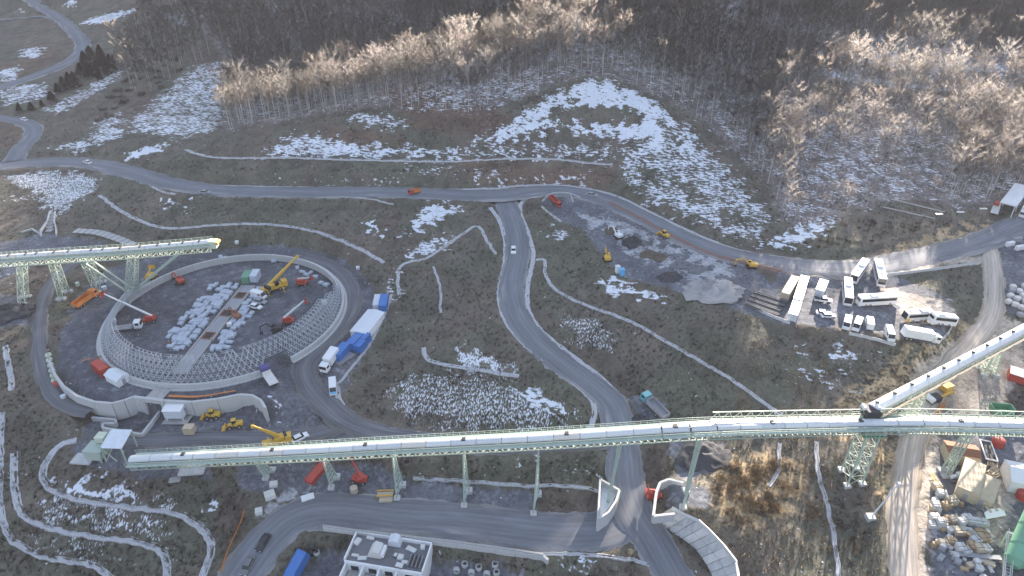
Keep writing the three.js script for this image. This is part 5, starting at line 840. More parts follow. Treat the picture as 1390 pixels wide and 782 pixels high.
for (const [o, a, b] of ROADCARS) { stand(o, a, b); if (o.name === 'truck' || o.name === 'truck_001') o.scale.setScalar(0.74); }
part(scene.getObjectByName('van_001') ?? scene, 'bonnet', [rbox(0.9, 0.3, 1.7, 0.08, 2.2, 1.05, 0)], MT.lightblue);
// machines
for (const [o, a, b] of [
  [excavator('white excavator digging in the gravel yard', MT.white, 1.9), [832, 324], [845, 322]], [excavator('small yellow excavator at the left edge of the gravel yard', MT.yellow, 1.5, 0.7), [818, 354], [830, 353]], [excavator('yellow excavator with outstretched boom at the right end of the gravel yard', MT.yellow, Math.PI, 1.1), [1010, 363], [1028, 364]], [loader('yellow wheel loader on the pale gravel in the upper yard', MT.yellow), [908, 326], [893, 318]], [loader('yellow wheel loader in front of the curled wall', MT.yellow), [298, 567], [279, 568]], [loader('yellow wheel loader right of the other one, near the mobile crane', MT.yellow), [328, 579], [309, 582]],
  [excavator('red excavator inside the dome near the far left rim', MT.red, 2.2, 0.8), [238, 386], [252, 384]], [excavator('black excavator beside the lattice at the right of the dome floor', MT.dark, Math.PI * 0.95, 0.9), [368, 452], [384, 448]], [excavator('brown tracked machine at the right of the tunnel strip', MT.rust, 1.2, 0.6), [316, 437], [326, 428]], [lift('yellow boom machine at the dome rim under the conveyor', MT.yellow, MT.yellow, 3, 0.5, 0.5), [200, 382], [212, 376]],
  [lift('red boom lift inside the dome with a short folded boom', MT.red, MT.offwhite, 4.2, 0.15), [404, 387], [417, 387]], [lift('red boom lift with a long white boom over the lattice at the right', MT.red, MT.white, 8, 0.55, 0.25), [384, 440], [400, 438]], [lift('red boom lift with a very long white boom reaching to the conveyor tower', MT.red, MT.white, 15, 0.48, 2.75), [197, 438], [211, 436]], [lift('red telehandler below the long conveyor between two trestles', MT.red, MT.red, 6, 0.35, 2.4, 'telehandler', 'telehandler'), [480, 652], [497, 655]], [lift('small red tractor at the kerb right of the junction', MT.red, MT.red, 2.4, 0.3, 3, 'tractor', 'tractor'), [882, 677], [893, 676]],
  [crane('yellow mobile crane inside the dome with raised telescopic boom', MT.yellow, 13.5, 0.3, 0.5), [362, 397], [384, 391]], [crane('orange mobile crane in front of the long conveyor with boom raised to the left', MT.yellow, 9.5, 0.85, Math.PI + 0.2), [362, 607], [392, 600]],
]) { stand(o, a, b); if (o.name.startsWith('wheel_loader')) o.scale.setScalar(0.78); if (o.name.startsWith('excavator')) o.scale.setScalar(0.84); if (o.name === 'mobile_crane_001') o.scale.setScalar(0.85); }
// containers and boxes
for (const [o, a, b] of [
  [container('red shipping container in front of the dome ring', MT.red), [131, 499], [147, 512]], [container('half white half blue container at the top of the container row, white one', MT.plastic), [512, 424], [515, 408]], [container('blue container next to the white one at the top of the container row', MT.blue), [520, 424], [523, 408]], [container('blue container below the long white hall, left one of a pair', MT.blue), [477, 475], [490, 462]], [container('short blue container below the long white hall, upper right', MT.blue, 3.2), [493, 468], [499, 462]], [container('short blue container below the long white hall, lower right', MT.blue, 3.4), [486, 479], [493, 471]], [container('lowest blue container of the row, next to the grey flat rack', MT.blue), [459, 490], [470, 477]],
  [container('long tan trailer box at the left of the coach yard', MT.tan, 12, 2.5, 2.7), [1078, 384], [1064, 408]], [container('white container at the rear of the long white row in the coach yard', MT.plastic, 7, 2.6, 2.6), [1091, 383], [1086, 398]], [container('white container in the middle of the long white row in the coach yard', MT.plastic, 8, 2.6, 2.7), [1086, 399], [1080, 418]], [container('white container at the front of the long white row in the coach yard', MT.plastic, 8, 2.6, 2.6), [1080, 419], [1074, 437]], [container('short white container behind the pickup in the coach yard', MT.plastic, 7, 2.6, 2.6), [1117, 388], [1110, 405]], [container('bright blue container at the bottom beside the white building', MT.blue), [413, 757], [401, 779]], [container('small pale box beside the machines in front of the portal', MT.tan, 2.6, 2.0, 2.2, 'box'), [255, 588], [262, 588]],
  [container('green site container inside the dome behind the tunnel strip', MT.greenDark, 5, 2.4, 2.6), [333, 388], [340, 374]], [container('grey site container next to the green one inside the dome', MT.stack, 5, 2.4, 2.6), [344, 386], [351, 373]], [container('red and white open trailer box near the left trestles', MT.red, 6.5, 2.2, 1.2, 'trailer'), [425, 652], [437, 638]],
]) stand(o, a, b);
// parked coaches and vans
for (const [o, a, b] of [
  [coach('white coach parked lengthwise in the middle of the coach yard', MT.white), [1148, 384], [1150, 419]], [coach('white coach parked at a slant by the haul road', MT.white), [1173, 363], [1155, 389]], [coach('white coach parked right of the slanted coach by the sunlit road', MT.white), [1187, 362], [1195, 395]], [coach('white coach parked crosswise in the centre of the coach yard', MT.white), [1163, 415], [1214, 412]], [coach('white coach with yellow front at the far right of the coach yard', MT.offwhite, 8.5), [1258, 434], [1228, 436]], [coach('white coach with many windows at the right end of the coach yard', MT.white, 8), [1261, 441], [1290, 444]],
  [van('leftmost white van of three at the lower edge of the coach yard', MT.white), [1150, 437], [1147, 449]], [van('middle white van of three at the lower edge of the coach yard', MT.white), [1165, 439], [1160, 451]], [van('rightmost white van of three at the lower edge of the coach yard', MT.white), [1180, 449], [1178, 436]], [van('white van next to the lorry at the lower right of the coach yard', MT.white), [1204, 452], [1208, 464]], [truck('long white box lorry at the lower right corner of the coach yard', MT.white, 'box', MT.white, 11), [1222, 462], [1268, 470]],
]) stand(o, a, b);
{ const f = scene.getObjectByName('coach_004'); part(f, 'yellow_front', [rbox(1.2, 1.2, 2.54, 0.08, 3.6, 1.1, 0)], MT.yellow); }
// sheds, tents
stand(hut('long white hall between the dome road and the grassy slope', MT.white, MT.plastic, 11.5, 5.4, 2.6, 0.5, 'storage_hall', 'hall'), [512, 431], [488, 461]);
stand(hut('white hexagonal tent beside the red container', MT.white, MT.plastic, 5.5, 3.6, 2.2, 0.9, 'tent', 'tent'), [151, 512], [172, 523]);
{ const o = hut('white canopy on short legs over a machine beside the pit', MT.plastic, MT.white, 5, 4.2, 2.6, 0.5, 'canopy', 'canopy'); stand(o, [229, 565], [257, 565], 0.9); for (const [x, z] of [[-2.2, 1.8], [2.2, 1.8], [-2.2, -1.8], [2.2, -1.8]]) part(o, 'leg', [box(0.25, 1.2, 0.25, x, -0.45, z)], MT.white); part(o, 'base_slab', [box(7, 0.2, 5.4, 0.2, -0.95, 0.4)], MT.concreteOld); }
{ const o = thing('weighbridge_canopy', 'long white roofed canopy on posts at the right edge with a red machine beside it', 'canopy'); part(o, 'roof', [rbox(19, 0.5, 5.2, 0.1, 0, 5.0, 0)], MT.white); part(o, 'fascia', [box(19, 0.8, 0.1, 0, 4.7, 2.66)], MT.plastic); for (const x of [-9, -3, 3, 9]) for (const z of [-2.3, 2.3]) part(o, 'post', [box(0.3, 5, 0.3, x, 2.5, z)], MT.white); part(o, 'truss', [box(19, 0.2, 0.2, 0, 4.4, -2.5), box(19, 0.2, 0.2, 0, 3.9, 2.5)], MT.steel); stand(o, [1357, 300], [1386, 262]); }
stand(truck('red tractor unit squeezed behind the white canopy at the right edge', MT.red, 'flat', MT.offwhite, 6.5), [1347, 296], [1353, 280]);
// lamp posts
for (const [px, py, h, label] of [[1263, 322, 9, 'tall lamp post left of three above the coach yard road'], [1294, 312, 7, 'shorter lamp post between two others above the coach yard road'], [1322, 314, 9, 'tall lamp post right of three above the coach yard road']]) { const o = thing('lamp_post', label, 'lamp post', 'lamp posts above the coach yard road'); part(o, 'pole', [rod([0, -0.5, 0], [0, h, 0], 0.13, 0.07)], MT.steel); part(o, 'arm', [box(2.2, 0.12, 0.12, 0, h, 0)], MT.steel); for (const s of [-0.9, 0, 0.9]) part(o, 'lamp_head', [rbox(0.7, 0.25, 0.9, 0.06, s, h + 0.15, 0.2)], MT.lamp); standAt(o, [px, py]); }
{ const o = thing('pole_strut', 'slanting white pole on a concrete block beside the valley road', 'pole'), a = at(1181, 704), b = a.clone().add(V(4.3, 9.5, -1.5)); part(o, 'pole', [rod(a, b, 0.16, 0.12)], MT.plastic); part(o, 'block', [rbox(1.8, 1.2, 1.8, 0.1, a.x, a.y + 0.3, a.z)], MT.concrete); part(o, 'head', [rbox(0.7, 0.7, 0.7, 0.08, b.x, b.y, b.z)], MT.white); }
// rows of stakes on the slope above the road
for (const [a, b, label] of [[[1195, 281], [1262, 296], 'lower row of pale slanting stakes on the dark slope below the wood'], [[1210, 271], [1275, 287], 'upper row of pale slanting stakes on the dark slope below the wood']]) { const o = thing('stake_row', label, 'fence', 'stake rows on the dark slope'); for (let k = 0; k < 18; k++) { const p = at(lerp(a[0], b[0], k / 17), lerp(a[1], b[1], k / 17)); part(o, 'stake', [bar(p, p.clone().add(V(1.5, 0.35, 0.8)), 0.16)], MT.offwhite); } const p = at(...a), q = at(...b); part(o, 'wire', [bar(p.add(V(0, 0.35, 0)), q.add(V(0, 0.35, 0)), 0.06)], MT.steel); }
// toilets, tanks and small things
{ const o = hut('white portable toilet beside the blue tank in the gravel yard', MT.white, MT.plastic, 1.3, 1.3, 2.3, 0, 'portable_toilet', 'toilet'); standAt(o, [838, 370], 0.3); const p = hut('bright blue portable toilet in the gravel yard', MT.lightblue, MT.lightblue, 1.3, 1.3, 2.3, 0, 'portable_toilet', 'toilet'); standAt(p, [844, 374], 0.3); }
const drum = (label, m, r, h, p, lie) => { const o = thing('drum', label, 'drum'); part(o, 'shell', [cyl(r, r, h, 14, 0, lie ? r : h / 2, 0, lie ? Math.PI / 2 : 0)], m); part(o, 'rim', lie ? [cyl(r * 1.04, r * 1.04, 0.12, 14, 0, r, h * 0.35, Math.PI / 2), cyl(r * 1.04, r * 1.04, 0.12, 14, 0, r, -h * 0.35, Math.PI / 2)] : [cyl(r * 1.05, r * 1.05, 0.1, 14, 0, h * 0.8, 0), cyl(r * 1.05, r * 1.05, 0.1, 14, 0, h * 0.3, 0)], MT.grey); return standAt(o, p, rr(0, 3)); };
drum('round tan tank on the ground below the red telehandler', MT.tan, 0.9, 1.5, [481, 668]); drum('blue drum at the foot of the curved wall', MT.blue, 0.9, 1.4, [115, 558]); drum('small white drum left of the blue one at the curved wall', MT.white, 0.5, 1, [106, 553]); drum('pale drum halfway along the curved wall', MT.plastic, 0.7, 1, [87, 541]); drum('red drum at the lower end of the green coils', MT.red, 0.8, 1.1, [77, 524]); drum('pale green tank beside the perimeter track near the conveyor', MT.greenPale, 0.6, 1.2, [106, 388]); drum('white tank left of the dome ring by the orange dump truck', MT.plastic, 0.8, 1.1, [142, 393]); drum('white tank on the dome floor near the left lattice', MT.plastic, 0.9, 1, [154, 437]);
for (let k = 0; k < 6; k++) { const o = thing('hose_coil', ['topmost green hose coil beside the curved wall', 'second green hose coil from the top beside the curved wall', 'third green hose coil from the top beside the curved wall', 'fourth green hose coil from the top beside the curved wall', 'fifth green hose coil from the top beside the curved wall', 'lowest green hose coil beside the curved wall'][k], 'coil', 'green hose coils'); part(o, 'coil', [clean(new THREE.TorusGeometry(0.6, 0.28, 8, 16).rotateX(Math.PI / 2).translate(0, 0.3, 0)), clean(new THREE.TorusGeometry(0.55, 0.25, 8, 16).rotateX(Math.PI / 2).translate(0.1, 0.75, 0))], MT.greenPale); standAt(o, [66 + k * 1.7, 484 + k * 6.8]); }
// steel stacks in the coach yard
for (let k = 0; k < 4; k++) { const a = [1012 + k * 2.5, 414 - k * 5.4], b = [1056 + k * 5, 430 - k * 5.6], o = thing('pipe_stack', ['nearest dark stack of long pipes left of the white containers', 'second dark stack of long pipes from the yard edge', 'third dark stack of long pipes from the yard edge', 'farthest dark stack of long pipes beside the tan trailer box'][k], 'pipe stack', 'pipe stacks'); const L = 10.5; for (let r = 0; r < 2; r++) for (let j = 0; j < 5 - r; j++) part(o, 'pipe', [cyl(0.19, 0.19, L * rr(0.94, 1), 8, rr(-0.1, 0.1), 0.35 + r * 0.34, (j - (4 - r) / 2) * 0.4, 0, Math.PI / 2)], j % 2 ? MT.dark : MT.slate); for (const x of [-4, 0, 4]) part(o, 'bearer', [box(0.2, 0.16, 2.2, x, 0.08, 0)], MT.wood); stand(o, a, b); }
// barrier blocks
const blockG = merged([extrude([[-0.3, 0], [0.3, 0], [0.16, 0.35], [0.1, 0.85], [-0.1, 0.85], [-0.16, 0.35]], 2.4, 0.03)]);
const barrier = (p, q, label, group) => { const m = solo('barrier_block', blockG, MT.concrete, label, 'barrier', group), A = at(...p), B = at(...q), a = Math.atan2(B.x - A.x, B.z - A.z); m.position.copy(A.clone().add(B).multiplyScalar(0.5)); m.position.y = height(m.position.x, m.position.z); m.rotation.y = a; return m; };
const chain = (pts, label, group) => { const c = curveOf(flat(pts), 2.6); for (let i = 0; i < c.length - 1; i++) { const m = solo('barrier_block', blockG, MT.concrete, label, 'barrier', group), mid = c[i].clone().add(c[i + 1]).multiplyScalar(0.5); m.position.set(mid.x, height(mid.x, mid.z), mid.z); m.rotation.y = Math.atan2(c[i + 1].x - c[i].x, c[i + 1].z - c[i].z); } };
chain([[735, 281], [745, 290], [762, 302]], 'pale barrier block in the row along the lower edge of the kerbed lay-by', 'barriers below the lay-by'); chain([[736, 275], [750, 264], [772, 264], [788, 270]], 'pale barrier block in the row along the upper edge of the kerbed lay-by', 'barriers above the lay-by'); chain([[774, 265], [778, 275]], 'pale barrier block set crosswise at the lay-by exit', 'barriers at the lay-by exit');
chain([[1152, 454], [1180, 460], [1215, 470]], 'pale barrier block at the foot of the coach yard below the vans', 'barriers below the vans'); chain([[1293, 432], [1290, 448], [1278, 462]], 'pale barrier block along the curved right edge of the coach yard', 'barriers along the coach yard edge'); chain([[1204, 374], [1240, 370], [1300, 362], [1330, 358]], 'concrete barrier block along the sunlit road above the coach yard', 'barriers along the sunlit road'); chain([[1012, 412], [1040, 427], [1072, 440]], 'pale barrier block beside the dark pipe stacks', 'barriers beside the pipe stacks');
// heaps
for (const [p, r, h, sx, o] of [[[968, 395], 6.5, 2.4, 1.5, heap('gravel_heap', 'large pale gravel heap at the right of the gravel yard', 'heap', MT.gravelPile, 6.5, 2.8, 30, 1.5)], [[858, 330], 3, 2, 1.3, heap('coal_heap', 'black heap behind the white excavator', 'heap', MT.coal, 3.2, 2.4, 26, 1.1)], [[830, 314], 2, 1, 1.2, heap('earth_heap', 'brown earth heap left of the white excavator', 'heap', MT.earthPile, 2.6, 1.6)], [[882, 346], 2, 1, 1.2, heap('earth_heap', 'first brown earth heap right of the black heap', 'heap', MT.earthPile, 2.6, 1.4, 24, 1.3)], [[895, 350], 2, 1, 1.2, heap('earth_heap', 'second brown earth heap right of the black heap', 'heap', MT.earthPile, 2.4, 1.5)], [[925, 360], 2, 1, 1.2, heap('rubble_heap', 'grey rubble heap in the middle of the gravel yard', 'heap', MT.slate, 2.6, 1.5, 24, 1.4)], [[945, 366], 2, 1, 1.2, heap('rubble_heap', 'grey rubble heap nearest the pale gravel heap', 'heap', MT.slate, 2.6, 1.4, 24, 1.4)], [[910, 376], 2, 1, 1.2, heap('coal_heap', 'low black heap near the lower edge of the gravel yard', 'heap', MT.coal, 3, 0.9, 24, 1.5)], [[955, 618], 2, 1, 1.2, heap('coal_heap', 'large black heap below the long conveyor right of the junction', 'heap', MT.coal, 5.5, 1.6, 30, 1.2)], [[14, 425], 2, 1, 1.2, heap('coal_heap', 'black heap at the left edge below the dome conveyor', 'heap', MT.coal, 5.5, 2.4, 30, 1.2)], [[868, 572], 2, 1, 1, heap('coal_heap', 'dark heap in front of the turquoise truck', 'heap', MT.coal, 3.2, 1)], [[180, 130], 1, 1, 1, heap('snow_heap', 'x', 'heap', MT.snow, 1, 0.4)]]) { if (o.userData.label === 'x') { scene.remove(o); continue; } standAt(o, p, rr(0, 0.4), -0.1); }
// concrete rings by the building
for (const [px, py, lie, label] of [[620, 775, 1, 'leftmost pale concrete pipe ring right of the building'], [631, 768, 0, 'upright concrete ring nearest the long wall'], [640, 778, 1, 'concrete ring lying third from the left'], [650, 772, 0, 'small concrete ring in the middle of the ring store'], [661, 780, 1, 'concrete ring near the bottom edge of the ring store'], [672, 768, 0, 'open concrete ring at the right of the ring store'], [674, 779, 0, 'open concrete ring at the lower right of the ring store'], [430, 752, 0, 'white ring lying near the blue container'], [425, 745, 1, 'dark coil upper of two left of the building'], [422, 752, 1, 'dark coil lower of two left of the building']]) { const s = clean(new THREE.LatheGeometry([[0.5, 0], [0.75, 0], [0.75, 0.9], [0.5, 0.9], [0.5, 0]].map(([x, y]) => new THREE.Vector2(x, y)), 18)); const m = solo('concrete_ring', s, /coil/.test(label) ? MT.dark : MT.concrete, label, 'ring', 'rings by the building'); standAt(m, [px, py], rr(0, 3), lie ? 0.75 : 0); if (lie) m.rotation.x = Math.PI / 2; }
// boards and frames near the trestles
for (const [name, m, w, h, d, p, yaw, label, cat] of [['board_stack', MT.white, 3, 0.5, 1.8, [418, 677], 0.4, 'white board lying on the road edge near the lower bend', 'board'], ['timber_stack', MT.tan, 3.2, 0.7, 1.2, [524, 681], 0.05, 'pale timber stack in front of the yellow frame', 'timber'], ['crate', MT.offwhite, 1.8, 1, 1.4, [372, 660], 0.2, 'white crate upper one left of the trailer box', 'crate'], ['crate', MT.offwhite, 2.4, 1.2, 2.2, [367, 675], 0.5, 'pale crate at the inside of the lower bend', 'crate'], ['crate', MT.offwhite, 1.6, 1.1, 1.6, [352, 697], 0.3, 'pale crate lowest beside the lower bend', 'crate'], ['slab', MT.concrete, 6, 0.5, 4, [262, 638], 0.1, 'pale concrete slab under the low end of the long conveyor', 'slab'], ['slab', MT.concreteOld, 2.6, 0.5, 1.4, [238, 653], 0.2, 'small concrete slab with pipes left of the larger slab', 'slab'], ['crate', MT.white, 1.2, 1, 1.2, [322, 331], 0.1, 'small white crate on the slope above the dome', 'crate'], ['crate', MT.white, 1.2, 1, 1.2, [486, 366], 0.3, 'small white crate on the slope right of the dome', 'crate'], ['grey_flat_rack', MT.steel, 6, 0.7, 2.2, [468, 489], 0.95, 'grey flat rack beside the lowest blue container', 'rack'], ['crate', MT.white, 1.6, 1.2, 1.3, [441, 413], 0.3, 'white box standing on the lattice edge at the right of the dome', 'crate'], ['crate', MT.white, 1.4, 1.1, 1.2, [312, 443], 0.3, 'white box beside the brown tracked machine', 'crate']]) { const o = thing(name, label, cat); part(o, 'body', [rbox(w, h, d, 0.05, 0, h / 2 + 0.1, 0)], m); part(o, 'bearer', [box(w * 0.1, 0.1, d * 0.96, -w * 0.3, 0.05, 0), box(w * 0.1, 0.1, d * 0.96, w * 0.3, 0.05, 0)], MT.wood); standAt(o, p, yaw); }
{ const o = thing('steel_stand', 'yellow steel stand beside the gravel strip', 'stand'); part(o, 'rail', [box(4, 0.2, 0.2, 0, 1.2, 0.8), box(4, 0.2, 0.2, 0, 1.2, -0.8)], MT.yellow); for (const x of [-1.8, 1.8]) for (const z of [-0.8, 0.8]) part(o, 'leg', [box(0.2, 1.2, 0.2, x, 0.6, z)], MT.yellow); part(o, 'tray', [box(3.8, 0.1, 1.5, 0, 0.7, 0)], MT.tan); standAt(o, [523, 674], 0.05); }
// culvert on the left slope and the stepped slabway beyond the dome
{ const o = thing('culvert', 'stepped concrete culvert below the snowy slope at the left', 'culvert'); const w = (pts) => wallPanels(o, pts.map(([px, py, up]) => { const p = at(px, py); return [p.x, p.z, p.y + up, p.y - 1.2]; }), 0.5, 4, MT.concrete, 'side_wall'); w([[68, 288, 0.6], [65, 302, 0.9], [56, 316, 1.2], [56, 322, 0.8]]); w([[75, 288, 0.6], [74, 302, 0.9], [77, 312, 1.2], [77, 320, 0.8]]); w([[28, 316, 0.4], [44, 312, 0.6], [54, 318, 0.6]]); for (let k = 0; k < 6; k++) { const p = at(70.5 - k * 0.6, 290 + k * 4.6); part(o, 'step', [rbox(2.4, 0.5, 2.2, 0.05, p.x, p.y, p.z)], MT.concreteOld); } }
{ const o = thing('slabway', 'curved ramp of pale concrete slabs beyond the dome conveyor', 'ramp'), c = curveOf(flat([[100, 314], [130, 316], [158, 324], [182, 334], [200, 342]]), 1.3); c.forEach((p, i) => { if (!i) return; const g = box(3.2, 0.35, 1.1, 0, 0, 0, Math.atan2(p.x - c[i - 1].x, p.z - c[i - 1].z)); g.translate(p.x, height(p.x, p.z) + 0.25, p.z); part(o, 'slab', g, i % 2 ? MT.concrete : MT.concreteOld); }); }

// ------------------------------------------------------------ the material yard at the right
const yard = (name, cat, label, p, yaw, build) => { const o = thing(name, label, cat); build(o); return standAt(o, p, yaw); };
// stacked crates and pallets
const wraps = [MT.tan, MT.offwhite, MT.concrete, MT.wood];
[[1270, 664], [1276, 675], [1268, 690], [1283, 690], [1290, 684], [1267, 706], [1275, 715], [1284, 710], [1293, 709], [1303, 713], [1266, 716], [1290, 738], [1279, 741], [1301, 748], [1309, 752], [1318, 745], [1327, 750], [1336, 748], [1322, 738], [1333, 736], [1300, 724], [1311, 706], [1324, 712]].forEach(([px, py], k) => {
  const where = ['first pale crate at the upper left corner of the crate rows', 'tall pale crate below the corner crate of the crate rows', 'left crate of the upper middle crate row', 'round topped sack right in the upper crate row', 'pale sack behind the upper crate row', 'left crate of the central crate row', 'second crate from the left in the central crate row', 'third crate in the central crate row', 'fourth crate in the central crate row', 'crate right of the central row under the plank', 'low crate at the left end of the central row', 'dark framed crate below the central row', 'left crate below the central row', 'white sack behind the grey beam, left', 'white sack behind the grey beam, middle', 'tan barrel crate behind the grey beam', 'flat crate behind the grey beam', 'rightmost crate behind the grey beam', 'crate with white parts right of the centre', 'crate right of the white parts', 'open framed crate in the lower middle', 'tan plank crate beside the central row', 'long low tan crate at the end of the central row'][k];
  const w = k === 22 ? 4 : rr(1.5, 2.3), h = rr(1, 1.9), d = rr(1.4, 2);
  yard('pallet_crate', 'crate', where, [px, py], rr(-0.25, 0.25), (o) => { part(o, 'load', [rbox(w, h, d, 0.12, 0, h / 2 + 0.16, 0)], wraps[k % 4]); part(o, 'pallet', [box(w, 0.05, d, 0, 0.13, 0), box(w, 0.1, 0.12, 0, 0.05, d * 0.4), box(w, 0.1, 0.12, 0, 0.05, 0), box(w, 0.1, 0.12, 0, 0.05, -d * 0.4)], MT.wood); part(o, 'strap', [box(w + 0.02, 0.06, 0.08, 0, h + 0.17, d * 0.2), box(0.08, 0.06, d + 0.02, w * 0.2, h + 0.17, 0)], MT.dark); });
});
{ const poly = flat([[1264, 668], [1318, 690], [1346, 720], [1340, 790], [1270, 760], [1262, 720]]), b = bounds(poly, 0), kinds = [rbox(1, 0.8, 1, 0.06, 0, 0.4, 0), rbox(1.6, 0.5, 0.9, 0.06, 0, 0.25, 0), merged([box(1.2, 0.1, 1.2, 0, 0.05, 0), rbox(1, 1, 1, 0.2, 0, 0.6, 0)]), merged([box(2.4, 0.12, 0.3, 0, 0.08, 0), box(2.2, 0.12, 0.3, 0.1, 0.2, 0.05, 0.1), box(2.3, 0.12, 0.3, 0, 0.08, 0.4)])];
  for (let k = 0, t = 0; k < 60 && t < 900; t++) { const x = rr(b[0], b[1]), z = rr(b[2], b[3]); if (!inside(poly, x, z)) continue; k++; const m = solo('small_crate', kinds[k % 4], [MT.tan, MT.offwhite, MT.grey, MT.wood, MT.concrete][k % 5], 'small crate or bundle lying loose among the big crate rows', 'crate', 'loose small crates in the material yard'); m.position.set(x, height(x, z) + 0.02, z); m.rotation.y = rr(0, 3); m.scale.setScalar(rr(0.7, 1.4)); } }
yard('steel_beam', 'beam', 'long grey steel beam lying below the crate rows', [1322, 758], -0.12, (o) => { part(o, 'flange', [box(10, 0.12, 1.1, 0, 0.9, 0), box(10, 0.12, 1.1, 0, 0.1, 0)], MT.steel); part(o, 'web', [box(10, 0.7, 0.15, 0, 0.5, 0)], MT.steel); for (const x of [-4, -1.4, 1.4, 4]) part(o, 'stiffener', [box(0.1, 0.7, 1, x, 0.5, 0)], MT.steel); });
stand(hut('long tan roofed shed in the material yard', MT.tan, MT.tan, 11, 4.2, 3.2, 0, 'shed', 'shed'), [1318, 640], [1307, 680]);
stand(hut('sunlit tan container shed right of the long tan one', MT.tan, MT.tan, 8.5, 4, 2.4, 0, 'shed', 'shed'), [1340, 655], [1328, 690]);
stand(hut('tan hall with brick red roof beside the slim lattice tower', MT.tan, MT.rust, 7, 4.4, 3.2, 0.6, 'shed', 'shed'), [1282, 620], [1318, 626]);
{ const o = thing('green_skip', 'open green steel skip behind the long conveyor at the right', 'skip'); for (const s of [-1, 1]) part(o, 'side', [extrude([[-2.2, 0.3], [2.2, 0.3], [2.6, 2.2], [-2.6, 2.2]], 0.12, 0.02).translate(0, 0, s * 1.4)], MT.greenDark); part(o, 'floor', [box(4.4, 0.15, 2.7, 0, 0.35, 0)], MT.greenDark); part(o, 'end', [box(0.12, 2, 2.8, 2.4, 1.25, 0, 0, 0, -0.2), box(0.12, 2, 2.8, -2.4, 1.25, 0, 0, 0, 0.2)], MT.greenDark); for (const x of [-1, 0, 1]) part(o, 'rib', [box(0.14, 1.9, 0.1, x * 1.4, 1.25, 1.5)], MT.greenDark); stand(o, [1346, 560], [1368, 562]); }
{ const o = thing('silo', 'large dark green silo cut by the lower right corner, left one', 'silo', 'green silos'), a = at(1372, 772), dir = V(0.62, 0.42, -0.66).normalize(), s = a.clone().add(V(0, 2.5, 0)), e = s.clone().addScaledVector(dir, 16); part(o, 'shell', [rod(s, e, 2.1, 2.1, 24)], MT.greenTank); part(o, 'cone', [rod(s.clone().addScaledVector(dir, -1.4), s, 1.0, 2.1, 24)], MT.greenTank); for (const t of [0.2, 0.5, 0.8]) { const c = s.clone().lerp(e, t); part(o, 'band', [rod(c, c.clone().addScaledVector(dir, 0.3), 2.16, 2.16, 24)], MT.greenDark); } part(o, 'cradle', [box(3.4, 2, 0.4, s.x + dir.x * 3, a.y + 1, s.z + dir.z * 3), box(3.4, 6, 0.4, s.x + dir.x * 9, a.y + 3, s.z + dir.z * 9)], MT.green);
  const o2 = dup(o, 'large dark green silo at the lower right corner, right one', 'green silos'); o2.position.add(V(4.8, -0.5, 2.2)); }
yard('gangway', 'gangway', 'pale green gangway frame left of the green silos', [1362, 772], 1.05, (o) => { part(o, 'rail', [bar([-6, 0.3, 0.6], [6, 4.5, 0.6], 0.16), bar([-6, 0.3, -0.6], [6, 4.5, -0.6], 0.16), bar([-6, 1.4, 0.6], [6, 5.6, 0.6], 0.1), bar([-6, 1.4, -0.6], [6, 5.6, -0.6], 0.1)], MT.greenPale); const st = []; for (let k = 0; k < 20; k++) { const t = k / 19; st.push(box(0.3, 0.06, 1.2, lerp(-6, 6, t), lerp(0.35, 4.5, t), 0)); } part(o, 'treads', st, MT.grey); part(o, 'post', [box(0.25, 4.4, 0.25, 5.6, 2.2, 0.6), box(0.25, 4.4, 0.25, 5.6, 2.2, -0.6)], MT.greenPale); });
stand(hut('white roofed marquee at the right edge of the material yard', MT.white, MT.white, 8, 7, 3.4, 1.4, 'marquee', 'marquee'), [1372, 655], [1404, 662]);
{ const o = thing('red_tank', 'round red tank top behind the marquee', 'tank'); part(o, 'shell', [cyl(1.5, 1.5, 1.6, 20, 0, 0.8, 0)], MT.red); part(o, 'dome', [clean(new THREE.SphereGeometry(1.5, 20, 8, 0, 6.283, 0, 1.4).scale(1, 0.35, 1).translate(0, 1.6, 0))], MT.red); standAt(o, [1353, 604]); const b = dup(o, 'red round tank at the lower edge of the white marquee', 'red tanks'); o.userData.group = 'red tanks'; standAt(b, [1388, 676]); }
yard('open_trailer', 'trailer', 'open white framed trailer with timber in the material yard', [1340, 615], 1.25, (o) => { part(o, 'frame', [box(7, 0.3, 0.25, 0, 0.9, 1.2), box(7, 0.3, 0.25, 0, 0.9, -1.2), box(0.25, 0.3, 2.4, 3.4, 0.9, 0), box(0.25, 0.3, 2.4, -3.4, 0.9, 0)], MT.white); part(o, 'bed', [box(6.8, 0.1, 2.2, 0, 0.75, 0)], MT.dark); for (const x of [-2.5, -1.3]) for (const s of [-1, 1]) wheel(o, x, 0.45, s * 1, 0.45, 0.3); });
[[1346, 640, 0.6], [1350, 634, 0.9], [1352, 645, 0.4], [1344, 628, 1.1]].forEach(([px, py, yaw], k) => yard('timber_pile', 'timber', ['loose timber pile nearest the open trailer', 'loose timber pile below the red tank', 'loose timber pile nearest the marquee', 'loose timber pile behind the open trailer'][k], [px, py], yaw, (o) => { for (let j = 0; j < 7; j++) part(o, 'plank', [box(rr(2.5, 4), 0.1, 0.28, rr(-0.3, 0.3), 0.08 + 0.12 * Math.floor(j / 3), (j % 3 - 1) * 0.4 + rr(-0.1, 0.1), rr(-0.25, 0.25))], j % 2 ? MT.wood : MT.tan); }));
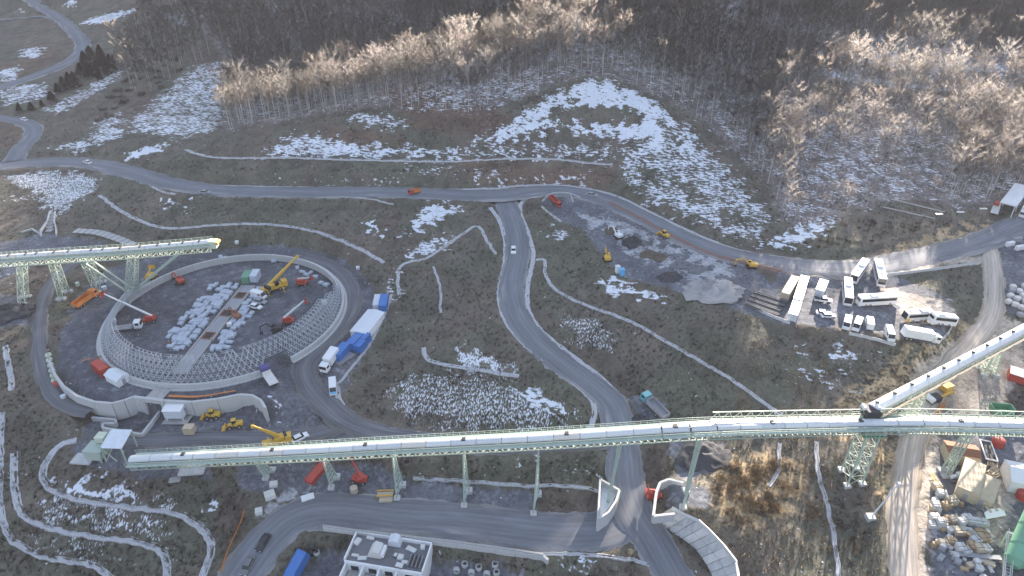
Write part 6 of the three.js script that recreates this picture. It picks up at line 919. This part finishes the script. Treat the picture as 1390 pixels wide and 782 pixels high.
yard('parts_rack', 'rack', 'white steel parts frame with tubes at the right of the yard', [1348, 700], 0.2, (o) => { part(o, 'plate', [extrude([[-2.6, 0], [2.4, 0], [2.8, 1.6], [-0.4, 2.0], [-2.2, 1.4]], 0.3, 0.04).rotateX(-1.2).translate(0, 0.3, 0.8)], MT.white); for (let k = 0; k < 6; k++) part(o, 'tube', [cyl(0.28, 0.28, 1.6, 10, -1.5 + k * 0.8, 0.5 + (k % 2) * 0.5, -1, Math.PI / 2)], k % 2 ? MT.tan : MT.steel); });
yard('pump_skid', 'machine', 'white machine skid beside the slim lattice tower', [1296, 650], 0.2, (o) => { part(o, 'base', [box(3, 0.25, 2, 0, 0.13, 0)], MT.steel); part(o, 'motor', [cyl(0.5, 0.5, 1.4, 12, -0.6, 0.8, 0, 0, Math.PI / 2)], MT.white); part(o, 'tank', [rbox(1.1, 1.3, 1.4, 0.15, 0.8, 0.9, 0)], MT.plastic); part(o, 'pipe', [bar([-1.2, 1, 0.6], [1.2, 1.6, 0.6], 0.18)], MT.lightblue); });
yard('pump_skid', 'machine', 'dark machine skid with white tank right of the slim tower', [1306, 658], 0.7, (o) => { part(o, 'base', [box(2.4, 0.25, 1.8, 0, 0.13, 0)], MT.dark); part(o, 'tank', [cyl(0.7, 0.7, 1.2, 14, 0.3, 0.8, 0)], MT.white); part(o, 'motor', [rbox(0.9, 0.8, 0.8, 0.1, -0.7, 0.6, 0)], MT.steel); });
yard('ladder', 'ladder', 'yellow ladder frame along the left edge of the material yard', [1270, 655], 1.5, (o) => { part(o, 'rail', [box(5, 0.12, 0.12, 0, 0.4, 0.4), box(5, 0.12, 0.12, 0, 0.4, -0.4)], MT.yellow); for (let k = 0; k < 9; k++) part(o, 'rung', [box(0.08, 0.08, 0.8, -2.2 + k * 0.55, 0.4, 0)], MT.yellow); });
yard('scrap_machine', 'machine', 'dark dismantled machine beside the valley road behind the inclined conveyor', [1266, 545], 0.3, (o) => { part(o, 'body', [rbox(3.4, 1.6, 2.2, 0.2, 0, 1.1, 0)], MT.dark); part(o, 'drum', [cyl(0.8, 0.8, 2.4, 14, -1.4, 1.4, 0, Math.PI / 2)], MT.white); part(o, 'arm', [bar([1, 1.4, 0.4], [4.6, 3.2, 1.2], 0.4)], MT.yellow); for (const x of [-1, 1]) for (const s of [-1, 1]) wheel(o, x, 0.5, s * 1.1, 0.5, 0.35); });
yard('yellow_hopper', 'hopper', 'bright yellow hopper behind the inclined conveyor tower', [1281, 532], 0.4, (o) => { part(o, 'bin', [extrude([[-0.8, 0.6], [0.8, 0.6], [1.5, 2.6], [-1.5, 2.6]], 2.6, 0.06)], MT.yellow); for (const x of [-0.9, 0.9]) for (const z of [-0.9, 0.9]) part(o, 'leg', [box(0.18, 0.9, 0.18, x, 0.4, z)], MT.yellow); });
yard('orange_beam', 'beam', 'long orange lattice beam lying across the dirt under the inclined conveyor', [1272, 562], 0.75, (o) => { part(o, 'chord', [box(10, 0.2, 0.2, 0, 0.3, 0.4), box(10, 0.2, 0.2, 0, 0.3, -0.4), box(10, 0.2, 0.2, 0, 1.0, 0)], MT.orange); const l = []; for (let k = 0; k < 10; k++) l.push(bar([-5 + k, 0.3, 0.4], [-4.5 + k, 1, 0], 0.1), bar([-4.5 + k, 1, 0], [-4 + k, 0.3, -0.4], 0.1)); part(o, 'lacing', l, MT.orange); });
stand(hut('low dark workshop hut with red front at the right edge', MT.red, MT.offwhite, 6, 4, 2.2, 0, 'shed', 'shed'), [1372, 512], [1396, 520]);
{ const labels = ['left white block stack on the island by the valley road', 'right white block stack on the island by the valley road', 'grey crate between the stacks on the island by the valley road']; [[1370, 334], [1383, 339], [1380, 328]].forEach(([px, py], k) => yard('block_stack', 'stack', labels[k], [px, py], 0.3, (o) => { for (let r = 0; r < 2; r++) for (let j = 0; j < 2; j++) part(o, 'block', [rbox(1.6, 0.75, 1.1, 0.05, (j - 0.5) * 1.7, 0.4 + r * 0.8, 0)], k === 2 ? MT.grey : MT.white); })); }
// rounded pale bags by the upper yard
[[1374, 392], [1383, 398], [1371, 404], [1380, 408], [1388, 404], [1377, 416], [1386, 420], [1368, 412], [1391, 412], [1384, 430], [1373, 397], [1390, 391]].forEach(([px, py]) => { const g = new RoundedBoxGeometry(1.9, 1.5, 1.8, 4, 0.5); solo('bulk_bag', clean(g), rnd() < 0.6 ? MT.offwhite : MT.grey, 'pale round bulk bag in the cluster beside the valley road at the right edge', 'bag', 'bulk bags at the right edge'); standAt(scene.children[scene.children.length - 1], [px, py], rr(0, 3), 0.7); });
// ------------------------------------------------------------ bushes and dark conifers
function bush(r, h, n, twig) {
  const pos = [], nor = []; for (let k = 0; k < n; k++) { const a = rr(0, 6.283), q = Math.sqrt(rnd()), b = V(Math.cos(a) * q * r * 0.7, rr(0, 0.3) * h, Math.sin(a) * q * r * 0.7), d = V(Math.cos(a) * 0.7 + rr(-0.6, 0.6), rr(0.4, 1.3), Math.sin(a) * 0.7 + rr(-0.6, 0.6)).normalize(), e = b.clone().addScaledVector(d, h * rr(0.5, 1)), s = d.clone().cross(V(rr(-1, 1), rr(-1, 1), rr(-1, 1))).normalize().multiplyScalar(twig); pos.push(b.x - s.x, b.y, b.z - s.z, b.x + s.x, b.y, b.z + s.z, e.x, e.y, e.z); const nn = d.clone().cross(s).normalize(); for (let i = 0; i < 3; i++) nor.push(nn.x, nn.y, nn.z); }
  const g = new THREE.BufferGeometry(); g.setAttribute('position', new THREE.Float32BufferAttribute(pos, 3)); g.setAttribute('normal', new THREE.Float32BufferAttribute(nor, 3)); return g;
}
const bramble = mat(0.42, 0.31, 0.20, 1), bushKinds = [0, 1, 2, 3].map(() => bush(rr(1.2, 1.7), rr(0.8, 1.3), 170, 0.022));
const scatter = (px, n, label, group, m, s0, s1) => { const poly = flat(px), b = bounds(poly, 0); for (let k = 0, t = 0; k < n && t < n * 30; t++) { const x = rr(b[0], b[1]), z = rr(b[2], b[3]); if (!inside(poly, x, z)) continue; k++; const o = solo('bramble_bush', bushKinds[k % 4], m, label, 'bush', group); o.position.set(x, height(x, z) - 0.1, z); o.rotation.y = rr(0, 6.28); o.scale.setScalar(rr(s0, s1)); } };
scatter([[962, 640], [1050, 620], [1090, 650], [1065, 695], [1010, 715], [970, 690]], 72, 'low brown bramble bush on the sunlit mound right of the panel wall', 'brambles on the sunlit mound', bramble, 0.8, 1.6);
scatter([[1125, 560], [1180, 512], [1262, 462], [1300, 445], [1250, 520], [1190, 590]], 34, 'dry straw coloured tuft on the bank beside the coach yard and valley road', 'tufts on the valley road bank', mat(0.50, 0.38, 0.22, 1), 0.5, 1.1);
scatter([[1085, 640], [1175, 640], [1170, 770], [1100, 770]], 36, 'low brown bush on the steep slope left of the valley road', 'bushes on the steep slope', bramble, 0.5, 1.0);
scatter([[120, 190], [160, 150], [215, 125], [245, 95], [250, 60], [200, 60], [170, 110], [120, 150]], 60, 'bare brown shrub on the rough slope at the upper left', 'shrubs on the upper left slope', mat(0.32, 0.27, 0.245, 1), 1.0, 2.4);
scatter([[1060, 320], [1150, 300], [1250, 300], [1330, 296], [1220, 330], [1110, 340]], 40, 'brown shrub on the slope between the wood and the coach yard road', 'shrubs above the coach yard road', bramble, 0.6, 1.3);
const needle = mat(0.12, 0.15, 0.115, 1), conifers = [0, 1, 2].map(() => { const pos = [], nor = [], H = rr(6.5, 9.5); for (let k = 0; k < 900; k++) { const f = Math.pow(rnd(), 0.8), y = H * (0.08 + 0.9 * f), R = Math.pow(1 - f, 0.7) * H * 0.33 + 0.2, a = rr(0, 6.283), q = Math.sqrt(rnd()) * R, b = V(Math.cos(a) * q * 0.5, y + 0.3, Math.sin(a) * q * 0.5), e = V(Math.cos(a) * q, y - rr(0, 0.4), Math.sin(a) * q), s = V(-Math.sin(a), 0.3, Math.cos(a)).multiplyScalar(rr(0.1, 0.22)); pos.push(b.x - s.x, b.y - s.y, b.z - s.z, b.x + s.x, b.y + s.y, b.z + s.z, e.x, e.y, e.z); const n = e.clone().sub(b).cross(s).normalize(); for (let i = 0; i < 3; i++) nor.push(n.x, n.y, n.z); } const g = new THREE.BufferGeometry(); g.setAttribute('position', new THREE.Float32BufferAttribute(pos, 3)); g.setAttribute('normal', new THREE.Float32BufferAttribute(nor, 3)); return { g, H }; });
[[118, 92], [126, 84], [132, 97], [138, 78], [142, 92], [124, 104], [148, 100], [112, 104], [136, 108], [96, 116], [88, 122], [80, 126], [104, 118], [72, 138], [58, 145], [44, 150], [28, 152], [150, 86], [158, 94]].forEach(([px, py], k) => { const c = conifers[k % 3], near = px < 108, o = thing('conifer', near ? 'dark green conifer in the belt above the hairpin road' : 'dark green conifer in the clump below the upper road bend', 'tree', near ? 'conifers above the hairpin' : 'conifers below the upper road bend'); part(o, 'trunk', [rod([0, -0.5, 0], [0, c.H * 0.9, 0], 0.2, 0.05, 6)], barkMat); part(o, 'crown', c.g, needle); standAt(o, [px, py], rr(0, 6), 0); { const s = near && px < 80 ? rr(0.4, 0.7) : rr(0.7, 1.15), w = rr(1.5, 2.1); o.scale.set(s * w, s, s * w); } });
// safety fences: thin orange netting along a few edges
for (const [pts, label] of [[[[300, 780], [312, 745], [326, 715], [332, 696]], 'orange netting fence on the bank above the lower bend'], [[[112, 492], [128, 489], [142, 484]], 'thin orange cord fence at the left of the dome ring'], [[[230, 540], [270, 541], [320, 533]], 'thin orange cord fence above the wall in front of the dome']]) { const o = thing('netting_fence', label, 'fence'), c = curveOf(flat(pts), 2.5); c.forEach((p, i) => { p.y = height(p.x, p.z); part(o, 'stake', [box(0.08, 1.2, 0.08, p.x, p.y + 0.5, p.z)], MT.wood); if (i) { const a = c[i - 1]; part(o, 'net', [bar([a.x, a.y + 0.7, a.z], [p.x, p.y + 0.7, p.z], 0.04, 0.7)], MT.orange); } }); }
// red earth berm beside the haul road
{ const p = curveOf(flat([[828, 276], [870, 298], [920, 325], [970, 347], [1030, 362], [1060, 368]]), 2); p.forEach((q) => { q.y = height(q.x, q.z); q.x += 0.3 * noise(q.x, q.z); }); structure(ribbon('earth_berm', p, [[-1.5, -0.3], [-0.8, 0.5], [0, 0.8], [0.8, 0.5], [1.5, -0.3]], textured([0.20, 0.125, 0.105], 0.5, 0.95, 1, 1), 4)); }
// ------------------------------------------------------------ winter grass: tufts over the slopes, and loose stones
{
  const road = new Uint8Array(RW * RH), stampR = (x, z, r) => { for (let j = Math.floor(z - r - RZ0); j <= z + r - RZ0; j++) for (let i = Math.floor(x - r - RX0); i <= x + r - RX0; i++) if (i >= 0 && j >= 0 && i < RW && j < RH && Math.hypot(i + RX0 - x, j + RZ0 - z) <= r) road[j * RW + i] = 1; };
  for (const r of ROADS) for (const q of r.line) stampR(q.x, q.z, r.width / 2 + 1.2);
  const tuft = (n, h, w) => { const pos = [], nor = []; for (let k = 0; k < n; k++) { const a = k * 2.4 + rr(0, 1), b = V(Math.cos(a) * 0.12, -0.05, Math.sin(a) * 0.12), e = V(Math.cos(a) * rr(0.2, 0.45), h * rr(0.6, 1), Math.sin(a) * rr(0.2, 0.45)), s = V(-Math.sin(a), 0, Math.cos(a)).multiplyScalar(w); pos.push(b.x - s.x, b.y, b.z - s.z, b.x + s.x, b.y, b.z + s.z, e.x, e.y, e.z); for (let i = 0; i < 3; i++) nor.push(Math.cos(a) * 0.6, 0.8, Math.sin(a) * 0.6); } const g = new THREE.BufferGeometry(); g.setAttribute('position', new THREE.Float32BufferAttribute(pos, 3)); g.setAttribute('normal', new THREE.Float32BufferAttribute(nor, 3)); return g; };
  const put = (name, label, cat, g, m, n, colour, s0, s1, ok) => {
    const im = new THREE.InstancedMesh(g, m, n), mm = M4(), q = new THREE.Quaternion(), c = new THREE.Color(); let k = 0;
    for (let t = 0; t < n * 6 && k < n; t++) {
      const py = 100 + 690 * Math.pow(rnd(), 0.9), px = rr(-10, 1400), e = at0(px, py); if (!e || !ok(e[0], e[2])) continue;
      const s = rr(s0, s1); im.setMatrixAt(k, mm.compose(V(e[0], e[1], e[2]), q.setFromAxisAngle(UP, rr(0, 6.28)), V(s, s * rr(0.7, 1.3), s))); im.setColorAt(k, colour(c)); k++;
    }
    im.count = k; im.name = name; im.userData = { label, category: cat, kind: 'stuff' }; shadowy(im); scene.add(im);
  };
  // ground points spread as evenly over the place as it is seen
  function at0(px, py) { const d = ray(px, py); let e = 0; let x, z; for (let i = 0; i < 7; i++) { const t = (e - EYE) / d[1]; x = d[0] * t; z = d[2] * t; if (z > GZ[0] || z < -420 || Math.abs(x) > 490) return null; e = lerp(e, height(x, z), 0.8); } return [x, height(x, z), z]; }
  const open = (x, z) => { const i = Math.round(x - RX0), j = Math.round(z - RZ0); return i > 0 && j > 0 && i < RW && j < RH && !road[j * RW + i] && sample(Z.gravel, x, z) < -0.3 && sample(Z.tan, x, z) < 0 && sample(Z.pale, x, z) < 0; };
  put('grass_tufts', 'dry winter grass tufts scattered over the slopes', 'grass', tuft(9, 0.42, 0.05), mat(1, 1, 1, 1), 20000, (c) => { const k = Math.pow(rnd(), 1.6); return c.setRGB(lerp(0.09, 0.27, k), lerp(0.082, 0.23, k), lerp(0.06, 0.16, k)); }, 0.6, 1.7, (x, z) => open(x, z) && sample(SNOW, x, z) < 0.5 && noise(x * 0.06, z * 0.06) + 0.5 * noiseB(x * 0.3, z * 0.3) > -0.55);
  const st = new THREE.IcosahedronGeometry(0.16, 0); st.scale(1.2, 0.7, 1);
  put('loose_stones', 'loose pale stones and snow crumbs strewn over the ground', 'stones', clean(st), mat(1, 1, 1, 0.9), 900, (c) => { const k = rnd(); return c.setRGB(lerp(0.2, 0.7, k), lerp(0.2, 0.72, k), lerp(0.2, 0.76, k)); }, 0.4, 1.6, (x, z) => noise(x * 0.05 + 9, z * 0.05) > 0.0);
}
// ------------------------------------------------------------ two workers on the dome floor
{
  const { MarchingCubes } = await import('three/addons/objects/MarchingCubes.js');
  const bodyOf = (bones, k) => { // one skin over tapered bones, joined smoothly
    const R = 56, mc = new MarchingCubes(R, new THREE.MeshBasicMaterial(), false, false, 60000), S = 2.1, half = S / 2, cy = 0.92; mc.isolation = 0;
    for (let z = 0; z < R; z++) for (let y = 0; y < R; y++) for (let x = 0; x < R; x++) {
      const p = V((x / R * 2 - 1) * half, (y / R * 2 - 1) * half + cy, (z / R * 2 - 1) * half); let d = 1;
      for (const [a, b, r0, r1] of bones) { const ab = V(b[0] - a[0], b[1] - a[1], b[2] - a[2]), ap = V(p.x - a[0], p.y - a[1], p.z - a[2]), t = clamp(ap.dot(ab) / (ab.lengthSq() || 1)), q = ap.addScaledVector(ab, -t).length() - lerp(r0, r1, t), h = clamp(0.5 + 0.5 * (d - q) / k); d = lerp(d, q, h) - k * h * (1 - h); }
      mc.field[x + y * R + z * R * R] = -d;
    }
    mc.update(); const n = mc.count, g = new THREE.BufferGeometry(); g.setAttribute('position', new THREE.BufferAttribute(mc.positionArray.slice(0, n * 3), 3)); g.setAttribute('normal', new THREE.BufferAttribute(mc.normalArray.slice(0, n * 3), 3)); g.scale(half, half, half); g.translate(0, cy, 0); return g;
  };
  const hand = (x, y, z, s) => { const l = [rbox(0.035, 0.09, 0.075, 0.015, x, y, z)]; [0.065, 0.078, 0.08, 0.072].forEach((len, i) => { const zz = z + (i - 1.5) * 0.02; l.push(rod([x, y - 0.04, zz], [x + 0.006, y - 0.04 - len * 0.5, zz], 0.0095, 0.009, 6), rod([x + 0.006, y - 0.04 - len * 0.5, zz], [x + 0.026, y - 0.04 - len, zz], 0.009, 0.007, 6)); }); l.push(rod([x, y + 0.01, z + s * 0.035], [x + 0.03, y - 0.045, z + s * 0.055], 0.011, 0.008, 6)); return l.map((g) => { g.deleteAttribute('uv'); return g; }); };
  const skin = mat(0.45, 0.28, 0.2, 0.7), cloth = mat(0.05, 0.06, 0.10, 0.9);
  for (const [p, yaw, vest, label] of [[[288, 465], 0.6, mat(0.55, 0.70, 0.06, 0.8), 'person in a yellow green safety vest standing by the tunnel strip'], [[231, 469], 2.4, mat(0.75, 0.22, 0.04, 0.8), 'person in an orange safety vest walking on the dome floor']]) {
    const walk = /walking/.test(label) ? 0.16 : 0.04, o = thing('person', label, 'person');
    const g = bodyOf([[[0, 0.95, 0], [0, 1.2, 0], 0.15, 0.14], [[0, 1.2, 0], [0, 1.4, 0], 0.15, 0.13], [[0, 1.4, -0.14], [0, 1.4, 0.14], 0.08, 0.08], [[0, 1.42, 0], [0, 1.55, 0], 0.06, 0.055], [[0.01, 1.62, 0], [0.015, 1.68, 0], 0.095, 0.1], [[0.1, 1.63, 0], [0.115, 1.61, 0], 0.02, 0.02],
      [[0, 1.4, 0.19], [-0.02, 1.14, 0.25], 0.06, 0.048], [[-0.02, 1.14, 0.25], [0.08, 0.9, 0.25], 0.046, 0.036], [[0, 1.4, -0.19], [-0.04, 1.14, -0.25], 0.06, 0.048], [[-0.04, 1.14, -0.25], [0.04, 0.9, -0.25], 0.046, 0.036],
      [[0, 0.94, 0.09], [walk, 0.5, 0.1], 0.095, 0.065], [[walk, 0.5, 0.1], [walk * 0.8, 0.08, 0.1], 0.062, 0.045], [[walk * 0.8, 0.05, 0.1], [walk * 0.8 + 0.17, 0.04, 0.11], 0.05, 0.04], [[0, 0.94, -0.09], [-walk * 0.4, 0.5, -0.1], 0.095, 0.065], [[-walk * 0.4, 0.5, -0.1], [-walk * 1.6, 0.08, -0.1], 0.062, 0.045], [[-walk * 1.6, 0.05, -0.1], [-walk * 1.6 + 0.17, 0.04, -0.11], 0.05, 0.04]], 0.04);
    part(o, 'body', mergeGeometries([g, ...hand(0.085, 0.83, 0.25, -1), ...hand(0.045, 0.83, -0.25, 1)]), cloth);
    part(o, 'face', [cyl(0.085, 0.092, 0.14, 12, 0.022, 1.635, 0), rbox(0.03, 0.04, 0.03, 0.01, 0.125, 1.635, 0)], skin);
    part(o, 'vest', [clean(new THREE.LatheGeometry([[0.17, 0.92], [0.185, 1.05], [0.18, 1.25], [0.16, 1.42], [0.08, 1.5]].map(([x, y]) => new THREE.Vector2(x, y)), 18).scale(1, 1, 1.12))], vest);
    part(o, 'helmet', [clean(new THREE.SphereGeometry(0.13, 16, 8, 0, 6.283, 0, 1.5).translate(0.01, 1.69, 0)), cyl(0.145, 0.145, 0.015, 16, 0.025, 1.695, 0)], MT.white);
    standAt(o, p, yaw);
  }
}

renderer.render(scene, camera);
